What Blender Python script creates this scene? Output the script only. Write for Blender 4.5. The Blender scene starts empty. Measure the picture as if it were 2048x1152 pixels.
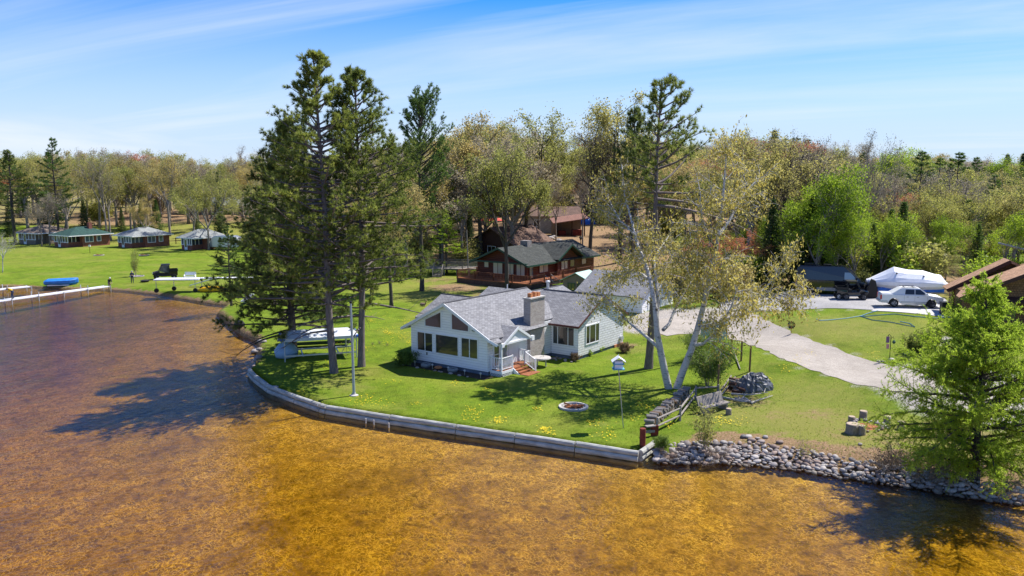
import bpy, math, random
import numpy as np
from mathutils import Vector as Vec, Matrix as Mat
from mathutils.geometry import delaunay_2d_cdt
sc = bpy.context.scene
col = sc.collection
rad = math.radians
# ------------------------------------------------------------------ camera model
FPX, YH, HC = 1680.0, 345.0, 15.5
PITCH = math.atan((576 - YH) / FPX)
SP, CP = math.sin(PITCH), math.cos(PITCH)
def pix(px, py, z=.6):
    a = (px - 1024) / FPX; b = -(py - 576) / FPX
    t = (z - HC) / (-SP + b * CP)
    return a * t, (CP + b * SP) * t
def zat(py, Y):
    b = -(py - 576) / FPX
    return HC + Y * (b * CP - SP) / (CP + b * SP)
def xat(px, Y, z):
    return (px - 1024) / FPX * (Y * CP - (z - HC) * SP)
def atY(px, py, Y):
    z = zat(py, Y); return Vec((xat(px, Y, z), Y, z))
# ------------------------------------------------------------------ terrain
CTRL = [(700,790,.6),(900,800,.6),(1150,830,.6),(975,752,.6),(825,724,.6),(1155,721,.6),(1242,690,.6),(1340,775,.6),
 (1270,890,.6),(600,760,.6),(750,650,.7),(700,600,.8),(560,640,.65),(330,560,.5),(215,570,.35),(100,566,.35),(450,598,.45),
 (0,560,.4),(150,520,.8),(300,520,.9),(400,520,.9),(150,494,1.1),(280,494,1.1),(60,487,1.1),(400,498,1.1),(400,440,3.6),(250,450,2.6),
 (100,455,2.6),(1000,585,.9),(1120,560,1.1),(1180,480,3.4),(1130,465,3.7),(880,545,1.2),(800,560,.9),(1815,617,3.3),(1640,592,3.1),
 (1700,600,3.2),(1880,615,3.3),(1600,700,1.7),(1760,750,1.4),(1480,680,1.3),(1400,660,1.2),(1700,670,2.4),(1650,640,2.8),(1550,630,2.5),
 (1935,660,2.9),(1850,740,1.9),(1500,800,.8),(1700,850,.8),(1900,900,.8),(1600,890,.65),(2048,960,.7),(1990,840,1.2),(1310,690,.75),
 (1900,560,3.5),(1500,590,2.6),(1300,600,1.2),(2200,620,3.2),(2200,800,1.4),(1420,790,.65)]
_c = np.array([(*pix(a, b, z), z) for a, b, z in CTRL] +
   [(x, y, 4.2) for x in (-400,-200,-100,0,100,200,400) for y in (260,420,900)] + [(-160,150,1.),(-150,120,.5),(90,60,2.),(100,110,3.5),(60,190,4.),(0,200,4.),(-60,210,3.6),(-130,220,3.5)])
def terr(x, y):
    x = np.asarray(x, float); y = np.asarray(y, float)
    d2 = (x[..., None] - _c[:, 0]) ** 2 + (y[..., None] - _c[:, 1]) ** 2 + 9.
    w = 1 / d2 ** 2
    return (w * _c[:, 2]).sum(-1) / w.sum(-1)
SHORE = [(-700,566,2.),(-300,569,2.),(0,572,2.),(60,574,2.),(130,577,1.5),(205,579,1.2),(250,582,1.2),(310,589,1.),(325,592,1.),(375,600,1.),(420,608,1.),(454,611,.8),
 (440,622,.5),(433,631,.4),(449,644,.4),(465,658,.4),(479,671,.4),(502,681,.5),(514,688,.5),(513,705,.5),(512,721,.4),(506,738,.2),
 (497,752,0),(536,787,0),(640,826,0),(652,829,0),(912,870,0),(1277,925,0),(1302,907,0),
 (1317,925,2.2),(1400,926,2.4),(1450,924,2.6),(1525,932,2.6),(1610,940,2.4),(1675,952,2.4),(1761,964,2.4),(1836,972,2.4),(1911,985,2.4),(1986,997,2.4),(2048,1002,2.4),(2300,1050,2.4),(2800,1120,2.4)]
SW = np.array([pix(a, b, 0.) for a, b, _ in SHORE])
POLY = np.vstack([[(-3000., 118.)], SW, [(300., 10.), (3500., 0.), (3500., 4000.), (-3000., 4000.)]])
WID = np.array([2.] + [w for *_, w in SHORE] + [2., 2., 2., 2.])
def inside(x, y, P):
    r = np.zeros(x.shape, bool); n = len(P)
    for i in range(n):
        x0, y0 = P[i]; x1, y1 = P[(i + 1) % n]
        c = (y0 > y) != (y1 > y)
        with np.errstate(divide='ignore', invalid='ignore'):
            r ^= c & (x < (x1 - x0) * (y - y0) / (y1 - y0 + 1e-30) + x0)
    return r
def shored(x, y):
    """signed distance to the shoreline (+ on land) and the width of the bank there"""
    x = np.asarray(x, float); y = np.asarray(y, float)
    best = np.full(x.shape, 1e9); bw = np.zeros(x.shape)
    for i in range(len(POLY) - 4):
        a, b = POLY[i], POLY[i + 1]; d = b - a
        t = np.clip(((x - a[0]) * d[0] + (y - a[1]) * d[1]) / (d @ d), 0, 1)
        q = (x - a[0] - t * d[0]) ** 2 + (y - a[1] - t * d[1]) ** 2
        m = q < best
        best[m] = q[m]; bw[m] = (WID[i] + t * (WID[i + 1] - WID[i]))[m] if WID[i] * WID[i + 1] > 0 else 0
    s = np.sqrt(best)
    return np.where(inside(x, y, POLY), s, -s), bw
def sstep(t): t = np.clip(t, 0, 1); return t * t * (3 - 2 * t)
def gzv(x, y):
    x = np.asarray(x, float); y = np.asarray(y, float)
    T = terr(x, y); d, w = shored(x, y)
    k = np.where(w > 0, .08 + .92 * sstep(d / np.maximum(w, .01)), 1.)
    L = T * k
    d = np.where(w > 0, d, d - .28)
    return np.where(d >= 0, L, L + (-3. - L) * sstep(-d / np.where(w > 0, .45, .3)))
def gz(x, y): return float(gzv(np.array([x]), np.array([y]))[0])
def gp(px, py):
    z = .6
    for _ in range(14):
        x, y = pix(px, py, z); z += .6 * (float(terr(np.array([x]), np.array([y]))[0]) - z)
    x, y = pix(px, py, z)
    return Vec((x, y, gz(x, y)))
# ------------------------------------------------------------------ object helpers
def T(name, label, cat, loc, rz=0., group=None):
    o = bpy.data.objects.new(name, None); col.objects.link(o)
    o.location = loc; o.rotation_euler = (0, 0, rz); o.empty_display_size = .2
    o['label'] = label; o['category'] = cat
    if group: o['group'] = group
    return o
def tag(o, label, cat, group=None):
    o['label'] = label; o['category'] = cat
    if group: o['group'] = group
    return o
def link(name, me, parent=None, loc=None, kind=None):
    o = bpy.data.objects.new(name, me); col.objects.link(o)
    if parent: o.parent = parent
    if loc is not None: o.location = loc
    if kind: o['kind'] = kind
    return o
def dup(root, loc, rz=None, scale=None, label=None):
    r = root.copy(); col.objects.link(r); r.location = loc
    if rz is not None: r.rotation_euler = (0, 0, rz)
    if scale is not None: r.scale = scale if hasattr(scale, '__len__') else (scale,) * 3
    if label: r['label'] = label
    for ch in root.children:
        c = ch.copy(); col.objects.link(c); c.parent = r
        for g in ch.children:
            d = g.copy(); col.objects.link(d); d.parent = c
    return r
def V3(p): return p if isinstance(p, Vec) else Vec(p)
class MB:
    def __init__(s): s.v = []; s.f = []; s.mi = []; s.k = 0; s.M = None
    def add(s, vs, fs):
        n = len(s.v)
        for p in vs: s.v.append(tuple(s.M @ V3(p)) if s.M else tuple(p))
        for f in fs: s.f.append(tuple(i + n for i in f)); s.mi.append(s.k)
        return s
    def box(s, x0, x1, y0, y1, z0, z1):
        return s.add([(x0,y0,z0),(x1,y0,z0),(x1,y1,z0),(x0,y1,z0),(x0,y0,z1),(x1,y0,z1),(x1,y1,z1),(x0,y1,z1)],
                     [(3,2,1,0),(4,5,6,7),(0,1,5,4),(1,2,6,5),(2,3,7,6),(3,0,4,7)])
    def prism(s, pts, vec):
        pts = [V3(p) for p in pts]; vec = V3(vec); n = len(pts)
        return s.add(pts + [p + vec for p in pts], [tuple(range(n))[::-1], tuple(range(n, 2 * n))] +
                     [(i, (i + 1) % n, n + (i + 1) % n, n + i) for i in range(n)])
    def slab(s, pts, th):
        pts = [V3(p) for p in pts]; nn = (pts[1] - pts[0]).cross(pts[2] - pts[0]).normalized()
        if nn.z < 0: nn = -nn
        return s.prism(pts, -nn * th)
    def beam(s, p0, p1, w, h):
        p0, p1 = V3(p0), V3(p1); d = (p1 - p0).normalized()
        up = Vec((0, 0, 1)) if abs(d.z) < .95 else Vec((0, 1, 0))
        a = d.cross(up).normalized() * w / 2; b = a.cross(d).normalized() * h / 2
        return s.prism([p0 - a - b, p0 + a - b, p0 + a + b, p0 - a + b], p1 - p0)
    def tube(s, pts, rs, n=6, cap=True):
        pts = [V3(p) for p in pts]
        if not hasattr(rs, '__len__'): rs = [rs] * len(pts)
        base = len(s.v); vs = []; prev = None
        for i, p in enumerate(pts):
            d = (pts[min(i + 1, len(pts) - 1)] - pts[max(i - 1, 0)])
            d = d.normalized() if d.length > 1e-9 else Vec((0, 0, 1))
            if prev is None: a = d.cross(Vec((0, 0, 1)) if abs(d.z) < .9 else Vec((1, 0, 0))).normalized()
            else: a = (prev - d * prev.dot(d)).normalized()
            prev = a; b = d.cross(a)
            for k in range(n):
                t = 2 * math.pi * k / n; vs.append(p + (a * math.cos(t) + b * math.sin(t)) * rs[i])
        fs = []
        for i in range(len(pts) - 1):
            for k in range(n):
                fs.append((i * n + k, i * n + (k + 1) % n, (i + 1) * n + (k + 1) % n, (i + 1) * n + k))
        if cap: fs.append(tuple(range(n))[::-1]); fs.append(tuple((len(pts) - 1) * n + k for k in range(n)))
        return s.add(vs, fs)
    def cyl(s, p0, p1, r, n=12, r1=None): return s.tube([p0, p1], [r, r if r1 is None else r1], n)
    def lathe(s, prof, n=16, c=(0, 0, 0)):
        c = V3(c); vs = []; fs = []
        for r, z in prof:
            for k in range(n):
                t = 2 * math.pi * k / n; vs.append(c + Vec((r * math.cos(t), r * math.sin(t), z)))
        m = len(prof)
        for i in range(m - 1):
            for k in range(n): fs.append((i*n+k, i*n+(k+1)%n, (i+1)*n+(k+1)%n, (i+1)*n+k))
        fs.append(tuple(range(n))[::-1]); fs.append(tuple((m-1)*n+k for k in range(n)))
        return s.add(vs, fs)
    def build(s, name, mats, parent=None, loc=None, smooth=False, kind=None, uv=True):
        me = bpy.data.meshes.new(name); me.from_pydata(s.v, [], s.f)
        for m in (mats if isinstance(mats, (list, tuple)) else [mats]): me.materials.append(m)
        me.polygons.foreach_set('material_index', s.mi)
        if smooth: me.polygons.foreach_set('use_smooth', [True] * len(s.f))
        me.update()
        if uv and len(s.f) < 60000:
            L = me.uv_layers.new(name='UVMap').data
            for p in me.polygons:
                n = p.normal
                t = Vec((0, 0, 1)).cross(n)
                t = t.normalized() if t.length > .05 else Vec((1, 0, 0))
                b = n.cross(t)
                for li in p.loop_indices:
                    q = me.vertices[me.loops[li].vertex_index].co
                    L[li].uv = (q.dot(t), q.dot(b))
        return link(name, me, parent, loc, kind)
def npmesh(name, V, F, mat, rnd=None):
    V = np.asarray(V, np.float32); F = np.asarray(F, np.int32); k = F.shape[1]
    me = bpy.data.meshes.new(name)
    me.vertices.add(len(V)); me.vertices.foreach_set('co', V.ravel())
    me.loops.add(F.size); me.loops.foreach_set('vertex_index', F.ravel())
    me.polygons.add(len(F)); me.polygons.foreach_set('loop_start', np.arange(0, F.size, k, dtype=np.int32))
    if rnd is not None:
        a = me.attributes.new('rnd', 'FLOAT', 'FACE'); a.data.foreach_set('value', np.asarray(rnd, np.float32))
    me.materials.append(mat); me.update(calc_edges=True)
    return me
def rect(m, p, ax, up, w, h, dp):
    """a box on a wall: bottom-left corner p, along ax, up, depth dp (vector)"""
    p = V3(p); ax = V3(ax) * w; up = V3(up) * h
    m.prism([p, p + ax, p + ax + up, p + up], dp)
def window(parent, p, ax, n, w, h, mf, mg, splits=(), fw=.08, name='window', rows=()):
    p, ax, n = V3(p), V3(ax).normalized(), V3(n).normalized(); up = Vec((0, 0, 1))
    m = MB(); d = n * .06
    rect(m, p - ax * fw - up * fw, ax, up, w + 2 * fw, fw, d); rect(m, p - ax * fw + up * h, ax, up, w + 2 * fw, fw, d)
    rect(m, p - ax * fw, ax, up, fw, h, d); rect(m, p + ax * w, ax, up, fw, h, d)
    for s in splits: rect(m, p + ax * (s * w - fw * .35), ax, up, fw * .7, h, n * .05)
    for s in rows: rect(m, p + up * (s * h - fw * .3), ax, up, w, fw * .6, n * .045)
    f = m.build(name, mf, parent)
    g = MB(); rect(g, p, ax, up, w, h, n * .02); g.build('pane', mg, f)
    return f
# ------------------------------------------------------------------ materials
class NT:
    def __init__(s, name):
        s.m = bpy.data.materials.new(name); s.m.use_nodes = True; s.t = s.m.node_tree; s.t.nodes.clear()
        s.out = s.n('ShaderNodeOutputMaterial')
    def n(s, ty, **kw):
        x = s.t.nodes.new(ty)
        for k, v in kw.items():
            if k.startswith('i_'): x.inputs[int(k[2:]) if k[2:].isdigit() else k[2:]].default_value = v
            else: setattr(x, k, v)
        return x
    def l(s, a, b): s.t.links.new(a, b)
    def mixc(s, fac, a, b, bt='MIX'):
        x = s.n('ShaderNodeMix', data_type='RGBA', blend_type=bt)
        for sock, v in ((x.inputs[0], fac), (x.inputs[6], a), (x.inputs[7], b)):
            if hasattr(v, 'is_linked'): s.l(v, sock)
            else: sock.default_value = v if not hasattr(v, '__len__') else (*v[:3], 1)
        return x.outputs[2]
    def math(s, op, a, b=None):
        x = s.n('ShaderNodeMath', operation=op)
        for i, v in enumerate((a, b)):
            if v is None: continue
            if hasattr(v, 'is_linked'): s.l(v, x.inputs[i])
            else: x.inputs[i].default_value = v
        return x.outputs[0]
    def noise(s, scale, detail=4, rough=.55, vec=None, dist=0.):
        x = s.n('ShaderNodeTexNoise'); x.inputs['Scale'].default_value = scale; x.inputs['Detail'].default_value = detail
        x.inputs['Roughness'].default_value = rough; x.inputs['Distortion'].default_value = dist
        if vec is not None: s.l(vec, x.inputs['Vector'])
        return x.outputs['Fac']
    def ramp(s, fac, stops):
        x = s.n('ShaderNodeValToRGB'); e = x.color_ramp.elements
        while len(e) < len(stops): e.new(.5)
        for q, (p, c) in zip(e, stops): q.position = p; q.color = (*c, 1) if hasattr(c, '__len__') else (c, c, c, 1)
        s.l(fac, x.inputs[0]); return x.outputs[0]
    def coord(s, which='Object', scale=None, rot=None):
        c = s.n('ShaderNodeTexCoord').outputs[which]
        if scale or rot:
            m = s.n('ShaderNodeMapping'); s.l(c, m.inputs[0])
            if rot: m.vector_type = 'TEXTURE'
            if scale: m.inputs['Scale'].default_value = [1 / q for q in scale] if rot else scale
            if rot: m.inputs['Rotation'].default_value = rot
            c = m.outputs[0]
        return c
    def bump(s, h, strength=.5, dist=.02):
        b = s.n('ShaderNodeBump'); b.inputs['Strength'].default_value = strength; b.inputs['Distance'].default_value = dist
        s.l(h, b.inputs['Height']); return b.outputs[0]
    def bsdf(s, colr, rough=.8, metal=0., normal=None, spec=.3):
        p = s.n('ShaderNodeBsdfPrincipled')
        for k, v in (('Base Color', colr), ('Roughness', rough), ('Metallic', metal), ('Specular IOR Level', spec)):
            if hasattr(v, 'is_linked'): s.l(v, p.inputs[k])
            else: p.inputs[k].default_value = (*v[:3], 1) if hasattr(v, '__len__') else v
        if normal is not None: s.l(normal, p.inputs['Normal'])
        s.l(p.outputs[0], s.out.inputs[0]); return p
def flat(name, c, rough=.6, metal=0., var=.25, scale=6., bump=.15, spec=.35, co='Object', st=(1, 1, 1)):
    t = NT(name); v = t.coord(co, st); n = t.noise(scale, 6, .6, v)
    cc = t.mixc(t.ramp(n, [(.3, 0.), (.7, 1.)]), [x * (1 - var) for x in c], [min(1, x * (1 + var * .6)) for x in c])
    t.bsdf(cc, rough, metal, t.bump(t.noise(scale * 5, 4, .6, v), bump, .02) if bump else None, spec)
    return t.m
def bricky(name, c1, c2, mort, w, h, m=.01, rough=.85, off=.5, var=.35, bump=.4, sq=1.):
    t = NT(name); uv = t.coord('UV'); b = t.n('ShaderNodeTexBrick'); t.l(uv, b.inputs['Vector'])
    b.offset = off
    for k, v in (('Scale', 1.), ('Brick Width', w), ('Row Height', h), ('Mortar Size', m), ('Mortar Smooth', .1), ('Bias', 0.)): b.inputs[k].default_value = v
    b.inputs['Color1'].default_value = (*c1, 1); b.inputs['Color2'].default_value = (*c2, 1); b.inputs['Mortar'].default_value = (*mort, 1)
    n = t.noise(1.3, 6, .65, uv); n2 = t.noise(40., 3, .6, uv)
    cc = t.mixc(1., b.outputs['Color'], t.ramp(n, [(.25, 1 - var), (.75, 1 + var * .3)]), 'MULTIPLY')
    cc = t.mixc(1., cc, t.ramp(n2, [(.3, .85), (.7, 1.1)]), 'MULTIPLY')
    t.bsdf(cc, rough, 0, t.bump(t.math('SUBTRACT', 1., b.outputs['Fac']), bump, .02)); return t.m
def siding(name, c, step, var=.08, rough=.5, seam=.6, round_=False):
    t = NT(name); uv = t.coord('UV'); sp = t.n('ShaderNodeSeparateXYZ'); t.l(uv, sp.inputs[0])
    fr = t.math('FRACT', t.math('DIVIDE', sp.outputs[1], step))
    n = t.noise(1.5, 6, .6, t.coord('UV', (.6, 3, 1)))
    cc = t.mixc(t.ramp(n, [(.3, 0.), (.7, 1.)]), [x * (1 - var) for x in c], c)
    cc = t.mixc(t.ramp(fr, [(.0, 1.), (.09, 1.), (.12, 0.)]), cc, [x * seam for x in c])
    h = t.ramp(fr, [(0, 0.), (.12, 1.), (1., .35)]) if not round_ else t.ramp(fr, [(0, 0.), (.2, .8), (.5, 1.), (.8, .8), (1, 0.)])
    t.bsdf(cc, rough, 0, t.bump(h, .6, .03 if not round_ else .08)); return t.m
def leafmat(name, c1, c2, c3, trans=.35, hue=.25):
    t = NT(name); a = t.n('ShaderNodeAttribute', attribute_name='rnd'); oi = t.n('ShaderNodeObjectInfo')
    cc = t.ramp(a.outputs['Fac'], [(0., c1), (.5, c2), (1., c3)])
    cc = t.mixc(1., cc, t.ramp(oi.outputs['Random'], [(0, (1 - hue, 1 - hue * .8, 1 - hue)), (.5, (1, 1, 1)), (1, (1 + hue * .45, 1 + hue * .45, 1))]), 'MULTIPLY')
    d = t.n('ShaderNodeBsdfPrincipled'); t.l(cc, d.inputs['Base Color']); d.inputs['Roughness'].default_value = .55; d.inputs['Specular IOR Level'].default_value = .3
    tr = t.n('ShaderNodeBsdfTranslucent'); t.l(cc, tr.inputs[0])
    m = t.n('ShaderNodeMixShader'); m.inputs[0].default_value = trans; t.l(d.outputs[0], m.inputs[1]); t.l(tr.outputs[0], m.inputs[2])
    t.l(m.outputs[0], t.out.inputs[0]); return t.m
def barkmat(name, c1, c2, scale=3., st=(3, 3, .6), bump=.8, dist=.05):
    t = NT(name); v = t.coord('Object', st); n = t.noise(scale, 6, .7, v); oi = t.n('ShaderNodeObjectInfo')
    cc = t.mixc(t.ramp(n, [(.35, 0.), (.65, 1.)]), c1, c2)
    t.bsdf(cc, .9, 0, t.bump(n, bump, dist), .2); return t.m
def glassmat(name, c=(.012, .015, .017), rough=.03, mixg=.05):
    t = NT(name); n = t.noise(.9, 2, .5, t.coord('Object')); b = t.bump(n, .05, .05)
    t.bsdf(c, .3, 0, None, .5); p = t.t.nodes['Principled BSDF']
    g = t.n('ShaderNodeBsdfGlossy'); g.inputs['Roughness'].default_value = rough; t.l(b, g.inputs['Normal'])
    fr = t.n('ShaderNodeFresnel'); fr.inputs[0].default_value = 1.5
    f = t.math('ADD', fr.outputs[0], mixg); m = t.n('ShaderNodeMixShader'); t.l(f, m.inputs[0]); t.l(p.outputs[0], m.inputs[1]); t.l(g.outputs[0], m.inputs[2])
    t.l(m.outputs[0], t.out.inputs[0]); return t.m
K = {}
K['white'] = flat('white_paint', (.8, .81, .82), .45, 0, .06, 3)
K['siding'] = siding('white_lap_siding', (.9, .9, .9), .2)
K['shake'] = bricky('white_shake_siding', (.8, .8, .8), (.74, .74, .74), (.32, .31, .3), .52, .2, .014, .6, .5, .1, .6)
K['foundation'] = bricky('blue_grey_block', (.16, .2, .26), (.13, .17, .22), (.1, .12, .15), .4, .2, .012)
K['shingle'] = bricky('grey_shingle', (.31, .31, .32), (.20, .20, .21), (.10, .10, .105), .34, .15, .012, .9, .5, .22, .5)
K['shingle_tan'] = bricky('tan_shingle', (.52, .31, .18), (.40, .23, .13), (.2, .12, .07), .3, .15, .01, .9)
K['shingle_green'] = bricky('green_shingle', (.085, .09, .084), (.05, .054, .051), (.02, .03, .025), .3, .15, .012, .9, .5, .5)
K['shingle_teal'] = bricky('teal_shingle', (.04, .11, .09), (.028, .075, .065), (.02, .03, .03), .3, .15, .012, .9)
K['shingle_brown'] = bricky('weathered_brown_shingle', (.25, .15, .11), (.17, .11, .085), (.06, .04, .03), .3, .15, .012, .9, .5, .5)
K['maroon'] = flat('maroon_trim', (.1, .03, .025), .5)
K['greentrim'] = flat('green_trim', (.02, .07, .05), .5)
K['brick'] = bricky('pale_painted_brick', (.50, .44, .40), (.33, .27, .24), (.42, .39, .37), .22, .075, .012, .85, .5, .2, .5)
K['redbrick'] = bricky('red_brick', (.32, .085, .05), (.22, .06, .04), (.3, .2, .16), .22, .075, .01)
K['clay'] = flat('clay_flue', (.5, .2, .08), .8)
K['concrete'] = flat('concrete', (.45, .43, .40), .9, 0, .2, 3)
K['concrete_d'] = flat('weathered_concrete', (.3, .3, .29), .9, 0, .3, 4)
K['deckred'] = siding('red_stained_deck', (.36, .13, .055), .14, .3, .6, .35)
K['logs'] = siding('red_brown_logs', (.13, .035, .02), .24, .35, .5, .3, True)
K['darkwood'] = flat('dark_wood', (.07, .03, .02), .7, 0, .4, 3, .3, st=(1, 1, 6))
K['greywood'] = flat('weathered_grey_wood', (.28, .25, .22), .9, 0, .35, 4, .4, st=(2, 2, 8))
K['logwood'] = flat('grey_log_wood', (.40, .40, .36), .9, 0, .4, 1.4, .5, st=(1, 1, 3))
K['brownwood'] = flat('brown_plank', (.2, .12, .065), .8, 0, .35, 3, .4, st=(1, 1, 8))
K['barnred'] = flat('red_stain', (.18, .03, .018), .8, 0, .45, 4)
K['rail'] = flat('red_brown_rail', (.19, .075, .04), .7)
K['lattice'] = bricky('brown_lattice', (.24, .15, .11), (.2, .12, .09), (.07, .045, .035), .07, .07, .02, .9, 0.)
K['shakebrown'] = bricky('brown_cedar_shake', (.3, .165, .07), (.21, .11, .045), (.08, .045, .02), .2, .19, .012, .9, .5, .3, .6)
K['tan'] = flat('tan_siding', (.22, .17, .13), .7)
K['glass'] = glassmat('window_glass')
K['glass_car'] = glassmat('car_glass', (.012, .016, .025), .04, -.02)
K['glass_b'] = glassmat('brown_blind_glass', (.07, .035, .022), .05, .06)
K['glass_w'] = glassmat('curtained_glass', (.42, .40, .37), .08, .05)
K['glass_blue'] = glassmat('bluish_glass', (.09, .15, .2), .05, .12)
K['screen'] = flat('dark_screen', (.03, .045, .09), .6)
K['metal'] = flat('galvanised_metal', (.45, .47, .5), .35, .7, .1, 3, 0)
K['alum'] = flat('dull_aluminium', (.55, .57, .58), .45, .5, .08, 3, 0)
K['black'] = flat('black_plastic', (.012, .012, .013), .45, 0, .2, 8, 0)
K['rubber'] = flat('rubber', (.02, .02, .02), .85, 0, .2, 10, .2)
K['pwhite'] = flat('white_car_paint', (.74, .75, .76), .18, 0, .02, 2, 0, .6)
K['psilver'] = flat('silver_lower_paint', (.5, .51, .52), .25, .3, .03, 2, 0, .6)
K['pblack'] = flat('black_car_paint', (.006, .008, .012), .06, 0, .1, 2, 0, .8)
K['chrome'] = flat('bright_wheel', (.62, .62, .64), .35, .25, .05, 3, 0)
K['headlamp'] = flat('clear_lamp', (.6, .6, .58), .1, 0, .05, 5, 0, .8)
K['red'] = flat('red_plastic', (.5, .02, .012), .35, 0, .1, 5, 0)
K['orange'] = flat('orange_plastic', (.75, .13, .02), .4, 0, .1, 5, 0)
K['bluetarp'] = flat('blue_tarp', (.02, .16, .6), .4, 0, .3, 2.5, .3)
K['wrap'] = flat('white_shrink_wrap', (.82, .83, .86), .35, 0, .05, 1.5, .35, .5)
K['greytarp'] = flat('grey_tarp', (.12, .125, .14), .45, 0, .3, 3., .4, .5)
K['yellow'] = flat('yellow_plastic', (.75, .42, .01), .4, 0, .15, 3, 0)
K['teal'] = flat('teal_paint', (.05, .25, .3), .5)
K['canvas'] = flat('white_canvas', (.6, .64, .68), .7, 0, .15, 2., .2)
K['blue'] = flat('blue_vinyl', (.02, .12, .5), .5)
K['hose'] = flat('blue_hose', (.1, .3, .42), .5)
K['skin'] = flat('skin', (.5, .3, .22), .6, 0, .05, 8, 0)
K['hair'] = flat('hair', (.04, .025, .015), .7)
K['jacket_y'] = flat('yellow_jacket', (.6, .38, .03), .8); K['jacket_k'] = flat('black_jacket', (.02, .022, .025), .8)
K['jacket_n'] = flat('navy_jacket', (.012, .03, .07), .8); K['jeans'] = flat('jeans', (.03, .045, .09), .85); K['trouser'] = flat('tan_camouflage', (.16, .13, .1), .85, 0, .5, 12)
K['soil'] = flat('dark_soil', (.05, .035, .027), .95, 0, .4, 5, .6)
K['ash'] = flat('ash_and_char', (.13, .09, .07), .95, 0, .8, 6, .6)
K['stone'] = flat('grey_stone', (.34, .31, .29), .85, 0, .4, 3, .5)
K['rust'] = flat('burnt_wood', (.3, .11, .04), .9, 0, .7, 5, .5)
def rockmat():
    t = NT('river_rock'); oi = t.n('ShaderNodeObjectInfo'); v = t.coord('Object'); g = t.n('ShaderNodeNewGeometry')
    r = t.math('FRACT', t.math('ADD', oi.outputs['Random'], g.outputs['Random Per Island']))
    c = t.ramp(r, [(0, (.46, .42, .38)), (.25, (.34, .31, .30)), (.5, (.55, .50, .46)), (.7, (.26, .19, .16)), (.85, (.42, .31, .25)), (1, (.18, .17, .17))])
    c = t.mixc(1., c, t.ramp(t.noise(7., 5, .6, v), [(.3, .62), (.7, 1.05)]), 'MULTIPLY'); sp = t.n('ShaderNodeSeparateXYZ'); t.l(g.outputs['Position'], sp.inputs[0]); c = t.mixc(1., c, t.ramp(sp.outputs[2], [(.04, (.34, .30, .24)), (.2, (.92, .92, .92))]), 'MULTIPLY')
    t.bsdf(c, .75, 0, t.bump(t.noise(12., 4, .6, v), .3, .02)); return t.m
K['rock'] = rockmat()
def barkbirch():
    t = NT('birch_bark'); v = t.coord('Object', (1.2, 1.2, 7.)); n = t.noise(2., 5, .7, v); n2 = t.noise(.55, 4, .7, t.coord('Object'))
    f = t.math('MULTIPLY', t.ramp(n, [(.56, 0.), (.64, 1.)]), 1.)
    f2 = t.ramp(n2, [(.6, 0.), (.66, 1.)])
    c = t.mixc(f, (.5, .48, .45), (.045, .04, .038)); c = t.mixc(f2, c, (.05, .045, .04))
    t.bsdf(c, .75, 0, t.bump(n, .4, .02)); return t.m
K['birch'] = barkbirch()
K['bark_pine'] = barkmat('pine_bark', (.11, .09, .085), (.23, .19, .175), 4.)
K['bark_grey'] = barkmat('grey_bark', (.15, .13, .11), (.32, .28, .245), 4.)
K['bark_dark'] = barkmat('dark_bark', (.05, .042, .035), (.11, .095, .08), 4.)
K['bark_twig'] = barkmat('pale_twigs', (.18, .15, .125), (.32, .27, .23), 4.)
K['l_pine'] = leafmat('pine_needles', (.08, .115, .026), (.23, .275, .055), (.42, .44, .10), .55)
K['l_pined'] = leafmat('dark_pine_needles', (.045, .07, .02), (.14, .18, .04), (.29, .32, .08), .5)
K['l_wpine'] = leafmat('white_pine_needles', (.05, .10, .026), (.12, .20, .045), (.22, .30, .065), .45)
K['l_bright'] = leafmat('bright_spring_leaves', (.19, .29, .016), (.31, .42, .03), (.44, .54, .06), .6)
K['l_yel'] = leafmat('budding_yellow_green', (.25, .25, .06), (.37, .365, .09), (.50, .48, .14), .6)
K['l_ochre'] = leafmat('ochre_buds', (.34, .26, .09), (.45, .36, .12), (.56, .47, .19), .6)
K['l_olive'] = leafmat('olive_buds', (.28, .255, .075), (.39, .355, .105), (.50, .45, .15), .6)
K['l_tan'] = leafmat('tan_buds', (.28, .23, .155), (.37, .31, .21), (.46, .40, .28), .5)
K['l_red'] = leafmat('red_maple_buds', (.44, .12, .06), (.54, .20, .10), (.58, .32, .17), .55)
K['l_spruce'] = leafmat('spruce_needles', (.022, .05, .015), (.05, .095, .022), (.10, .16, .035), .25)
K['l_larch'] = leafmat('larch_needles', (.26, .37, .025), (.38, .51, .05), (.50, .62, .10), .75)
K['l_birch'] = leafmat('birch_catkins', (.40, .30, .07), (.52, .42, .10), (.64, .55, .17), .65)
K['l_shrub'] = leafmat('shrub_leaves', (.08, .14, .02), (.15, .235, .03), (.24, .32, .06), .45)
K['l_brush'] = leafmat('brown_brush', (.12, .075, .045), (.18, .12, .07), (.26, .19, .11), .3)
K['l_forsy'] = leafmat('yellow_blossom', (.5, .36, .01), (.6, .42, .01), (.65, .5, .03), .4)
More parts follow.
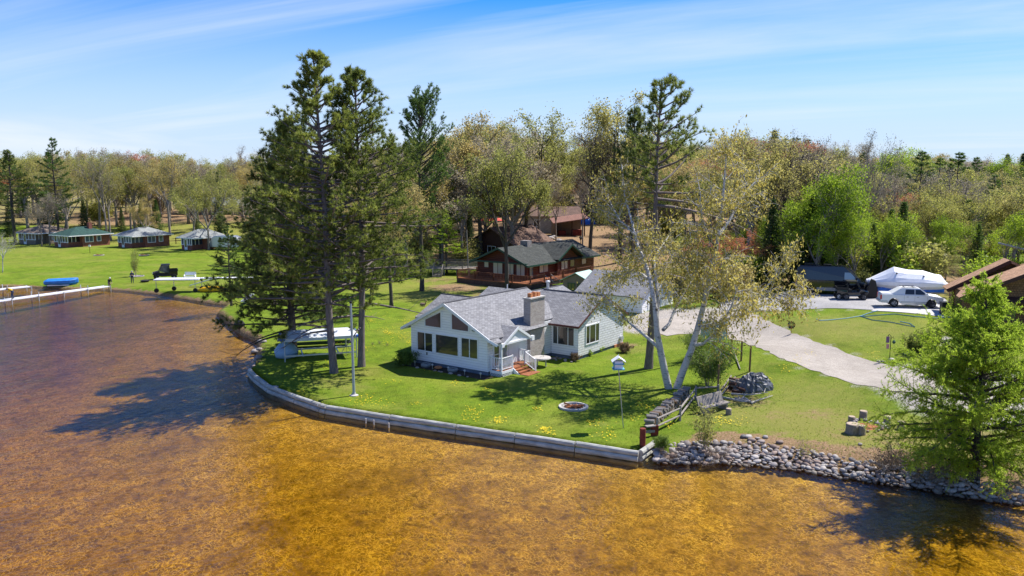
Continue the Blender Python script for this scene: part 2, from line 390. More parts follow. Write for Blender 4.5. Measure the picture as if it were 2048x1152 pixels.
# ------------------------------------------------------------------ ground, lake, sky
def axis(lo, hi, st, far0, far1):
    a = list(np.arange(lo, hi + 1e-6, st)); s = st; x = hi
    while x < far1: s *= 1.25; x += s; a.append(x)
    s = st; x = lo
    while x > far0: s *= 1.25; x -= s; a.insert(0, x)
    return np.array(a)
gx = axis(-62, 52, .4, -2500, 2500); gy = axis(36, 124, .4, 5, 3500)
X, Y = np.meshgrid(gx, gy); Z = gzv(X, Y)
nx, ny = len(gx), len(gy)
idx = np.arange(nx * ny).reshape(ny, nx)
F = np.stack([idx[:-1, :-1], idx[:-1, 1:], idx[1:, 1:], idx[1:, :-1]], -1).reshape(-1, 4)
def gmat():
    t = NT('lawn_and_soil'); v = t.coord('Object'); a = t.n('ShaderNodeVertexColor', layer_name='mask'); sp = t.n('ShaderNodeSeparateColor'); t.l(a.outputs[0], sp.inputs[0])
    n1 = t.noise(.16, 5, .6, v); n2 = t.noise(1.3, 6, .7, v); n3 = t.noise(9., 5, .75, v); n4 = t.noise(45., 3, .7, v)
    g = t.mixc(t.ramp(n2, [(.3, 0.), (.7, 1.)]), (.12, .20, .010), (.20, .275, .018))
    g = t.mixc(t.ramp(n1, [(.48, 0.), (.72, .75)]), g, (.28, .29, .045)); n6 = t.noise(.42, 6, .7, v, .6); g = t.mixc(1., g, t.ramp(n6, [(.3, .66), (.55, 1.), (.75, 1.12)]), 'MULTIPLY')
    dn = t.math('ADD', sp.outputs[0], t.math('MULTIPLY', t.math('SUBTRACT', n2, .5), .9))
    g = t.mixc(t.ramp(dn, [(.25, 0.), (.85, .9)]), g, t.mixc(t.ramp(n3, [(.35, 0.), (.65, 1.)]), (.30, .27, .08), (.22, .23, .04)))
    dd = t.math('ADD', sp.outputs[1], t.math('MULTIPLY', t.math('SUBTRACT', n2, .5), 1.1))
    g = t.mixc(t.ramp(dd, [(.35, 0.), (.75, .92)]), g, t.mixc(t.ramp(n3, [(.35, 0.), (.7, 1.)]), (.24, .135, .07), (.40, .27, .17)))
    gg = t.math('ADD', sp.outputs[2], t.math('MULTIPLY', t.math('SUBTRACT', n3, .5), .5))
    g = t.mixc(t.ramp(gg, [(.42, 0.), (.58, 1.)]), g, t.mixc(t.ramp(n4, [(.35, 0.), (.65, 1.)]), (.30, .27, .24), (.52, .48, .43)))
    g = t.mixc(1., g, t.ramp(n3, [(.25, .62), (.75, 1.22)]), 'MULTIPLY'); g = t.mixc(1., g, t.ramp(n4, [(.25, .72), (.75, 1.18)]), 'MULTIPLY')
    t.bsdf(g, .9, 0, t.bump(t.math('ADD', t.math('MULTIPLY', n3, 1.), t.math('MULTIPLY', n4, .6)), .9, .07), .12); return t.m
gm = gmat()
me = npmesh('ground', np.stack([X, Y, Z], -1).reshape(-1, 3), F, gm)
me.polygons.foreach_set('use_smooth', [True] * len(F))
mask = np.zeros((ny, nx, 4), np.float32); mask[..., 3] = 1
def blob(ch, px, py, r, amt=1., ry=None):
    q = gp(px, py); d = ((X - q.x) / r) ** 2 + ((Y - q.y) / (ry or r)) ** 2
    mask[..., ch] = np.maximum(mask[..., ch], amt * np.exp(-d))
for a in [(1500,830,5,.8),(1600,840,6,.9),(1620,790,5,.7),(1700,880,6,.9),(1840,880,5,.9),(1950,900,5,.8),(1380,880,2,.5),(1650,650,9,.75,6),(1740,660,8,.7,6),(1800,690,5,.5),
          (665,765,2.2,.75),(700,775,1.8,.7),(640,800,1.5,.5),(725,745,1.6,.6),(1270,700,2.5,.6),(1180,790,1.5,.35),(900,610,5,.8),(850,590,6,.8),(800,575,8,.6),(350,470,25,.95),(250,475,25,.8),(450,470,20,.9),(150,480,25,.7),
          (60,500,14,.6),(300,500,14,.5),(100,520,16,.35),(330,560,5,.3),(560,560,8,.5),(1530,660,3,.7),(1500,760,4,.45),(1230,715,1.2,.6),(1320,650,5,.7)]: blob(0, *a)
for a in [(915,575,5,.9),(940,610,3,.7),(870,560,5,.6),(1000,590,6,.7),(1100,480,24,1.,14),(1200,490,18,1.,14),(1260,520,14,1.),(1180,455,22,1.),(1000,480,14,.9),(930,500,12,.8),(880,520,10,.8),(1330,560,12,.8),(1450,580,6,.7),
          (1490,800,2.5,.6),(1470,780,1.5,.8),(1560,830,2,.45),(1640,830,2.5,.5),(1700,870,2.5,.5),(1330,660,3,.75),(1260,690,1.2,.7),(1235,692,.8,.9),(1560,870,1.6,.5),(1900,860,3,.55),(1790,880,3,.5),(1990,930,3,.6),(1980,880,4,.5),
          (400,430,30,.5),(1850,540,20,.8),(1600,560,14,.8),(1980,560,20,.9),(1480,545,12,.9)]: blob(1, *a)
for a in [(1771,784),(1711,772),(1650,750),(1598,736),(1565,718),(1536,707),(1480,685),(1430,676),(1536,641),(1570,656),(1611,672),(1660,690),(1711,708),(1761,722),(1800,733),(1860,808),(1480,624),(1560,625),(1640,620),(1700,620)]: blob(2, *a, 1.1, .5)
for a in [(1340,640,5,.9,6),(1400,645,5,1.,6),(1460,650,3,1.),(1290,655,3,.8),(1850,770,4,1.,5),(1900,760,5,1.2,5),(1960,790,5,1.2,5),(1920,810,4,1.),(2040,800,7,1.2),(1840,740,2,.9),(1990,830,3,.9),(1870,680,1.6,.9)]: blob(2, *a)
rs_ = np.random.default_rng(17)
for _ in range(90): blob(0, rs_.uniform(520, 1300), rs_.uniform(650, 890), rs_.uniform(.5, 1.5), rs_.uniform(.25, .55), rs_.uniform(.4, 1.1))
for _ in range(70): blob(0, rs_.uniform(1480, 2048), rs_.uniform(640, 900), rs_.uniform(.6, 2.), rs_.uniform(.3, .7), rs_.uniform(.5, 1.4))
for _ in range(60): blob(0, rs_.uniform(0, 480), rs_.uniform(500, 580), rs_.uniform(2., 6.), rs_.uniform(.25, .6), rs_.uniform(1., 2.5))
mask[..., 1] += .75 * sstep((Y - 150) / 40) * (X > -40) + .6 * sstep((Y - 185) / 30) * (X <= -40)
sd, sw_ = shored(X, Y)
mask[..., 1] = np.where((sw_ > 0) & (sd < sw_ * 1.3) & (X > 5), np.maximum(mask[..., 1], .8), mask[..., 1])
mask[..., 1] = np.where((sw_ > 0) & (sd < .7), np.maximum(mask[..., 1], .75), mask[..., 1])
ca = me.color_attributes.new('mask', 'FLOAT_COLOR', 'POINT'); ca.data.foreach_set('color', np.clip(mask, 0, 1).ravel())
link('ground', me, kind='structure')
# lake bed
bx = axis(-70, 60, 1., -2500, 2500); by = axis(10, 122, 1., -60, 300)
BX, BY = np.meshgrid(bx, by); bd, bw = shored(BX, BY); dist = np.maximum(-bd, 0)
deep = .28 + 1.35 * (1 - np.exp(-dist / 24.)) + 0.4 * sstep((-BX - 22) / 26.) * (1 - np.exp(-dist / 12.))
BZ = np.where(bd > 1.5, -.5, -deep)
bidx = np.arange(BX.size).reshape(BX.shape)
BF = np.stack([bidx[:-1, :-1], bidx[:-1, 1:], bidx[1:, 1:], bidx[1:, :-1]], -1).reshape(-1, 4)
def bedmat():
    t = NT('sandy_lake_bed'); v = t.coord('Object', None, (0, 0, .35)); v2 = t.coord('Object', (1, .7, 1), (0, 0, .5)); w = t.noise(1.1, 3, .6, v)
    # sunlight caustics painted into the bed colour: a thin web of pale lines
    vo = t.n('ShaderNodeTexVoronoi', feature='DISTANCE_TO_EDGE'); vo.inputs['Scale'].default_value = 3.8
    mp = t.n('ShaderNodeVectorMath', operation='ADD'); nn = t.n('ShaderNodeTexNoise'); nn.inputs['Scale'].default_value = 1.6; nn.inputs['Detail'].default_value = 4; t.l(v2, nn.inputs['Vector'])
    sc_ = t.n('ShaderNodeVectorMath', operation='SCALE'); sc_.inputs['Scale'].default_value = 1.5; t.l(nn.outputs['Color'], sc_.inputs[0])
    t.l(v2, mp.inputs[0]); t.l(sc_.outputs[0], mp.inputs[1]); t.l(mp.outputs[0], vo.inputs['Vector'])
    caustic_web = t.ramp(vo.outputs['Distance'], [(0, 1.), (.04, .5), (.11, 0.)]); n5 = t.noise(.45, 5, .65, v); n7 = t.noise(6., 4, .7, v2)
    n1 = t.noise(.13, 4, .6, v); n2 = t.noise(2.2, 5, .7, v2); n3 = t.noise(.07, 3, .5, v)
    c = t.mixc(t.ramp(n2, [(.32, 0.), (.68, 1.)]), (.13, .08, .032), (.46, .30, .125))
    c = t.mixc(t.math('MULTIPLY', caustic_web, t.ramp(n5, [(.35, .15), (.6, .9)])), c, (.85, .64, .34)); c = t.mixc(1., c, t.ramp(n5, [(.3, .78), (.55, 1.), (.8, 1.1)]), 'MULTIPLY'); c = t.mixc(1., c, t.ramp(n7, [(.3, .7), (.7, 1.2)]), 'MULTIPLY')
    c = t.mixc(t.ramp(n1, [(.52, 0.), (.74, .38)]), c, (.10, .064, .032))
    t.bsdf(c, .95, 0, t.bump(n2, .4, .05), .1); return t.m
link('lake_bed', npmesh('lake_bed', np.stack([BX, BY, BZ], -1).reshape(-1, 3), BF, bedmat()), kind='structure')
def watermat():
    t = NT('lake_water'); v = t.coord('Object', (1, 1.5, 1), (0, 0, .5)); v2 = t.coord('Object', (1.2, .5, 1), (0, 0, -.35))
    h = t.math('ADD', t.math('MULTIPLY', t.noise(2.6, 3, .55, v), 1.), t.math('ADD', t.math('MULTIPLY', t.noise(.8, 3, .5, v2), 1.6), t.math('MULTIPLY', t.noise(.22, 2, .5, v), 1.5)))
    b = t.bump(h, .5, .11)
    tr = t.n('ShaderNodeBsdfTransparent'); tr.inputs[0].default_value = (.97, .93, .85, 1)
    g = t.n('ShaderNodeBsdfGlossy'); g.inputs['Roughness'].default_value = .06; t.l(b, g.inputs['Normal'])
    fr = t.n('ShaderNodeFresnel'); fr.inputs[0].default_value = 1.33; t.l(b, fr.inputs['Normal'])
    m = t.n('ShaderNodeMixShader'); t.l(fr.outputs[0], m.inputs[0]); t.l(tr.outputs[0], m.inputs[1]); t.l(g.outputs[0], m.inputs[2]); t.l(m.outputs[0], t.out.inputs[0])
    va = t.n('ShaderNodeVolumeAbsorption'); va.inputs['Color'].default_value = (.865, .795, .0, 1); va.inputs['Density'].default_value = 1.15
    t.l(va.outputs[0], t.out.inputs['Volume']); return t.m
w = MB(); w.box(-2500, 2500, -60, 300, -3.4, 0.); w.build('lake', watermat(), kind='structure', uv=False)
# driveway
def sheet(name, pts, mat, lift, step, jit=0.):
    rr = random.Random(5); P = [gp(*q).xy if not isinstance(q, Vec) else q for q in pts]; D = []
    for i in range(len(P)):
        a, b = P[i], P[(i + 1) % len(P)]; k = max(1, int((b - a).length / step))
        for j in range(k):
            D.append(a.lerp(b, j / k) + Vec((rr.uniform(-jit, jit), rr.uniform(-jit, jit))))
    A = np.array(D); xs = np.arange(A[:, 0].min(), A[:, 0].max(), step); ys = np.arange(A[:, 1].min(), A[:, 1].max(), step)
    GX, GY = np.meshgrid(xs, ys); GX = GX.ravel() + .01; GY = GY.ravel() + .013; m = inside(GX, GY, A)
    n = len(D); pv = D + [Vec((a, b)) for a, b in zip(GX[m], GY[m])]
    vv, ee, ff, *_ = delaunay_2d_cdt(pv, [(i, (i + 1) % n) for i in range(n)], [], 1, 1e-4)
    C = np.array([q for q in vv]); zz = gzv(C[:, 0], C[:, 1]) + lift
    me = bpy.data.meshes.new(name); me.from_pydata([(a, b, c) for (a, b), c in zip(C, zz)], [], [list(f) for f in ff])
    me.materials.append(mat); me.update(); return me
def gravelmat(name, c1, c2, tr=True):
    t = NT(name); v = t.coord('Object'); n = t.noise(.35, 5, .6, v); n3 = t.noise(7., 5, .75, v); n4 = t.noise(55., 3, .7, v); n5 = t.noise(.6, 6, .7, t.coord('Object', (3.6, .5, 1), (0, 0, .75)))
    c = t.mixc(t.ramp(n, [(.35, 0.), (.65, 1.)]), c1, c2); c = t.mixc(t.ramp(n5, [(.42, 0.), (.7, .4)]), c, [x * .7 for x in c1])
    c = t.mixc(1., c, t.ramp(n3, [(.3, .78), (.7, 1.12)]), 'MULTIPLY'); c = t.mixc(1., c, t.ramp(n4, [(.3, .75), (.7, 1.15)]), 'MULTIPLY')
    t.bsdf(c, .92, 0, t.bump(n4, .6, .03), .15); return t.m
gv = gravelmat('pale_gravel', (.36, .32, .27), (.48, .43, .37)); gv2 = gravelmat('grey_gravel', (.33, .32, .31), (.42, .41, .40))
link('driveway', sheet('driveway', [(2150,870),(1960,842),(1860,805),(1771,780),(1711,768),(1691,760),(1598,732),(1536,704),(1480,682),(1430,672),(1380,668),(1330,672),(1290,662),(1300,645),(1360,628),(1430,622),(1490,622),
    (1536,644),(1611,675),(1660,692),(1711,712),(1761,726),(1828,745),(1900,765),(1990,790),(2150,815)], gv, .03, .6, .22), kind='structure')
link('parking_lot', sheet('parking_lot', [(1490,621),(1536,623.5),(1611,618.5),(1676,616.5),(1751,620.5),(1760,614),(1850,608),(1895,606),(1890,596),(1800,594),(1740,590),(1640,588),(1560,588),(1500,592),(1450,602),(1432,621)], gv2, .034, .9, .12), kind='structure')
link('concrete_apron', sheet('concrete_apron', [(1742,622.5),(1760,613.5),(1890,609),(1908,625),(1904,637),(1872,632.5)], flat('pale_concrete', (.5, .49, .47), .85, 0, .15, 2), .046, .7), kind='structure')
# sky
wd = bpy.data.worlds.new('World'); sc.world = wd; wd.use_nodes = True; nt = wd.node_tree; nt.nodes.clear()
SUN_D = Vec((.86, .50, 0)).normalized(); SUN_EL = rad(55)
sun_vec = Vec((SUN_D.x * math.cos(SUN_EL), SUN_D.y * math.cos(SUN_EL), math.sin(SUN_EL)))
def wn(ty): return nt.nodes.new(ty)
sky = wn('ShaderNodeTexSky'); sky.sky_type = 'NISHITA'; sky.sun_disc = False; sky.sun_elevation = SUN_EL; sky.sun_rotation = math.atan2(SUN_D.x, SUN_D.y)
sky.air_density = .85; sky.dust_density = .1; sky.ozone_density = 4.; sky.altitude = 200
hs = wn('ShaderNodeHueSaturation'); hs.inputs['Saturation'].default_value = 1.4; hs.inputs['Value'].default_value = .95; nt.links.new(sky.outputs[0], hs.inputs['Color'])
tc = wn('ShaderNodeTexCoord'); sp = wn('ShaderNodeSeparateXYZ'); nt.links.new(tc.outputs['Generated'], sp.inputs[0])
def wm(op, a, b=None, c=None):
    x = wn('ShaderNodeMath'); x.operation = op
    for i, q in enumerate((a, b, c)):
        if q is None: continue
        if hasattr(q, 'is_linked'): nt.links.new(q, x.inputs[i])
        else: x.inputs[i].default_value = q
    return x.outputs[0]
# clouds on a flat layer far above: project the view direction on a plane
zz = wm('ADD', wm('MAXIMUM', sp.outputs[2], 0.), .07)
cb = wn('ShaderNodeCombineXYZ'); nt.links.new(wm('DIVIDE', sp.outputs[0], zz), cb.inputs[0]); nt.links.new(wm('DIVIDE', sp.outputs[1], zz), cb.inputs[1])
def wnoise(scale, det, rough, st, rot, off=(0, 0, 0), dist=0.):
    mp = wn('ShaderNodeMapping'); nt.links.new(cb.outputs[0], mp.inputs[0]); mp.vector_type = 'TEXTURE'; mp.inputs['Scale'].default_value = [1 / q for q in st]; mp.inputs['Rotation'].default_value = (0, 0, rot); mp.inputs['Location'].default_value = off
    x = wn('ShaderNodeTexNoise'); nt.links.new(mp.outputs[0], x.inputs['Vector']); x.inputs['Scale'].default_value = scale; x.inputs['Detail'].default_value = det; x.inputs['Roughness'].default_value = rough; x.inputs['Distortion'].default_value = dist
    return x.outputs['Fac']
def wramp(f, stops):
    x = wn('ShaderNodeValToRGB'); e = x.color_ramp.elements
    while len(e) < len(stops): e.new(.5)
    for q, (p, c) in zip(e, stops): q.position = p; q.color = (c, c, c, 1)
    nt.links.new(f, x.inputs[0]); return x.outputs[0]
def _x(): pass
ci = wm('MULTIPLY', wramp(wnoise(.42, 9, .6, (.28, 1.5, 1), rad(150), (1.3, .4, 0), .45), [(.44, 0.), (.66, 1.)]), wramp(wnoise(.25, 4, .5, (.6, 1.1, 1), rad(150), (3.1, 1., 0)), [(.42, .05), (.66, 1.)]))
hz = wramp(sp.outputs[2], [(0, .95), (.05, .85), (.12, .45), (.2, .0)])
cu = wm('MULTIPLY', wramp(wnoise(1.1, 7, .55, (.35, .16, 1), 0., (0, 0, 0)), [(.40, 0.), (.56, .95)]), wramp(sp.outputs[2], [(.015, .5), (.03, 1.), (.045, .9), (.062, 0.)]))
cu = wm('MULTIPLY', cu, wramp(wm('MULTIPLY', sp.outputs[0], -1.), [(.3, 0.), (.4, 1.)]))
cl = wm('MINIMUM', wm('MAXIMUM', ci, cu), 1.)
tn = wn('ShaderNodeMix'); tn.data_type = 'RGBA'; tn.blend_type = 'MULTIPLY'; tn.inputs[0].default_value = 1; nt.links.new(hs.outputs[0], tn.inputs[6]); tn.inputs[7].default_value = (.52, .82, 1.12, 1)
hm_ = wn('ShaderNodeMix'); hm_.data_type = 'RGBA'; nt.links.new(hz, hm_.inputs[0]); nt.links.new(tn.outputs[2], hm_.inputs[6]); hm_.inputs[7].default_value = (3.7, 4.45, 5.6, 1)
mx = wn('ShaderNodeMix'); mx.data_type = 'RGBA'; nt.links.new(wm('MULTIPLY', cl, .8), mx.inputs[0]); nt.links.new(hm_.outputs[2], mx.inputs[6]); mx.inputs[7].default_value = (4.9, 5.3, 5.9, 1)
bg = wn('ShaderNodeBackground'); bg.inputs[1].default_value = .1; nt.links.new(mx.outputs[2], bg.inputs[0])
ow = wn('ShaderNodeOutputWorld'); nt.links.new(bg.outputs[0], ow.inputs[0])
ld = bpy.data.lights.new('sun', 'SUN'); ld.energy = 4.5; ld.angle = rad(.5); ld.color = (1, .95, .88)
lo = bpy.data.objects.new('sun', ld); col.objects.link(lo); lo.rotation_euler = sun_vec.to_track_quat('Z', 'Y').to_euler(); lo.location = (40, 40, 80)
cd = bpy.data.cameras.new('camera'); cd.sensor_width = 36; cd.lens = FPX / 2048 * 36; cd.clip_end = 8000; cd.clip_start = .5
co = bpy.data.objects.new('camera', cd); col.objects.link(co); co.location = (0, 0, HC); co.rotation_euler = (math.pi / 2 - PITCH, 0, 0); sc.camera = co
sc.view_settings.view_transform = 'Standard'; sc.view_settings.look = 'None'; sc.view_settings.exposure = 0.85; sc.view_settings.gamma = 1
cy = sc.cycles; cy.use_denoising = True; cy.max_bounces = 6; cy.diffuse_bounces = 3; cy.glossy_bounces = 3; cy.transparent_max_bounces = 12; cy.transmission_bounces = 3; cy.volume_bounces = 0
try: cy.denoiser = 'OPENIMAGEDENOISE'; cy.denoising_input_passes = 'RGB_ALBEDO_NORMAL'
except Exception: pass
# ------------------------------------------------------------------ trees
def rv(r): return Vec((r.gauss(0, 1), r.gauss(0, 1), r.gauss(0, 1))).normalized()
def limb(r, p, d, L, r0, r1, n, jit, trop):
    pts = [p.copy()]; rs = [r0]; d = d.normalized()
    for i in range(n):
        d = (d + rv(r) * jit + Vec((0, 0, trop))).normalized(); p = p + d * (L / n); pts.append(p.copy()); rs.append(r0 + (r1 - r0) * (i + 1) / n)
    return pts, rs
def along(pts, t):
    f = t * (len(pts) - 1); i = min(int(f), len(pts) - 2); return pts[i].lerp(pts[i + 1], f - i), (pts[i + 1] - pts[i]).normalized()
def swing(r, d, ang):
    a = rv(r); a = (a - d * a.dot(d)).normalized(); return (d * math.cos(ang) + a * math.sin(ang)).normalized()
def cards(centers, size, rs, seed, elong=1., nrm=None, hang=0.):
    g = np.random.default_rng(seed); C = np.asarray(centers, float); N = len(C)
    a = g.normal(size=(N, 3)); 
    if hang: a[:, 2] -= hang
    a /= np.linalg.norm(a, axis=1)[:, None]
    b = g.normal(size=(N, 3)); b -= a * (a * b).sum(1)[:, None]; b /= np.linalg.norm(b, axis=1)[:, None]
    s = size * g.uniform(.6, 1.3, N)[:, None]
    A = a * s * elong * .5; B = b * s * .5
    V = np.stack([C - A, C + B * .9, C + A, C - B * .9], 1).reshape(-1, 3)
    return V, np.arange(4 * N).reshape(N, 4), g.uniform(0, 1, N)
def needles(cent, dirs, L, wd, K, seed, spread=.7, grav=0.):
    g = np.random.default_rng(seed); C = np.repeat(np.asarray(cent, float), K, 0); D = np.repeat(np.asarray(dirs, float), K, 0)
    N = len(C); d = D + spread * g.normal(size=(N, 3)); d[:, 2] -= grav; d /= np.linalg.norm(d, axis=1)[:, None]
    q = g.normal(size=(N, 3)); q -= d * (d * q).sum(1)[:, None]; q /= np.linalg.norm(q, axis=1)[:, None]
    l = L * g.uniform(.6, 1.15, N)[:, None]
    V = np.stack([C - q * wd, C + q * wd, C + d * l], 1).reshape(-1, 3)
    rnd = np.clip(np.repeat(g.uniform(0, 1, len(cent)), K) * .7 + g.uniform(0, .3, N), 0, 1)
    return V, np.arange(3 * N).reshape(N, 3), rnd
class Tree:
    """unit-built tree: wood in an MB, foliage as arrays, two shared meshes"""
    def __init__(s, name): s.name = name; s.w = MB(); s.pts = []; s.dirs = []
    def bake(s, arr, bark, leaf):
        me = bpy.data.meshes.new(s.name + '_trunk'); me.from_pydata(s.w.v, [], s.w.f); me.materials.append(bark)
        me.polygons.foreach_set('use_smooth', [True] * len(s.w.f)); me.update()
        s.tm = me; s.cm = npmesh(s.name + '_crown', *arr[:2], leaf, arr[2]); s.H = max(v[2] for v in s.w.v); return s
def hardwood(seed, H=18., split=.32, nl=5, spread=.6, kids=(6, 5, 4), leaf=.26, per=7, scat=.3, bark=None, lm=None, r0=.3, trop=.05, lift=.12, hang=0., elong=1.3, low=.25, jit=.2, lk=.52):
    r = random.Random(seed); t = Tree('hardwood')
    tr, trr = limb(r, Vec((0, 0, -.3)), Vec((r.uniform(-.06, .06), r.uniform(-.06, .06), 1)), H * split + .3, r0, r0 * .72, 5, .05, .08)
    trr[0] *= 1.35; t.w.tube(tr, trr, 8); tips = []
    def rec(p, d, L, rr, lev):
        pts, rs = limb(r, p, d, L, rr, max(rr * .3, .012), 5 if lev > 1 else 3, jit, trop if lev > 0 else trop * .3)
        t.w.tube(pts, rs, 6 if lev == 3 else 4 if lev == 2 else 3, False)
        if lev == 0: tips.extend(pts[1:]); return
        if lev == 1: tips.append(pts[-1])
        for _ in range(kids[3 - lev]):
            u = r.uniform(low if lev == 3 else .2, 1); q, dd = along(pts, u); rec(q, swing(r, dd, r.uniform(.5, 1.1)) + Vec((0, 0, lift)), L * r.uniform(.75, 1.15) * lk * (1.15 - .45 * u), max(rr * .5 * (1.2 - .6 * u), .014), lev - 1)
    for i in range(nl):
        a = 2 * math.pi * (i + r.random() * .6) / nl; sp = spread * r.uniform(.55, 1.25) if i else spread * .15
        q, _ = along(tr, r.uniform(.72, 1.)); d = Vec((math.cos(a) * math.sin(sp), math.sin(a) * math.sin(sp), math.cos(sp)))
        rec(q, d, H * (1 - split) * r.uniform(.62, .86), r0 * .55, 3)
    g = np.random.default_rng(seed + 9); C = np.array([tuple(p) for p in tips]); C = np.repeat(C, per, 0); C = C + g.normal(size=C.shape) * scat
    C[:, 2] -= hang * .3 * g.uniform(0, 1, len(C))
    C = C[C[:, 2] > H * .06]
    return t.bake(cards(C, leaf, None, seed, elong, None, hang), bark, lm)
def pine(seed, H=22., base=.22, R=4.6, dead=.12, nw=.62, lm=None, bark=None, K=22, L=.34, r0=.34, gap=.22, prof=None, up=.28, flat_=.0, sec=9, wd=.018, sided=0., asc=0.):
    r = random.Random(seed); t = Tree('pine'); ph = r.uniform(0, 6)
    ctr = lambda z: Vec((.10 * math.sin(z * .35 + ph), .10 * math.cos(z * .27 + ph), z))
    zs = np.linspace(-.4, H, 16); t.w.tube([ctr(z) for z in zs], [max(.03, r0 * (1.12 - max(z, 0) / H) ** .85 * (1.25 if z < 0 else 1)) for z in zs], 9, False)
    prof = prof or (lambda h: min(1., (1 - h) * 1.75 + .06) * (.72 + .28 * min(1, h / .3)))
    z = H * (base - dead)
    while z < H - .3:
        h = z / H; isdead = h < base; nb = r.choice((3, 4, 4, 5)) if not isdead else r.choice((0, 1, 1)); a0 = r.uniform(0, 6.3)
        for i in range(nb):
            if r.random() < gap: continue
            a = a0 + 6.283 * i / nb + r.uniform(-.4, .4); ll = R * prof(h) * r.uniform(.55, 1.15)
            if sided: ll *= 1 + sided * math.cos(a)
            if ll < .25: continue
            el = r.uniform(-.12, .22) + .55 * max(0, h - .6) / .4 + asc
            d = Vec((math.cos(a) * math.cos(el), math.sin(a) * math.cos(el), math.sin(el)))
            pts, rs = limb(r, ctr(z), d, ll, .045 + .012 * ll, .014, 6, .11, up * .22 if not isdead else -.09)
            t.w.tube(pts, rs, 4, False)
            if isdead:
                for _ in range(r.randint(2, 5)):
                    q, dd = along(pts, r.uniform(.3, 1)); p2, r2 = limb(r, q, swing(r, dd, .7), ll * .3, .018, .008, 3, .25, 0); t.w.tube(p2, r2, 3, False)
                continue
            for k in range(int(sec * (.35 + ll / R)) + 2):
                u = .25 + .75 * r.random() ** .7; q, dd = along(pts, u)
                sd = swing(r, dd, r.uniform(.45, .95)); sd.z = sd.z * (1 - flat_) + up * .6 * (1 - flat_)
                sl = r.uniform(.25, .75) * (.4 + .16 * ll) * 1.1
                p2, r2 = limb(r, q, sd, sl, .014, .008, 2, .18, .1); t.w.tube(p2, r2, 3, False)
                for m in (p2[1], p2[2]):
                    t.pts.append(tuple(m)); e = (p2[2] - p2[1]).normalized(); t.dirs.append(tuple(e + Vec((0, 0, .25))))
            t.pts.append(tuple(pts[-1])); t.dirs.append(tuple((pts[-1] - pts[-2]).normalized()))
        z += nw * r.uniform(.7, 1.3) * (1 - .35 * h)
    for k in range(4): t.pts.append((ctr(H).x, ctr(H).y, H - .22 * k)); t.dirs.append((0, 0, 1))
    return t.bake(needles(t.pts, t.dirs, L, wd, K, seed, .62), bark, lm)
def spruce(seed, H=12., R=2.4, base=.04, lm=None, bark=None, K=7, L=.36, step=.34, nb=8, droop=.25, wd=.035, conc=1.0):
    r = random.Random(seed); t = Tree('spruce')
    t.w.tube([Vec((0, 0, z)) for z in (-.3, H * .5, H)], [.2 * H / 12, .11 * H / 12, .02], 7, False); z = H * base
    while z < H - .15:
        h = z / H; ll = R * (1 - h) ** conc * (.75 + .25 * min(1, h * 6)) + .1; a0 = r.uniform(0, 6)
        for i in range(nb):
            a = a0 + 6.283 * i / nb + r.uniform(-.3, .3); l2 = ll * r.uniform(.6, 1.15); el = -droop * (1 - h) + .35 * h
            d = Vec((math.cos(a), math.sin(a), el)); pts, rs = limb(r, Vec((0, 0, z)), d, l2, .03, .01, 4, .08, .05); t.w.tube(pts, rs, 3, False)
            for k in range(int(3 + l2 * 5)):
                q, dd = along(pts, .15 + .85 * r.random()); s = swing(r, dd, .6); q = q + s * r.uniform(0, .3) * min(1, l2); t.pts.append(tuple(q)); t.dirs.append(tuple(s + Vec((0, 0, -.15))))
        z += step * r.uniform(.8, 1.2)
    t.pts.append((0, 0, H - .1)); t.dirs.append((0, 0, 1))
    return t.bake(needles(t.pts, t.dirs, L, wd, K, seed, .55), bark, lm)
def larch(seed, H=13., R=6.5, lm=None, bark=None):
    r = random.Random(seed); t = Tree('larch')
    zs = np.linspace(-.3, H, 12); t.w.tube([Vec((.12 * math.sin(z * .5), .1 * math.cos(z * .4), z)) for z in zs], [max(.025, .30 * (1.05 - max(z, 0) / H)) for z in zs], 8, False); z = .9
    while z < H - .2:
        h = z / H; prof = min(1, .55 + h * 1.5) * min(1, (1 - h) ** 1.3 * 1.9 + .04)
        for i in range(r.choice((2, 3, 3))):
            if r.random() < .12: continue
            a = r.uniform(0, 6.283); ll = R * prof * r.uniform(.5, 1.1) + .25; d = Vec((math.cos(a), math.sin(a), r.uniform(-.12, .55)))
            pts, rs = limb(r, Vec((0, 0, z)), d, ll, .025 + .011 * ll, .01, 7, .12, -.012); t.w.tube(pts, rs, 4, False)
            for k in range(int(6 + ll * 8)):
                u = .16 + .84 * r.random(); q, dd = along(pts, u); s = swing(r, dd, r.uniform(.5, 1.1)); s.z *= .8
                p2, r2 = limb(r, q, s, r.uniform(.4, 1.15) * (.5 + .1 * ll), .011, .006, 3, .2, -.03); t.w.tube(p2, r2, 3, False)
                for m in np.linspace(.1, 1, 7):
                    c, e = along(p2, m); t.pts.append(tuple(c)); t.dirs.append(tuple(e * .4 + Vec((0, 0, .1))))
        z += r.uniform(.10, .24)
    return t.bake(needles(t.pts, t.dirs, .17, .022, 6, seed, 1.1), bark, lm)
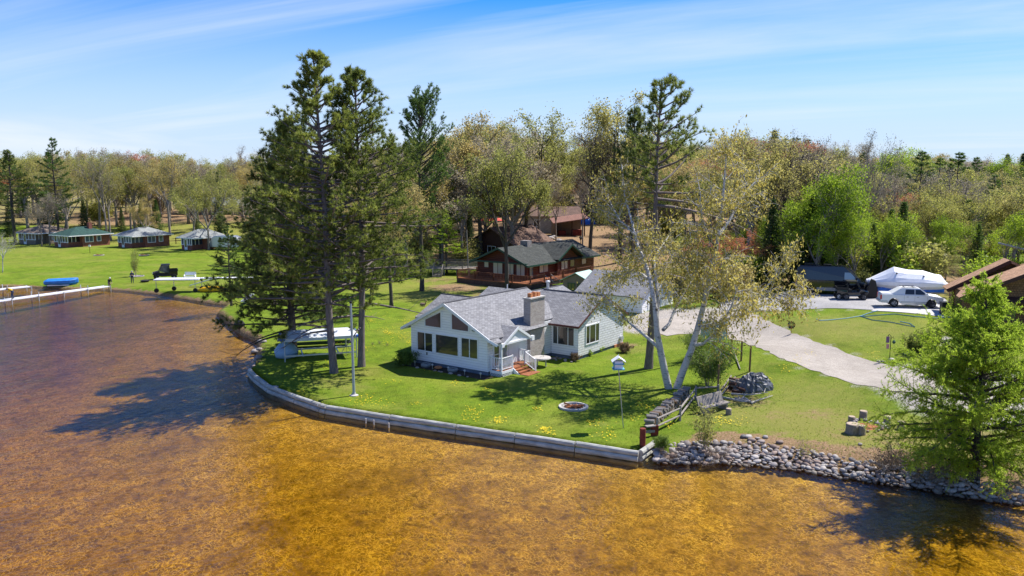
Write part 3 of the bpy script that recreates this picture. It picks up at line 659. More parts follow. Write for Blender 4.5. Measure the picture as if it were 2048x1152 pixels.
def shrubm(seed, H=1.6, R=1., stems=9, leaf=.09, per=5, lm=None, bark=None, dense=1., r0=.018, spread=.55):
    r = random.Random(seed); t = Tree('shrub'); tips = []
    for i in range(stems):
        a = r.uniform(0, 6.28); sp = r.uniform(.05, spread); d = Vec((math.cos(a) * math.sin(sp), math.sin(a) * math.sin(sp), math.cos(sp)))
        pts, rs = limb(r, Vec((math.cos(a) * R * .15, math.sin(a) * R * .15, -.05)), d, H * r.uniform(.7, 1.1), r0, r0 * .4, 5, .14, .02); t.w.tube(pts, rs, 4, False)
        for k in range(int(7 * dense)):
            q, dd = along(pts, r.uniform(.2, 1)); p2, r2 = limb(r, q, swing(r, dd, r.uniform(.4, 1.)), H * r.uniform(.15, .4), r0 * .5, r0 * .25, 3, .2, .03); t.w.tube(p2, r2, 3, False); tips.extend(p2[1:])
        tips.append(pts[-1])
    g = np.random.default_rng(seed); C = np.repeat(np.array([tuple(p) for p in tips]), per, 0); C = C + g.normal(size=C.shape) * leaf * 1.1; C = C[C[:, 2] > .02]
    return t.bake(cards(C, leaf, None, seed, 1.4), bark, lm)
def plant(tree, name, label, cat, loc, h, rz=0., group=None, lm=None, lean=None, sx=1., bark=None, crown='crown', trunk='trunk'):
    o = T(name, label, cat, loc, rz, group); k = h / tree.H; o.scale = (k * sx, k * sx, k)
    if lean: o.rotation_euler = (lean[1], lean[0], rz)
    for nm, me, mt in ((trunk, tree.tm, bark), (crown, tree.cm, lm)):
        c = link(nm, me, o)
        if mt: c.material_slots[0].link = 'OBJECT'; c.material_slots[0].material = mt
    return o
HW = [hardwood(11 + i, 18, .30 + .04 * (i % 3), 5 + i % 2, .62, leaf=.17, per=6, bark=K['bark_grey'], lm=K['l_yel'], scat=.34) for i in range(4)]
HWT = [hardwood(31 + i, 19, .40, 4, .42, (6, 5, 4), leaf=.16, per=5, bark=K['bark_grey'], lm=K['l_ochre'], scat=.34) for i in range(3)]
HWB = [hardwood(41 + i, 18, .38, 5, .5, (7, 6, 5), leaf=.13, per=1, bark=K['bark_twig'], lm=K['l_tan'], r0=.24) for i in range(2)]
HWG = [hardwood(51 + i, 13, .24, 5, .5, (6, 5, 4), leaf=.16, per=6, bark=K['bark_grey'], lm=K['l_bright'], scat=.4, r0=.2, jit=.28) for i in range(2)]
WP = [pine(61 + i, 20, .3, 5.4, .1, .95, K['l_wpine'], K['bark_dark'], 16, .42, .28, .15, up=.1, flat_=.75, sec=13, wd=.028) for i in range(2)]
RPB = pine(65, 20, .35, 4.8, .1, .8, K['l_pined'], K['bark_dark'], 14, .42, .26, .2, wd=.03)
SPR = [spruce(71 + i, 12, 2.3 + .3 * i, .03, K['l_spruce'], K['bark_dark']) for i in range(2)]
SPN = spruce(75, 14, 1.3, .05, K['l_spruce'], K['bark_dark'], droop=.35)
BUSH = [shrubm(81 + i, 3.2, 1.4, 12, .17, 6, K['l_shrub'], K['bark_twig'], 1.6, .03) for i in range(2)]
BRUSH = [shrubm(85 + i, 1.6, 1., 16, .06, 1, K['l_brush'], K['bark_twig'], 1.6, .014, .9) for i in range(2)]
def tree_at(tree, px, pb, pt, name, label, cat='tree', group=None, lm=None, rz=None, sx=1., lean=True, bark=None, ptx=None, **kw):
    g = gp(px, pb); top = zat(pt, g.y); h = top - g.z
    r = random.Random(int(px * 7 + pb)); ln = None
    if ptx is not None: ln = (math.atan2(xat(ptx, g.y, top) - g.x, h), 0)
    return plant(tree, name, label, cat, g, h, r.uniform(0, 6.28) if rz is None else rz, group, lm, ln, sx, bark, **kw)
P_A = pine(101, 22.5, .22, 6.3, .1, .46, K['l_pine'], K['bark_pine'], 32, .33, .26, .22, sec=12)
P_B = pine(102, 21.5, .26, 6.5, .12, .46, K['l_pine'], K['bark_pine'], 32, .33, .25, .22, sec=12)
P_C = pine(103, 17., .12, 4.9, .03, .36, K['l_pined'], K['bark_dark'], 26, .36, .28, .05, up=.1, sec=13, prof=lambda h: min(1., (1 - h) * 1.7 + .08))
P_D = pine(104, 21., .62, 6.2, .3, .62, K['l_pine'], K['bark_pine'], 26, .36, .28, .12, prof=lambda h: min(1., (1 - h) * 1.9 + .1), sec=9, sided=.35)
tree_at(P_A, 668, 745, 105, 'pine_tree', 'tallest red pine with bare grey lower trunk, standing near the seawall left of the flagpole', 'pine tree', 'large pines on the point', rz=.6, ptx=627)
tree_at(P_B, 725, 733, 137, 'pine_tree', 'tall red pine just right of the flagpole, trunk slightly leaning', 'pine tree', 'large pines on the point', rz=2.1, ptx=700)
tree_at(P_C, 585, 708, 235, 'pine_tree', 'dense dark pine with low boughs hanging over the boat lift and water', 'pine tree', 'large pines on the point', rz=4., ptx=563)
tree_at(P_D, 1299, 737, 153, 'pine_tree', 'tall pine with many bare dead branches, standing behind the forked birch', 'pine tree', 'large pines on the point', rz=0., ptx=1323)
P_E = pine(66, 24, .33, 4.6, .12, .62, K['l_wpine'], K['bark_dark'], 22, .36, .28, .12, up=.25, sec=12, wd=.022, asc=.42, sided=.25, prof=lambda h: max(.12, 1 - ((h - .68) / .42) ** 2) ** .6)
tree_at(P_E, 843, 582, 168, 'white_pine', 'tall white pine with long dark trunk rising left of the log cabin', 'pine tree', rz=0., sx=1.)
tree_at(WP[1], 462, 612, 452, 'white_pine', 'small sparse pine on the shore behind the plank wall', 'pine tree', sx=.95)
for i, (px, pb, pt, mt, lab) in enumerate(((1078, 492, 330, 'l_olive', 'slim olive budding tree in front of the pale block building'), (1112, 486, 350, 'l_tan', 'thin bare tree at the corner of the open shed'), (935, 515, 350, 'l_ochre', 'ochre tree in front of the brown-roofed house'), (1165, 500, 330, 'l_tan', 'grey twiggy tree right of the open shed'), (1030, 512, 360, 'l_yel', 'young yellow green tree beside the brown roof'))): tree_at((HW[i % 4], HWB[0], HWT[0], HWB[1], HWT[2])[i], px, pb, pt, 'hardwood_tree', lab, lm=K[mt], sx=.8)
tree_at(RPB, 745, 590, 330, 'pine_tree', 'dark pine on the back lawn between the two tall red pines and the ochre tree', 'pine tree', sx=1.)
tree_at(HW[2], 812, 545, 320, 'hardwood_tree', 'orange budding tree left of the grey raised deck', lm=K['l_ochre'])
tree_at(HWT[1], 700, 540, 345, 'hardwood_tree', 'yellow green tree glimpsed between the trunks of the tall red pines')
tree_at(P_B, 790, 560, 285, 'pine_tree', 'pine with pale bare lower branches behind the two tall red pines', 'pine tree', sx=.8, rz=1.)
tree_at(WP[1], 893, 546, 428, 'white_pine', 'small bright green white pine beside the grey raised deck', 'pine tree', lm=K['l_larch'], sx=1.2)
tree_at(WP[0], 880, 530, 300, 'white_pine', 'light green white pine behind the raised deck', 'pine tree', lm=K['l_larch'], sx=.8)
tree_at(HW[0], 783, 615, 330, 'hardwood_tree', 'ochre budding tree with leaning dark trunk on the lawn behind the tall pines', lm=K['l_ochre'], sx=.8, ptx=765, bark=K['bark_dark'])
tree_at(HW[1], 1014, 577, 275, 'hardwood_tree', 'thick double-trunked tree with yellow green buds in front of the log cabin', r'tree', sx=.85, bark=K['bark_dark'])
tree_at(HW[2], 962, 522, 228, 'hardwood_tree', 'large spreading tree with ochre crown behind the left end of the log cabin', lm=K['l_ochre'], bark=K['bark_dark'])
tree_at(HW[3], 1050, 500, 228, 'hardwood_tree', 'broad yellow green tree behind the log cabin chimney', sx=1., bark=K['bark_dark'])
tree_at(HWT[0], 1238, 525, 186, 'hardwood_tree', 'tall open tree with sparse tan buds right of the log cabin', lm=K['l_olive'], bark=K['bark_dark'])
tree_at(HWB[0], 1180, 520, 230, 'hardwood_tree', 'bare branching tree with fine twigs behind the cabin gable', bark=K['bark_dark'])
tree_at(RPB, 1262, 560, 215, 'pine_tree', 'dark pine close behind the tall dead-branched pine', 'pine tree')
# right background
for i, (px, pb, pt, lab) in enumerate(((1632, 579, 330, 'tallest lime green leafy tree behind the black van'), (1585, 574, 400, 'lime green tree left of the black van'), (1668, 577, 372, 'lime green tree above the front of the black van'), (1705, 580, 415, 'low lime green tree above the utility vehicle'), (1762, 576, 425, 'lime green tree behind the bow of the wrapped boat'), (1890, 560, 430, 'light green tree left of the brown shingled roof'), (2010, 560, 420, 'light green tree over the brown shingled roof'))):
    tree_at(HWG[i % 2], px, pb, pt, 'leafy_tree', lab, lm=K['l_bright'], sx=.9)
for px, pb, pt, lab in ((1590, 575, 440, 'dark small spruce left of the black van'), (1645, 577, 452, 'small green spruce against the black van roof'), (1740, 574, 445, 'green spruce left of the wrapped boat'), (1798, 572, 400, 'blue green spruce between the boat and the coral maple'), (1950, 560, 445, 'green spruce left of the brown roof ridge')):
    tree_at(SPR[px % 2], px, pb, pt, 'spruce_tree', lab, 'spruce tree', lm=K['l_wpine'], sx=1.15)
tree_at(SPR[0], 1540, 575, 395, 'spruce_tree', 'dark green spruce behind the driveway, left of the black van', 'spruce tree')
tree_at(SPR[1], 1618, 575, 390, 'spruce_tree', 'dark spruce just behind the rear of the black van', 'spruce tree', sx=1.1)
tree_at(SPR[1], 1672, 572, 395, 'spruce_tree', 'shaded spruce behind the front of the black van', 'spruce tree', sx=1.1)
tree_at(SPR[0], 1775, 570, 415, 'spruce_tree', 'green spruce rising behind the white wrapped boat', 'spruce tree', lm=K['l_wpine'], sx=1.1)
tree_at(HWB[1], 1725, 552, 258, 'aspen_tree', 'tall thin aspen with leaning pale trunk above the wrapped boat', 'aspen tree', sx=.55, ptx=1747, bark=K['bark_grey'])
tree_at(HWB[0], 1608, 545, 262, 'hardwood_tree', 'bare dark-limbed tree against the sky behind the lime green maple', bark=K['bark_dark'], sx=.8, ptx=1640)
tree_at(HWT[1], 1490, 560, 262, 'hardwood_tree', 'tall budding tree with many forks left of the dark spruce', lm=K['l_olive'])
tree_at(HWT[2], 1560, 558, 258, 'hardwood_tree', 'tall budding tree with dark forked limbs above the dark spruce', lm=K['l_olive'], bark=K['bark_dark'])
tree_at(HW[0], 1478, 578, 455, 'maple_tree', 'small red-orange budding maple behind the right birch trunk', 'maple tree', lm=K['l_red'])
tree_at(HW[2], 1395, 600, 470, 'maple_tree', 'dark red budding maple between the two birch trunks', 'maple tree', lm=K['l_red'])
tree_at(HW[1], 1815, 520, 378, 'maple_tree', 'coral red budding maple at the woods edge beside the power pole', 'maple tree', lm=K['l_red'])
for a, lab in (((1832, 500, 303), 'white pine with wind-swept flat boughs on the right skyline'), ((1905, 500, 306), 'tallest white pine right of centre in the right-hand woods'), ((1870, 480, 316), 'dark pine between two white pines on the right skyline'), ((1978, 520, 350), 'light green pine above the brown shingled house'), ((2035, 540, 372), 'green pine beyond the brown shingled house at the photo edge'), ((1930, 540, 400), 'mid green pine behind the roof of the brown shingled house')):
    tree_at(WP[a[0] % 2], *a, 'white_pine', lab, 'pine tree', sx=1.15)
tree_at(SPN, 1993, 470, 335, 'spruce_tree', 'narrow dark spruce spire in the right-hand woods', 'spruce tree')
tree_at(HWG[0], 2040, 470, 392, 'flowering_tree', 'tree with bright yellow blossom at the right edge', 'tree', lm=K['l_forsy'], sx=.9)
# left background
tree_at(RPB, 30, 490, 300, 'pine_tree', 'dark pine at the left edge beside the tan cottage', 'pine tree', sx=1.1)
tree_at(WP[0], 118, 486, 276, 'white_pine', 'tall dark pine rising between the tan cottage and the green-roofed cottage', 'pine tree', sx=.8)
for i, (px, pb, pt, mt, lab) in enumerate([(137, 480, 320, 'l_olive', 'budding tree behind the green-roofed cottage'), (84, 493, 395, 'l_tan', 'small pinkish bare tree in front of the tan cottage'), (100, 491, 380, 'l_tan', 'pinkish budding tree at the corner of the green-roofed cottage'),
     (215, 485, 296, 'l_yel', 'tall yellow green tree between the green-roofed and the middle brick cottage'), (222, 482, 330, 'l_olive', 'grey multi-trunk tree just left of the middle brick cottage'), (262, 462, 305, 'l_ochre', 'tall ochre tree behind the middle brick cottage'),
     (340, 474, 303, 'l_ochre', 'tall leaning dark trunk tree right of the middle brick cottage'), (391, 492, 345, 'l_olive', 'tree growing beside the porch of the right brick cottage'), (418, 500, 340, 'l_yel', 'tree in front of the right brick cottage'), (492, 436, 290, 'l_tan', 'nearly bare tree on the slope right of the brick cottages'), (295, 492, 395, 'l_ochre', 'golden budding young tree at the corner of the middle brick cottage')]):
    tree_at((HW + HWT + HWB)[(i * 5) % 8 if mt != 'l_tan' else 7 + i % 2], px, pb, pt, 'hardwood_tree', lab, lm=K[mt], sx=.85)
tree_at(SPN, 440, 470, 343, 'spruce_tree', 'slim dark spruce beside the silver camper trailer', 'spruce tree')
for px, pb, pt, lab in ((170, 470, 395, 'dark spruce behind the brick end of the green-roofed cottage'), (245, 470, 415, 'spruce behind the left corner of the middle brick cottage'), (283, 468, 405, 'green spruce behind the middle of the middle brick cottage'), (315, 470, 398, 'green spruce behind the right corner of the middle brick cottage'), (395, 480, 420, 'small spruce behind the right brick cottage'), (20, 470, 400, 'dark spruce behind the tan cottage')):
    tree_at(SPR[px % 2], px, pb, pt, 'spruce_tree', lab, 'spruce tree', lm=K['l_wpine'] if px > 240 else None)
# woods filling the background, row by row
SKY = [(-200, 300), (0, 308), (100, 302), (200, 298), (350, 305), (430, 318), (500, 306), (560, 312), (700, 300), (800, 285), (880, 262), (950, 245), (1060, 250), (1120, 300), (1200, 278), (1300, 275), (1450, 278), (1560, 272), (1650, 290), (1700, 308), (1760, 308), (1850, 314), (2048, 312), (2300, 318)]
def skyl(px):
    for (a, b), (c, d) in zip(SKY, SKY[1:]):
        if a <= px <= c: return b + (d - b) * (px - a) / (c - a)
    return 325
rt = random.Random(77); nfill = 0
def region(px): return 'behind the brick cottages' if px < 520 else 'behind the tall red pines' if px < 820 else 'behind the log cabin' if px < 1230 else 'behind the forked birch' if px < 1480 else 'behind the driveway and vehicles' if px < 1800 else 'beyond the brown shingled house'
for Yr, step, drop in ((140, 40, 70), (165, 36, 45), (195, 31, 28), (240, 27, 10), (310, 27, 0)):
    px = -140 + rt.uniform(0, 20)
    while px < 2200:
        px += step * rt.uniform(.6, 1.4)
        if Yr < 200 and (330 < px < 520 or px < 330): 
            if Yr != 195 and Yr < 230 and px < 520: continue
            if px < 520: drop = 6
        if Yr < 190 and 1030 < px < 1300: continue
        y = Yr * rt.uniform(.93, 1.07) + (8 if px < 520 and Yr < 230 else 0); x = xat(px, y, 5.); z = gz(x, y); top = zat(skyl(px) + rt.uniform(-6, 22) - (9 if px > 1480 else 0) + drop * rt.uniform(.3, 1.2), y); h = top - z
        if h < 5: h = 5
        u = rt.random(); rightw = px > 1480; c = None
        if u < (.30 if rightw else .10): tr, mt, nm, cn = rt.choice(WP + SPR), None, 'pine_tree', 'dark green conifer'
        elif u < .44: tr, mt, nm, cn = rt.choice(HW), 'l_yel', 'hardwood_tree', 'yellow green budding tree'
        elif u < .56: tr, mt, nm, cn = rt.choice(HW + HWT), 'l_ochre', 'hardwood_tree', 'ochre budding tree'
        elif u < .70: tr, mt, nm, cn = rt.choice(HW + HWT), 'l_olive', 'hardwood_tree', 'olive budding tree'
        elif u < .93: tr, mt, nm, cn = rt.choice(HWB + HW), 'l_tan', 'hardwood_tree', 'tan nearly bare tree'
        elif u < .96: tr, mt, nm, cn = rt.choice(HW), 'l_red', 'maple_tree', 'reddish budding maple'
        else: tr, mt, nm, cn = rt.choice(HWG if rightw else HW), 'l_bright' if rightw else 'l_yel', 'hardwood_tree', 'fresh green leafy tree' if rightw else 'yellow green budding tree'
        depth = 'edge of the woods' if Yr < 200 else 'woods' if Yr < 260 else 'far woods'
        plant(tr, nm, f'{cn} in the {depth} {region(px)}', 'tree', (x, y, z), h, rt.uniform(0, 6.28), 'trees of the background woods', K[mt] if mt else None, None, rt.uniform(1.0, 1.4)); nfill += 1
print('fill', nfill)
for i in range(26):
    y = rt.uniform(104, 150); px = 1470 + 25 * i + rt.uniform(-14, 14); k = rt.choice((0, 1, 1, 2, 2, 3)); x = xat(px, y, 4.); z = gz(x, y)
    plant((WP[i % 2], HWB[i % 2], HWT[i % 3], HW[i % 4])[k], 'woods_tree', f'tall {("dark white pine", "bare grey tree", "olive budding tree", "muted green tree")[k]} standing in the right-hand woods {region(px)}', 'tree', (x, y, z), zat(skyl(px) + rt.uniform(2, 65), y) - z, rt.uniform(0, 6), 'tall trees of the right-hand woods', (None, K['l_tan'], K['l_olive'], K['l_yel'])[k], None, 1.15)
for i in range(46):
    y = rt.uniform(98, 150); px = rt.uniform(1470, 2130); k = rt.choice((0, 1, 1, 2, 3, 3)); x = xat(px, y, 4.)
    plant((HWG[i % 2], HW[i % 4], HWB[i % 2], SPR[i % 2])[k], 'young_tree', f'{("lime green", "yellow green", "tan", "dark evergreen")[k]} young tree at the edge of the right-hand woods {region(px)}', 'tree', (x, y, gz(x, y)), rt.uniform(5, 9.5), rt.uniform(0, 6), 'young trees of the right-hand woods edge', (K['l_bright'], K['l_yel'], K['l_tan'], K['l_wpine'])[k], None, 1.1)
# thicket at the wood's edge on the right
for i in range(34):
    px = rt.uniform(1460, 2120); pb = rt.uniform(560, 592) if px < 1900 else rt.uniform(540, 600); h = rt.uniform(2.5, 5.); q = gp(px, pb - 4)
    k = i % 3; plant(BUSH[i % 2] if k < 2 else HW[i % 4], 'bush', f'{("yellow green", "lime green", "tan twiggy")[k]} bush in the thicket {"behind the van and utility vehicle" if px < 1740 else "behind the wrapped boat" if px < 1880 else "around the brown shingled house"}', 'bush', q, h, rt.uniform(0, 6), 'bushes of the roadside thicket', K[('l_yel', 'l_bright', 'l_olive')[k]], None, 1.2)
for i in range(150):
    y = rt.choice((135, 165, 205, 250)) * rt.uniform(.92, 1.08); px = rt.uniform(-60, 2120); h = rt.uniform(2.5, 6.5) * (1 if y < 200 else 1.3)
    if y < 200 and (px < 600 or 1000 < px < 1320): continue
    x = xat(px, y, 4.); k = rt.choice((0, 0, 1, 2, 2, 3)); 
    plant((BUSH + HW)[rt.choice((0, 1, 2, 3))] if k != 3 else rt.choice(SPR), 'understory_tree', f'{("olive", "yellow green", "tan", "dark green")[k]} low young tree in the understory {region(px)}', 'tree', (x, y, gz(x, y)), h, rt.uniform(0, 6), 'understory of the background woods', K[('l_olive', 'l_yel', 'l_tan', 'l_spruce')[k]], None, 1.35)
for i in range(16):
    px = rt.uniform(1310, 1500); pb = rt.uniform(555, 600); q = gp(px, pb)
    plant(BUSH[i % 2], 'bush', f'{("ochre", "reddish brown")[i % 2]} bush in the undergrowth between the birch trunks and garage', 'bush', q, rt.uniform(2, 4), rt.uniform(0, 6), 'bushes behind the garage', K[('l_ochre', 'l_tan')[i % 2]], None, 1.2)
# ------------------------------------------------------------------ white lake house (local axes: x along the front wall to the right, y away from the lake)
UA = rad(-36.5); HZ = .6
house = T('white_house', 'white lap-sided lake house with grey shingle roofs and a tall brick chimney', 'house', (-1.81, 60.62, HZ), UA)
RZ, SL = 5.14, .52   # ridge height, roof slope
def roofz(u): return RZ - SL * abs(u + 3.83)
m = MB(); m.box(-7.6, -.03, .05, 12.4, -.5, .32); m.box(.0, 2.55, 8.45, 15.75, -.5, .32); m.box(-10.2, -7.6, 4.3, 10., -.5, .32); m.box(-9.9, -2.2, 11., 18., -.5, .32)
m.build('foundation', K['foundation'], house)
wt = roofz(-7.65) - .16
m = MB(); m.prism([(-7.65, 0, .3), (0, 0, .3), (0, 0, roofz(0) - .16), (-3.83, 0, RZ - .16), (-7.65, 0, wt)], (0, 10.3, 0)); m.build('wall', K['siding'], house)
# right wing
WR, WS = 4.84, .505
wz = lambda v: WR - WS * abs(v - 12.05)
m = MB(); m.prism([(2.62, 8.4, .3), (2.62, 15.7, .3), (2.62, 15.7, wz(15.7) - .12), (2.62, 12.05, WR - .12), (2.62, 8.4, wz(8.4) - .12)], (-6, 0, 0))
m.k = 0; m.build('wing_wall', [K['shake']], house)
m = MB(); m.box(.1, 2.6, 8.375, 8.4, .3, wz(8.4) - .15); m.build('wing_front_wall', K['siding'], house)
# other rear wings
m = MB(); m.prism([(-10.3, 4.2, .3), (-10.3, 10.1, .3), (-10.3, 10.1, 2.9), (-10.3, 7.15, 4.25), (-10.3, 4.2, 2.9)], (3, 0, 0))
m.prism([(-10., 10.9, .3), (-10., 15.9, .3), (-10., 15.9, 3.05), (-10., 13.3, 4.25), (-10., 10.9, 3.05)], (5, 0, 0))
m.prism([(-8.4, 18., .3), (-2.2, 18., .3), (-2.2, 18., 2.75), (-5.3, 18., 4.25), (-8.4, 18., 2.75)], (0, -7, 0)); m.build('rear_wall', K['siding'], house)
def gable(m, along_, c, half, over, z, sl, a0, a1, th=.14):
    """two roof slabs; ridge parallel to axis along_ ('v' or 'u') at cross position c"""
    w = half + over
    for s in (-1, 1):
        e = z - sl * w
        if along_ == 'v': P = [(c, a0, z), (c, a1, z), (c + s * w, a1, e), (c + s * w, a0, e)]
        else: P = [(a0, c, z), (a1, c, z), (a1, c + s * w, e), (a0, c + s * w, e)]
        m.slab(P if s > 0 else P[::-1], th)
m = MB(); w_ = 4.42
m.slab([(-3.83, -.5, RZ), (-3.83, 10.4, RZ), (-3.83 - w_, 10.4, RZ - SL * w_), (-3.83 - w_, -.5, RZ - SL * w_)], .14)
m.slab([(u, v, roofz(u)) for u, v in ((-3.83, -.5), (.59, -.5), (.59, 7.0), (.02, 7.0), (.02, 9.1), (-1.2, 10.4), (-3.83, 10.4))], .14)
m.slab([(.5, .15, roofz(.5)), (1.05, .15, roofz(1.05)), (1.05, 4.4, roofz(1.05)), (.5, 4.4, roofz(.5))], .14) if False else None
gable(m, 'u', 12.05, 3.65, .38, WR, WS, -3.4, 2.85)
gable(m, 'u', 7.15, 2.95, .5, 4.4, .46, -10.7, -4.5); gable(m, 'u', 13.3, 2.5, .5, 4.4, .46, -10.3, -5.2); gable(m, 'v', -5.3, 3.1, .5, 4.4, .48, 9.9, 18.2)
rf = m.build('roof', K['shingle'], house)
m = MB()
m.tube([(-3.83, -.5, RZ + .01), (-3.83, 10.3, RZ + .01)], .07, 6); m.tube([(-3.2, 12.05, WR + .01), (2.85, 12.05, WR + .01)], .07, 6); m.tube([(-10.7, 7.15, 4.4), (-5.2, 7.15, 4.4)], .06, 6); m.tube([(-5.3, 10.4, 4.4), (-5.3, 18.2, 4.4)], .06, 6)
m.build('ridge_cap', flat('dark_ridge_cap', (.09, .09, .1), .9), rf)
# white barge boards on the front gable
m = MB()
for s in (-1, 1):
    w = 4.46
    m.prism([(-3.83, -.53, RZ + .02), (-3.83 + s * w, -.53, RZ - SL * w + .02), (-3.83 + s * w, -.53, RZ - SL * w - .2), (-3.83, -.53, RZ - .22)], (0, .05, 0))
    m.prism([(-3.83, -.47, RZ - .165), (-3.83 + s * w, -.47, RZ - SL * w - .165), (-3.83 + s * w, .02, RZ - SL * w - .165), (-3.83, .02, RZ - .165)], (0, 0, -.02))
m.beam((-8.3, -.5, RZ - SL * 4.46 - .1), (-8.3, 10.4, RZ - SL * 4.46 - .1), .04, .17)
m.build('barge_board', K['white'], rf)
m = MB()
e = WR - WS * 4.03
m.beam((-.2, 8.0, e - .07), (2.87, 8.0, e - .07), .05, .17)
for s in (-1, 1): m.prism([(2.86, 12.05, WR + .02), (2.86, 12.05 + s * 4.05, e + .02), (2.86, 12.05 + s * 4.05, e - .15), (2.86, 12.05, WR - .15)], (.04, 0, 0))
m.build('maroon_fascia', K['maroon'], rf)
# windows of the front gable
N = (0, -1, 0); AX = (1, 0, 0)
window(house, (-6.93, 0, 1.14), AX, N, 1.54, 1.4, K['white'], K['glass'], (.5,), name='sliding_window')
window(house, (-5.02, 0, 1.14), AX, N, 2.21, 1.42, K['white'], K['glass'], (), name='picture_window')
window(house, (-2.44, 0, 1.17), AX, N, 1.52, 1.42, K['white'], K['glass'], (.5,), name='sliding_window')
for pts in ([(-6.09, 3.13), (-4.51, 3.13), (-4.51, 4.33), (-6.09, 3.6)], [(-3.38, 3.15), (-1.78, 3.15), (-1.78, 3.67), (-3.38, 4.34)]):
    c = Vec((sum(p[0] for p in pts) / 4, 0, sum(p[1] for p in pts) / 4)); P = [Vec((a, -.02, b)) for a, b in pts]
    out = [c + (p - c) * 1.16 for p in P]; f = MB()
    for i in range(4):
        j = (i + 1) % 4; f.prism([P[i], P[j], Vec((out[j].x, -.02, out[j].z)), Vec((out[i].x, -.02, out[i].z))], (0, -.04, 0))
    f = f.build('gable_window', K['white'], house); g = MB(); g.prism([(p.x, 0, p.z) for p in P], (0, -.025, 0)); g.build('pane', K['glass_b'], f)
m = MB(); m.tube([(-1.15, -.02, 3.3), (-1.15, -.16, 3.34)], .03, 6)
for dx in (-.1, .1): m.tube([(-1.15 + dx * .3, -.14, 3.36), (-1.15 + dx, -.24, 3.28)], [.03, .075], 8)
m.build('flood_lamp', K['metal'], house)
m = MB(); m.box(-6.02, -5.94, -.05, 0, .82, 1.02); m.build('outlet_box', K['black'], house)
# wing windows
window(house, (-.1 + .35, 8.375, 1.14), AX, N, 1.98, 1.42, K['white'], K['glass'], (.22, .72), name='wing_window')
window(house, (2.62, 9.55, 1.14), (0, 1, 0), (1, 0, 0), 2.0, 1.45, K['white'], K['glass'], (.27, .72), name='side_window')
m = MB(); m.cyl((2.62, 15.2, .75), (2.86, 15.2, .75), .22, 10); m.build('dryer_vent', K['alum'], house)
m = MB(); m.box(2.6, 2.66, 14.2, 15.7, -.2, .3); m.build('foundation_brick', K['clay'], house)
# chimney
ch = MB(); ch.box(-.35, .3, 5.05, 7.0, -.4, 5.12); ch = ch.build('chimney', K['brick'], house)
m = MB(); m.box(-.42, .37, 4.98, 7.07, 5.12, 5.22); m.build('chimney_cap', K['concrete'], ch)
for v, h in ((5.5, .32), (6.05, .36), (6.5, .3)):
    m = MB(); m.box(-.2, .12, v - .16, v + .16, 5.22, 5.22 + h); m.box(-.14, .06, v - .1, v + .1, 5.225 + h, 5.23 + h); m.build('flue_pot', K['clay'], ch)
m = MB(); m.lathe([(.13, 0), (.13, .85), (.2, .86), (.22, 1.0), (.1, 1.06)], 12, (-5.0, 15.3, 4.1)); m.build('vent_pipe', K['alum'], house)
m = MB(); m.lathe([(.07, 0), (.07, .5), (.16, .52), (.16, .62), (.04, .7)], 10, (-1.6, 8.3, 4.0)); m.build('roof_vent', K['alum'], house)
m = MB(); m.lathe([(.05, 0), (.05, .45)], 8, (-8.2, 13.4, 4.3)); m.build('roof_pipe', K['white'], house)
# porch
pr = MB(); pz, ps = 3.45, .56
for s in (-1, 1):
    w = 1.95; P = [(1.05, 2.35, pz), (-1.3, 2.35, pz), (-1.3, 2.35 + s * w, pz - ps * w), (1.05, 2.35 + s * w, pz - ps * w)]
    pr.slab(P, .12)
pr.slab([(.5, -.5, roofz(.5)), (.5, .6, roofz(.5)), (1.05, .45, roofz(1.05)), (1.05, -.2, roofz(1.05))], .12)
pr = pr.build('porch_roof', K['shingle'], house)
m = MB()
for s in (-1, 1):
    w = 2.0; m.prism([(1.06, 2.35, pz + .02), (1.06, 2.35 + s * w, pz - ps * w + .02), (1.06, 2.35 + s * w, pz - ps * w - .2), (1.06, 2.35, pz - .2)], (.05, 0, 0))
m.prism([(.95, .55, 2.42), (.95, 4.15, 2.42), (.95, 2.35, pz - .17)], (.04, 0, 0)); m.beam((1.0, .45, 2.38), (1.0, 4.25, 2.38), .12, .14); m.beam((.5, -.53, roofz(.5) - .1), (1.1, -.22, 2.42), .05, .2)
m.beam((.55, .35, 2.36), (1.08, .35, 2.36), .06, .16); m.box(.92, 1.14, 4.1, 4.42, 2.14, 2.5); m.box(.92, 1.14, .3, .6, 2.2, 2.48); m.build('porch_gable', K['white'], pr)
m = MB(); m.box(0.01, 1.1, .3, 4.0, .33, .43); m.box(1.1, 1.4, 1.75, 3.3, .22, .3); m.box(1.4, 1.7, 1.75, 3.3, .08, .16); m.box(1.72, 2.5, 1.7, 3.3, -.04, .05)
m.build('porch_deck', K['deckred'], house)
m = MB(); m.prism([(1.1, 1.7, .43), (1.78, 1.7, -.05), (1.1, 1.7, -.05)], (0, .05, 0)); m.box(.02, 1.12, .27, .3, .22, .42); m.box(1.1, 1.13, .3, 1.7, .22, .42); m.build('stair_stringer', K['white'], house)
m = MB()
for a in np.arange(-.35, 1.1, .19):
    for s in (-1, 1):
        x0, x1 = (a, a + .33) if s > 0 else (a + .33, a)
        c0, c1 = min(max(x0, .02), 1.1), min(max(x1, .02), 1.1)
        if abs(c1 - c0) > .05: m.beam((c0, .285, -.1 + .33 * (abs(c0 - x0)) / .33), (c1, .285, .22 - .33 * abs(c1 - x1) / .33), .012, .035)
for a in np.arange(.3, 1.6, .19):
    for s in (-1, 1):
        y0, y1 = (a, min(a + .33, 1.68)) if s > 0 else (min(a + .33, 1.68), a); m.beam((1.115, y0, -.1), (1.115, y1, .22), .012, .035)
m.build('lattice_skirt', K['white'], house)
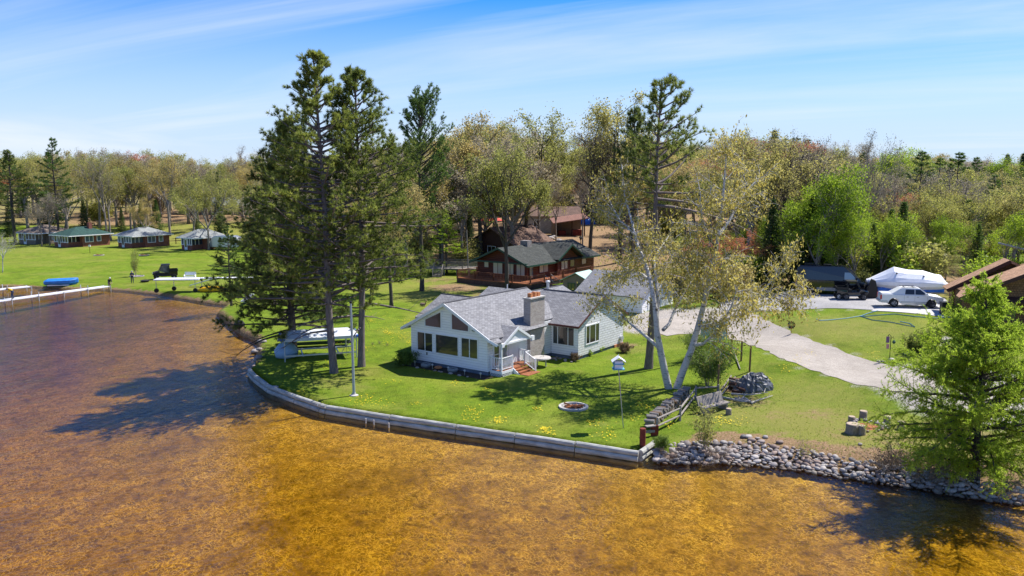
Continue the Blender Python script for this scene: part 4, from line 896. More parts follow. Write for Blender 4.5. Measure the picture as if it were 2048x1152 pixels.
def railing(p0, p1, h=.95, sp=.14, post=.09, parent=None, mat=None, name='railing', ends=True, nb=None):
    p0, p1 = V3(p0), V3(p1); m = MB(); up = Vec((0, 0, h))
    m.beam(p0 + up, p1 + up, .07, .05); lo_ = Vec((0, 0, .12)); m.beam(p0 + lo_, p1 + lo_, .05, .05)
    n = nb or max(2, int((p1 - p0).length / sp))
    for i in range(1, n):
        q = p0.lerp(p1, i / n); m.beam(q + lo_, q + up, .035, .035)
    if ends:
        for q in (p0, p1): m.beam(q, q + up + Vec((0, 0, .06)), post, post)
    return m.build(name, mat, parent)
railing((.1, .33, .43), (1.05, .33, .43), parent=house, mat=K['white'])
railing((1.05, .33, .43), (1.05, 1.68, .43), parent=house, mat=K['white'])
railing((.1, 3.9, .43), (1.05, 3.9, .43), parent=house, mat=K['white']); railing((1.05, 3.3, .43), (1.05, 3.9, .43), parent=house, mat=K['white'], nb=4)
railing((1.05, 3.32, .43), (2.0, 3.32, -.05), parent=house, mat=K['white'], name='stair_railing')
m = MB(); m.box(1.0, 1.1, .28, .38, .43, 2.4); m.build('porch_post', K['white'], house)
window(house, (0.01, .75, .62), (0, 1, 0), (1, 0, 0), .6, 1.65, K['white'], K['glass'], (), rows=(.5,), name='porch_sidelight')
d = MB(); d.box(0.01, .06, 1.55, 2.45, .44, 2.35); d = d.build('door', K['white'], house)
m = MB(); m.box(.06, .075, 1.68, 2.32, .6, 2.25); m.build('door_glass', K['glass_blue'], d); m = MB(); m.box(.06, .12, 1.6, 1.64, 1.3, 1.45); m.build('handle', K['black'], d)
m = MB(); m.box(0.01, .04, 2.6, 4.7, .44, 2.5); m.build('porch_panel', K['white'], house)
m = MB()
m.tube([(.04, 3.1, 2.2), (.16, 3.1, 2.2)], .04, 6); m.tube([(.04, 3.3, 2.2), (.16, 3.3, 2.2)], .04, 6); m.build('porch_lamp', K['metal'], house)
# ------------------------------------------------------------------ garage and little shed behind
def hl(u, v, z=0): c, s = math.cos(UA), math.sin(UA); return Vec((-1.81 + u * c - v * s, 60.62 + u * s + v * c, HZ + z))
g0 = hl(-9.1, 27.4); g0.z = .75
gar = T('garage', 'grey-roofed garage behind the white house, half hidden by the birch', 'garage', g0, UA)
m = MB(); m.prism([(0, 0, -.5), (0, 7, -.5), (0, 7, 2.4), (0, 3.5, 4.1), (0, 0, 2.4)], (7.4, 0, 0)); m.build('wall', K['siding'], gar)
m = MB(); gable(m, 'u', 3.5, 3.5, .45, 4.3, .5, -.4, 7.8); m.build('roof', K['shingle'], gar)
m = MB(); m.box(7.4, 7.45, 1.2, 5.8, -.3, 2.1)
for k in range(1, 4): m.box(7.45, 7.465, 1.2, 5.8, k * .55 - .25, k * .55 - .22)
m.build('garage_door', K['white'], gar)
sq = gp(1152, 596)
shd = T('garden_shed', 'small grey shed with a green-edged tin roof beside the log cabin deck', 'shed', (sq.x, sq.y, sq.z), UA + .1)
m = MB(); m.prism([(-1.7, 0, 0), (1.7, 0, 0), (1.7, 0, 2.), (0, 0, 2.8), (-1.7, 0, 2.)], (0, 3.2, 0)); m.build('wall', K['tan'], shd)
m = MB(); gable(m, 'v', 0, 1.7, .3, 2.95, .48, -.3, 3.5, .07); m.build('roof', flat('pale_green_tin', (.35, .5, .46), .5, .3), shd)
for x in (-1., .25): window(shd, (x, 0, .9), AX, N, .8, .75, K['greentrim'], K['glass'], (.5,))
# ------------------------------------------------------------------ red-brown log cabin with a deck
CA = rad(-36); cz = .95
cab = T('log_cabin', 'red-brown log cabin with green shingle roof and wraparound deck', 'cabin', (1.9, 107.7, cz), CA)
def c_z(py, Y): return zat(py, Y) - cz
EV = 3.0; RH = 4.75; FL = .75
cw = 8.1
m = MB(); m.prism([(-cw, 0, 0), (0, 0, 0), (0, 0, EV), (-cw / 2, 0, RH - .1), (-cw, 0, EV)], (0, 17, 0)); m.prism([(0, 6.8, 0), (.35, 6.8, 0), (.35, 6.8, EV), (.35, 9.3, EV + 1.35), (.35, 7.2, EV)] and [(.4, 6.7, 0), (.4, 11.9, 0), (.4, 11.9, EV - .1), (.4, 9.3, EV + 1.5), (.4, 6.7, EV - .1)], (-4, 0, 0))
m.build('wall', K['logs'], cab)
sl = (RH - EV) / (cw / 2)
m = MB(); gable(m, 'v', -cw / 2, cw / 2, .75, RH + .06, sl, -.9, 17.6, .15); gable(m, 'u', 9.3, 2.9, .5, EV + 1.85, .55, -5.2, 1.1, .15); gable(m, 'u', 14.6, 3, .2, RH + .1, .4, -5, .9, .15) if False else None
rf = m.build('roof', K['shingle_green'], cab)
m = MB()
for s in (-1, 1):
    w = cw / 2 + .77; m.prism([(-cw / 2, -.93, RH + .1), (-cw / 2 + s * w, -.93, RH + .08 - sl * w), (-cw / 2 + s * w, -.93, RH - .18 - sl * w), (-cw / 2, -.93, RH - .17)], (0, .05, 0))
    w = 3.42; m.prism([(1.1, 9.3, EV + 1.88), (1.1, 9.3 + s * w, EV + 1.87 - .55 * w), (1.1, 9.3 + s * w, EV + 1.62 - .55 * w), (1.1, 9.3, EV + 1.62)], (.05, 0, 0))
m.beam((-cw - .5, -.7, EV - .1), (.5, -.7, EV - .1), .3, .18)
m.beam((.78, -.9, RH - sl * (cw / 2 + .75) - .05), (.78, 6.2, RH - sl * (cw / 2 + .75) - .05), .06, .22); m.beam((.78, 12.4, RH - sl * (cw / 2 + .75) - .05), (.78, 17.6, RH - sl * (cw / 2 + .75) - .05), .06, .22)
m.build('green_fascia', K['greentrim'], rf)
m = MB(); m.box(-4.6, -3.4, 5., 6., 3.6, 5.35); c = m.build('chimney', bricky('cobble_chimney', (.34, .31, .3), (.22, .2, .2), (.3, .29, .28), .25, .18, .02), rf)
m = MB(); m.box(-8.05, -8.0, 0, .1, 0, .1)
NF = (0, -1, 0)
for x, wd_, g in ((-6.9, .7, 'glass_w'), (-5.4, 1.5, 'glass_w'), (-3.2, 1.1, 'glass_w'), (-1.6, 1.3, 'glass_w')):
    hh = 1.45 if wd_ > .8 else .7; window(cab, (x, 0, FL + .55 + (1.45 - hh)), AX, NF, wd_, hh, K['maroon'], K[g], (.5,) if wd_ > .8 else (), .1)
NS = (1, 0, 0); AV = (0, 1, 0)
d = MB(); d.box(0.01, .06, .45, 1.45, FL, FL + 2.05); d = d.build('door', K['darkwood'], cab); g = MB(); g.box(.06, .075, .6, 1.3, FL + .2, FL + 1.95); g.build('door_glass', K['glass_blue'], d)
window(cab, (0, 2.9, FL + .7), AV, NS, 2., 1.25, K['maroon'], K['glass_w'], (.5,), .1)
window(cab, (.4, 7.6, FL + .75), AV, NS, 1.6, 1.25, K['maroon'], K['glass_w'], (.5,), .1)
window(cab, (.4, 9.9, FL + .9), AV, NS, 1.1, 1.1, K['maroon'], K['glass'], (), .1)
window(cab, (0, 13.6, FL + .9), AV, NS, 1.2, 1., K['maroon'], K['glass_blue'], (), .1)
# deck
m = MB(); m.prism([(-9.4, -2.9, FL - .12), (2.6, -2.9, FL - .12), (2.6, 12., FL - .12), (.42, 12., FL - .12), (.42, 6.6, FL - .12), (.01, 6.6, FL - .12), (.01, -.01, FL - .12), (-8.1, -.01, FL - .12), (-8.1, 1.5, FL - .12), (-9.4, 1.5, FL - .12)], (0, 0, .12)); m.build('deck_floor', K['deckred'], cab)
m = MB(); m.box(-9.35, 2.55, -2.86, -2.82, -.5, FL - .13); m.box(2.5, 2.54, -2.82, 12., -.5, FL - .13); m.box(-9.35, -9.31, -2.82, 1.5, -.5, FL - .13); m.build('deck_skirt', K['lattice'], cab)
for p0, p1 in (((-9.3, 1.4), (-9.3, -2.8)), ((-9.3, -2.8), (-6.3, -2.8)), ((-6.3, -2.8), (-3.3, -2.8)), ((-3.3, -2.8), (-.3, -2.8)), ((-.3, -2.8), (2.5, -2.8)), ((2.5, -2.8), (2.5, .4)), ((2.5, 1.8), (2.5, 4.8)), ((2.5, 4.8), (2.5, 8.)), ((2.5, 8.), (2.5, 11.9))):
    railing((*p0, FL), (*p1, FL), .95, .22, .14, cab, K['rail'], 'deck_railing')
m = MB()
for k in range(4): m.box(2.6 + k * .3, 2.9 + k * .3, .45, 1.75, FL - .2 - k * .19, FL - .14 - k * .19)
m.build('deck_steps', K['deckred'], cab)
for y in (.42, 1.78): railing((2.55, y, FL - .1), (3.9, y, -.1), .9, .3, .1, cab, K['greywood'], 'stair_railing', False)
# ------------------------------------------------------------------ grey raised deck left of the cabin
q = gp(905, 551); dk = T('raised_deck', 'weathered grey raised deck with stairs left of the log cabin', 'deck', q, rad(-4))
m = MB(); m.box(-4., 4.2, 0, 3.2, .85, .97)
for k in range(5): m.box(-2.6, -1.3, -.28 * (k + 1), -.28 * k, .7 - .17 * k, .76 - .17 * k)
m.build('deck_floor', K['greywood'], dk)
for x in (-3.9, -1.2, .6, 2.4, 4.1):
    m = MB(); m.box(x - .09, x + .09, .05, .23, -.3, .85); m.build('post', K['greywood'], dk)
for a, b in (((-3.95, .05), (-2.65, .05)), ((-1.25, .05), (1.4, .05)), ((1.4, .05), (4.15, .05)), ((-3.95, 3.1), (4.15, 3.1)), ((-3.95, .05), (-3.95, 3.1))): railing((*a, .97), (*b, .97), .95, .16, .1, dk, K['greywood'])
for x in (-2.6, -1.3): railing((x, 0, .85), (x, -1.4, 0), .9, .5, .1, dk, K['greywood'], 'stair_railing')
# tall plain pole beside that deck
def solo(name, m, mat, label, cat, loc, rz=0., group=None, smooth=False):
    o = m.build(name, mat, None, loc, smooth); o.rotation_euler = (0, 0, rz); return tag(o, label, cat, group)
q = gp(937, 556); m = MB(); m.tube([(0, 0, -.3), (-.2, 0, 6.6)], [.09, .07], 8); solo('wooden_pole', m, K['greywood'], 'tall thin wooden pole between the grey raised deck and the log cabin', 'pole', q)
# house behind with brown roof and blue awning
q = gp(985, 528); oh = T('brown_roofed_house', 'dark house with weathered brown roof behind the log cabin', 'house', (q.x, q.y + 3, q.z), rad(-36))
m = MB(); m.prism([(-4.5, 0, 0), (4.5, 0, 0), (4.5, 0, 3.), (0, 0, 5.4), (-4.5, 0, 3.)], (0, 10, 0)); m.build('wall', K['darkwood'], oh)
m = MB(); gable(m, 'v', 0, 4.5, .6, 5.6, .55, -.8, 10.6, .14); m.build('roof', K['shingle_brown'], oh)
window(oh, (-1., 0, 1.2), AX, NF, 1.5, 1.3, K['white'], K['glass'], (.5,)); window(oh, (-3.6, 0, 1.1), AX, NF, 1.3, 1.6, K['white'], K['glass'], (.5,))
m = MB(); m.slab([(-4.4, -.1, 2.6), (-2.2, -.1, 2.6), (-2.2, -1.2, 2.2), (-4.4, -1.2, 2.2)], .05); m.build('awning', K['blue'], oh)
# pale building and open lean-to up the dirt slope
q = gp(1100, 466); pb = T('block_building', 'pale block outbuilding with brown shingle roof up the dirt slope', 'building', q, rad(-6))
m = MB(); m.prism([(-5.5, 0, 0), (5.5, 0, 0), (5.5, 0, 3.3), (-5.5, 0, 3.3)], (0, 7, 0)); m.build('wall', bricky('pale_block', (.46, .44, .40), (.36, .34, .31), (.3, .28, .26), .4, .2, .015), pb)
m = MB(); gable(m, 'u', 3.5, 3.5, .5, 5.1, .45, -6, 6, .14); m.build('roof', K['shingle_brown'], pb)
for x in (-3.2, 2.6): window(pb, (x, 0, 1.3), AX, NF, 1.1, 1.2, K['white'], K['glass'], (.5,))
q = gp(1140, 472); lt = T('open_shed', 'open-fronted shed with sloping reddish roof and stored things beside the pale building', 'shed', q, rad(8))
m = MB(); m.box(-2.9, 2.9, 3.6, 3.7, 0, 3.); m.box(-2.9, -2.8, 0, 3.6, 0, 2.6); m.build('wall', K['tan'], lt)
m = MB(); m.slab([(-3.4, -.7, 2.5), (3.4, -.7, 3.4), (3.6, 4.2, 4.1), (-3.2, 4.2, 3.2)], .14); m.build('roof', bricky('reddish_shingle', (.34, .17, .12), (.24, .12, .09), (.1, .06, .05), .4, .2, .015), lt)
for x in (-2.8, .4, 2.8):
    m = MB(); m.box(x - .1, x + .1, -.05, .15, 0, 2.55 + (x + 2.8) * .13); m.build('post', K['darkwood'], lt)
m = MB(); m.box(.6, 2.4, .6, 2., 0, 1.1); m.box(-2., -.6, 1., 2.4, 0, .9); solo('storage_crate', m, K['barnred'], 'red crates stored under the open shed roof', 'crate', q + Vec((0, 0, .02)), rad(8))
q = gp(1172, 448); m = MB(); r = random.Random(3)
m.lathe([(2.2, 0), (2.1, .7), (1.2, 1.4), (.1, 1.6)], 9); solo('tarp_covered_pile', m, K['bluetarp'], 'pile under a blue tarp right of the open shed roof', 'tarp', q + Vec((0, 0, 1.6)) - Vec((0, 0, 1.6)))
for px, c in ((973, 'right'), (992, 'left')):
    q = gp(px, 460); um = T('patio_umbrella', f'red patio umbrella on the slope behind the cabin, {"nearer the tree trunk" if c == "right" else "nearer the pale building"}', 'umbrella', q); m = MB(); m.tube([(0, 0, 0), (0, 0, 2.6)], .04, 6); m.build('pole', K['metal'], um); m = MB(); m.lathe([(1.4, 2.0), (.8, 2.4), (.05, 2.75)], 8); m.build('canopy', flat('umbrella_red', (.62, .05, .03), .7), um)
q = gp(1161, 503); lp = T('yard_lamp', 'black post lantern on the dirt slope behind the cabin roof', 'lamp'  , q); m = MB(); m.tube([(0, 0, 0), (0, 0, 1.9)], .06, 6); m.build('post', K['black'], lp); m = MB(); m.lathe([(.12, 1.9), (.2, 2.2), (.34, 2.25), (.05, 2.55)], 6); m.build('lantern', K['black'], lp)
# rubble line on the slope
RKB = []
def rockmesh(seed, n=10):
    r = np.random.default_rng(seed); bm_ = MB(); prof = [(.08, -.5), (.75, -.32), (1., 0), (.72, .36), (.1, .5)]
    bm_.lathe([(a * .5, z * .8) for a, z in prof], n); v = np.array(bm_.v); k = r.normal(size=(3, 3)) * .9
    v = v * (1 + .13 * np.sin(v @ (k * 3))); v *= np.array([1.15, .9, .78]); bm_.v = [tuple(p) for p in v]
    o = bm_.build('rock', K['rock'], smooth=True, uv=False); me = o.data; bpy.data.objects.remove(o); return me
RK = [rockmesh(i) for i in range(7)]
def rock(name, label, cat, loc, s, rz, group, tilt=(0, 0)):
    o = link(name, RK[int(rz * 97) % 7], None, loc); o.rotation_euler = (tilt[0], tilt[1], rz); o.scale = (s, s, s * .85); return tag(o, label, cat, group)
r = random.Random(8)
for i in range(34):
    q = gp(r.uniform(1030, 1125), 0) if False else gp(r.uniform(1040, 1122), r.uniform(472, 487)); rock('boulder', 'brown boulder in the stone line across the dirt slope', 'boulder', q + Vec((0, 0, .1)), r.uniform(.5, 1.3), r.uniform(0, 6), 'boulders on the dirt slope')
# ------------------------------------------------------------------ brick cottages on the far lawn
def cottage(px, py, w, dpt, rz, label, roof, wall, porch, winp, name='brick_cottage', ph=2.2, chim=False):
    q = gp(px, py); c = T(name, label, 'cottage', q, rz)
    # origin: front-right corner of the porch
    m = MB(); m.box(-w, 0, 2.4, dpt, -.3, ph + .2); m.build('wall', wall, c)
    pw = porch; m = MB(); m.box(-w + .2, -w + .2 + pw, 0, 2.4, -.3, .95); m.build('porch_base', wall, c)
    m = MB(); m.box(-w + .2, -w + .2 + pw, .08, 2.4, .95, ph + .1); m.build('porch_screen', winp, c)
    m = MB()
    for k in range(6): x = -w + .2 + pw * k / 5; m.box(x - .07, x + .07, -.02, .08, .9, ph + .1)
    m.box(-w + .12, -w + .28 + pw, -.03, .09, ph - .1, ph + .15); m.box(-w + .12, -w + .28 + pw, -.03, .09, .88, 1.)
    for y in (.8, 1.6): m.box(-w + pw + .12, -w + pw + .22, y - .06, y + .06, .95, ph + .1)
    m.build('porch_frame', K['white'], c)
    d = MB(); x = -w + .2 + pw * .3; d.box(x, x + .85, -.06, -.02, .0, 2.0); d = d.build('door', K['white'], c); g = MB(); g.box(x + .15, x + .7, -.075, -.06, .5, 1.85); g.build('door_glass', K['glass'], d)
    window(c, (0, 3.0, .95), (0, 1, 0), (1, 0, 0), 1.5, 1.1, K['white'], K['glass_blue'], (.5,), .12); window(c, (0, 5.4, 1.0), (0, 1, 0), (1, 0, 0), .7, 1.0, K['white'], K['glass_blue'], (), .12)
    if w - pw > 1.6: window(c, (-w + pw + .6, 2.4, 1.), (1, 0, 0), (0, -1, 0), min(1.3, w - pw - 1.), 1.1, K['white'], K['glass_blue'], (.5,), .12)
    m = MB(); o = .6; e = ph + .12; h = 1.45; x0, x1, y0, y1 = -w - o, o, -o, dpt + o; xm = (x0 + x1) / 2; ya, yb = y0 + (x1 - x0) / 2, y1 - (x1 - x0) / 2
    if yb < ya: ya = yb = (y0 + y1) / 2
    P = [Vec(p) for p in ((x0, y0, e), (x1, y0, e), (x1, y1, e), (x0, y1, e), (xm, ya, e + h), (xm, yb + .01, e + h))]
    m.add(P, [(0, 1, 4), (1, 2, 5, 4), (2, 3, 5), (3, 0, 4, 5), (3, 2, 1, 0)]); rf = m.build('roof', roof, c)
    m = MB()
    for a, b in ((0, 1), (1, 2), (2, 3), (3, 0)): m.beam(P[a] - Vec((0, 0, .08)), P[b] - Vec((0, 0, .08)), .06, .16)
    m.build('gutter', K['white'], rf)
    if chim: m = MB(); m.box(-2.6, -1.9, dpt * .62, dpt * .62 + .7, e + .4, e + 2.2); m.build('chimney', K['redbrick'], rf)
    return c
gr = bricky('pale_grey_shingle', (.36, .38, .37), (.27, .29, .29), (.15, .16, .16), .34, .15, .012)
cottage(268, 496.5, 5.6, 7.6, rad(-35), 'brick cottage with pale grey hip roof and white windowed porch, middle of the lawn', gr, K['redbrick'], 4.6, K['glass_blue'])
cottage(142, 495.5, 6., 8., rad(-33), 'brick cottage with dark green hip roof and a brick chimney', K['shingle_teal'], K['redbrick'], 4.8, K['glass'], chim=True)
cottage(392, 501, 4.4, 6.5, rad(-33), 'small brick cottage with dark screened porch beside the camper trailer', gr, K['redbrick'], 3., K['screen'])
cottage(78, 489.5, 6.2, 7.5, rad(-25), 'tan cottage with brown shingle roof at the left edge', bricky('brown_cottage_shingle', (.28, .22, .18), (.2, .16, .13), (.1, .08, .07), .34, .15, .012), K['tan'], 5., K['tan'], 'cottage')
q = gp(418, 428); up_ = T('ranch_house', 'long low ranch house with pale roof up the slope behind the cottages', 'house', (q.x, q.y, q.z), rad(-4))
m = MB(); m.box(-9, 12, 0, 9, -.5, 2.6); m.build('wall', flat('beige_wall', (.3, .25, .2), .8), up_); m = MB(); gable(m, 'u', 4.5, 4.5, .8, 4.7, .4, -10, 13, .15); m.build('roof', gr, up_)
for x in (-6, -1, 5, 9): window(up_, (x, 0, 1.), AX, NF, 1.8, 1.1, K['white'], K['glass'], (.5,))
# ------------------------------------------------------------------ brown shingled house on the right
q = gp(1931, 652); bh = T('shingled_house', 'brown cedar-shingled house with tan shed roofs at the right edge', 'house', (q.x, q.y, q.z), rad(-17))
m = MB(); m.prism([(0, 0, -.5), (9., 0, -.5), (9., 0, 6.5), (0, 0, 2.6)], (0, 5.2, 0)); m.build('front_wall', K['shakebrown'], bh)
m = MB(); m.prism([(-.2, 5.05, -.8), (7.9, 5.05, -.8), (7.9, 5.05, 3.), (4.0, 5.05, 4.9), (-.2, 5.05, 2.6)], (0, 1.3, 0)); m.build('rear_wall', K['shakebrown'], bh)
m = MB(); m.slab([(-.75, -.75, 2.45), (9.6, -.75, 7.2), (9.6, 4.4, 7.2), (-.75, 4.4, 2.45)] if False else [(-.75, -.75, 2.45), (9.6, -.75, 7.2), (9.6, 3.2, 7.2), (.4, 3.2, 2.98), (-.75, .6, 2.45)], .2)
m.slab([(-.75, 4.4, 2.45), (4.0, 4.4, 5.15), (4.0, 6.6, 5.15), (-.75, 6.6, 2.45)], .2); m.slab([(4.0, 4.4, 5.15), (8.2, 4.4, 3.1), (8.2, 6.6, 3.1), (4.0, 6.6, 5.15)], .2)
rf = m.build('roof', K['shingle_tan'], bh)
m = MB(); m.beam((-.75, -.79, 2.32), (9.6, -.79, 7.07), .06, .3); m.beam((-.75, 4.36, 2.32), (4.0, 4.36, 5.02), .06, .3); m.build('dark_fascia', K['darkwood'], rf)
m = MB(); m.slab([(2.6, -1.3, 2.3), (9., -1.3, 2.3), (9., 0, 2.6), (2.6, 0, 2.6)], .14); m.build('eyebrow_roof', K['darkwood'], rf)
window(bh, (1.2, 0, .6), AX, NF, 2.4, 1.4, K['shakebrown'], K['glass'], (.5,), .12); d = MB(); d.box(4.9, 5.9, -.05, 0, 0, 2.05); d.build('door', K['darkwood'], bh)
m = MB(); m.box(4.3, 4.45, -.14, 0, 1.5, 1.8); m.build('wall_lamp', K['black'], bh)
# ------------------------------------------------------------------ seawall of stacked logs
def wl(px, py, z=0.): x, y = pix(px, py, z); return Vec((x, y, z))
SWP = [wl(*p) for p in ((497,752),(508,765),(536,787),(590,808),(640,826),(652,829),(780,850),(912,870),(1030,887),(1150,905),(1277,925))]
swl = T('seawall', 'low grey seawall of stacked round logs along the lawn edge', 'seawall', SWP[5], 0)
def loc(p, o): return p - o.location
r = random.Random(4)
inn = [Vec((-(SWP[min(i+1, len(SWP)-1)] - SWP[max(i-1, 0)]).y, (SWP[min(i+1, len(SWP)-1)] - SWP[max(i-1, 0)]).x, 0)).normalized() for i in range(len(SWP))]
def logcourse(pts, z, rr, off):
    for i in range(len(pts) - 1):
        a = pts[i] + inn[i] * off + Vec((0, 0, z)); b = pts[i + 1] + inn[i + 1] * off + Vec((0, 0, z + r.uniform(-.02, .02))); d = (b - a).normalized() * .03
        m = MB(); k = 5; m.tube([loc(a + d, swl).lerp(loc(b - d, swl), j / k) + Vec((0, 0, r.uniform(-.012, .012))) for j in range(k + 1)], [rr * r.uniform(.94, 1.04) for _ in range(k + 1)], 10); m.build('log', K['logwood'], swl)
logcourse(SWP, .47, .16, .1); logcourse(SWP, .15, .16, .04); logcourse(SWP, -.17, .16, .0)
e0, e1 = SWP[-1], wl(1302, 907); dv = (e1 - e0)
for z in (.47, .15, -.17):
    m = MB(); a = e0 + Vec((0, 0, z)) + dv.normalized() * .22; m.tube([loc(a, swl), loc(a + dv * 1.2, swl)], .17, 10); m.build('log', K['logwood'], swl)
for i in (4, 7, 9):
    for k in (-.12, .12): m = MB(); q = loc(SWP[i] + Vec((k, -.06, .55)), swl); m.tube([q, q + Vec((.02, -.16, .02))], .035, 6); m.build('bolt', K['alum'], swl)
for px, py in ((732,846),(748,849),(778,855)):
    q = loc(wl(px, py), swl); m = MB(); m.tube([q + Vec((0, -.03, -.3)), q + Vec((0, -.03, .3))], .05, 7); m.build('mooring_peg', K['concrete'], swl)
for i, (px, py) in enumerate(((550,772),(604,793),(660,812),(725,821),(772,829),(820,836),(865,844),(915,851),(965,858),(1010,866),(1060,873),(1110,880),(1160,887),(1215,894),(1275,900))):
    q = gp(px, py); m = MB(); m.box(-.2, .2, -.13, .13, -.08, .035); solo('anchor_stone', m, K['concrete'], 'small pale flat slab in the grass behind the log seawall', 'slab', q, r.uniform(-.4, .2), 'anchor slabs along the seawall')
# ------------------------------------------------------------------ riprap
r = random.Random(21); cand = []
bank = [(1306,903,1310,925),(1330,893,1330,928),(1400,890,1400,930),(1450,892,1450,928),(1525,895,1525,936),(1610,908,1610,944),(1675,922,1675,957),(1761,936,1761,969),(1836,948,1836,978),(1911,964,1911,992),(1986,978,1986,1004),(2060,990,2060,1012),(2110,1000,2110,1022)]
for i in range(2600):
    k = r.uniform(0, len(bank) - 1.001); a, b = bank[int(k)], bank[int(k) + 1]; f = k - int(k); s = r.random() ** .85
    top = (a[0] + (b[0] - a[0]) * f, a[1] + (b[1] - a[1]) * f); bot = (a[2] + (b[2] - a[2]) * f, a[3] + (b[3] - a[3]) * f)
    px, py = top[0] + (bot[0] - top[0]) * s, top[1] + (bot[1] - top[1]) * s
    x, y = pix(px, py, .35 * (1 - s)); z = max(.62 * (1 - s) - .03, -.05); cand.append((x, y, z, (.14 + .26 * r.random() ** 2.4) * (1.25 if px < 1460 else 1.), px, s))
g_big = MB(); cand.sort(key=lambda c: -c[3]); kept = []; grid = {}
for c in cand:
    ok = True; kx, ky = int(c[0] / .5), int(c[1] / .5)
    for ix in (-1, 0, 1):
        for iy in (-1, 0, 1):
            for d in grid.get((kx + ix, ky + iy), ()):
                if (c[0] - d[0]) ** 2 + (c[1] - d[1]) ** 2 < ((c[3] + d[3]) * .31) ** 2: ok = False
    if ok: kept.append(c); grid.setdefault((kx, ky), []).append(c)
def seg(px): return 'right of the seawall end' if px < 1460 else 'below the small sapling' if px < 1640 else 'below the stump seats' if px < 1780 else 'under the larch'
for i, c in enumerate(kept):
    if i < 290: rock('rock', f'{"large dark" if c[4] < 1460 else "pale rounded"} stone in the riprap bank {seg(c[4])}', 'rock', (c[0], c[1], c[2] + c[3] * .1), c[3] * 1.05, r.uniform(0, 6.28), f'riprap stones {seg(c[4])}', (r.uniform(-.4, .4), r.uniform(-.4, .4)))
    else:
        me = RK[i % 7]; M = Mat.Translation((c[0], c[1], c[2] + c[3] * .1)) @ Mat.Rotation(r.uniform(0, 6), 4, 'Z') @ Mat.Rotation(r.uniform(-.4, .4), 4, 'X') @ Mat.Scale(c[3] * 1.05, 4)
        g_big.M = M; g_big.add([v.co for v in me.vertices], [tuple(p.vertices) for p in me.polygons])
g_big.M = None
o = g_big.build('riprap_stones', K['rock'], smooth=True, kind='stuff', uv=False); tag(o, 'smaller rounded stones packed between the riprap boulders', 'stones')
for i, (px, py) in enumerate(((1488,875),(1496,875),(1503,880),(1515,878),(1522,883),(1530,876),(1490,896),(1720,890),(513,690),(508,700),(519,695),(512,712),(506,722),(524,684),(518,715),(500,727),(1560,885),(1640,905))):
    q = gp(px, py); left = px < 600; rock('rock', 'pale stone on the left shore near the boat lift' if left else 'single pale stone lying in the grass above the riprap', 'rock', q + Vec((0, 0, .05)), r.uniform(.25, .5) if not left else r.uniform(.5, .9), r.uniform(0, 6), 'stones on the left shore' if left else 'loose stones above the riprap')
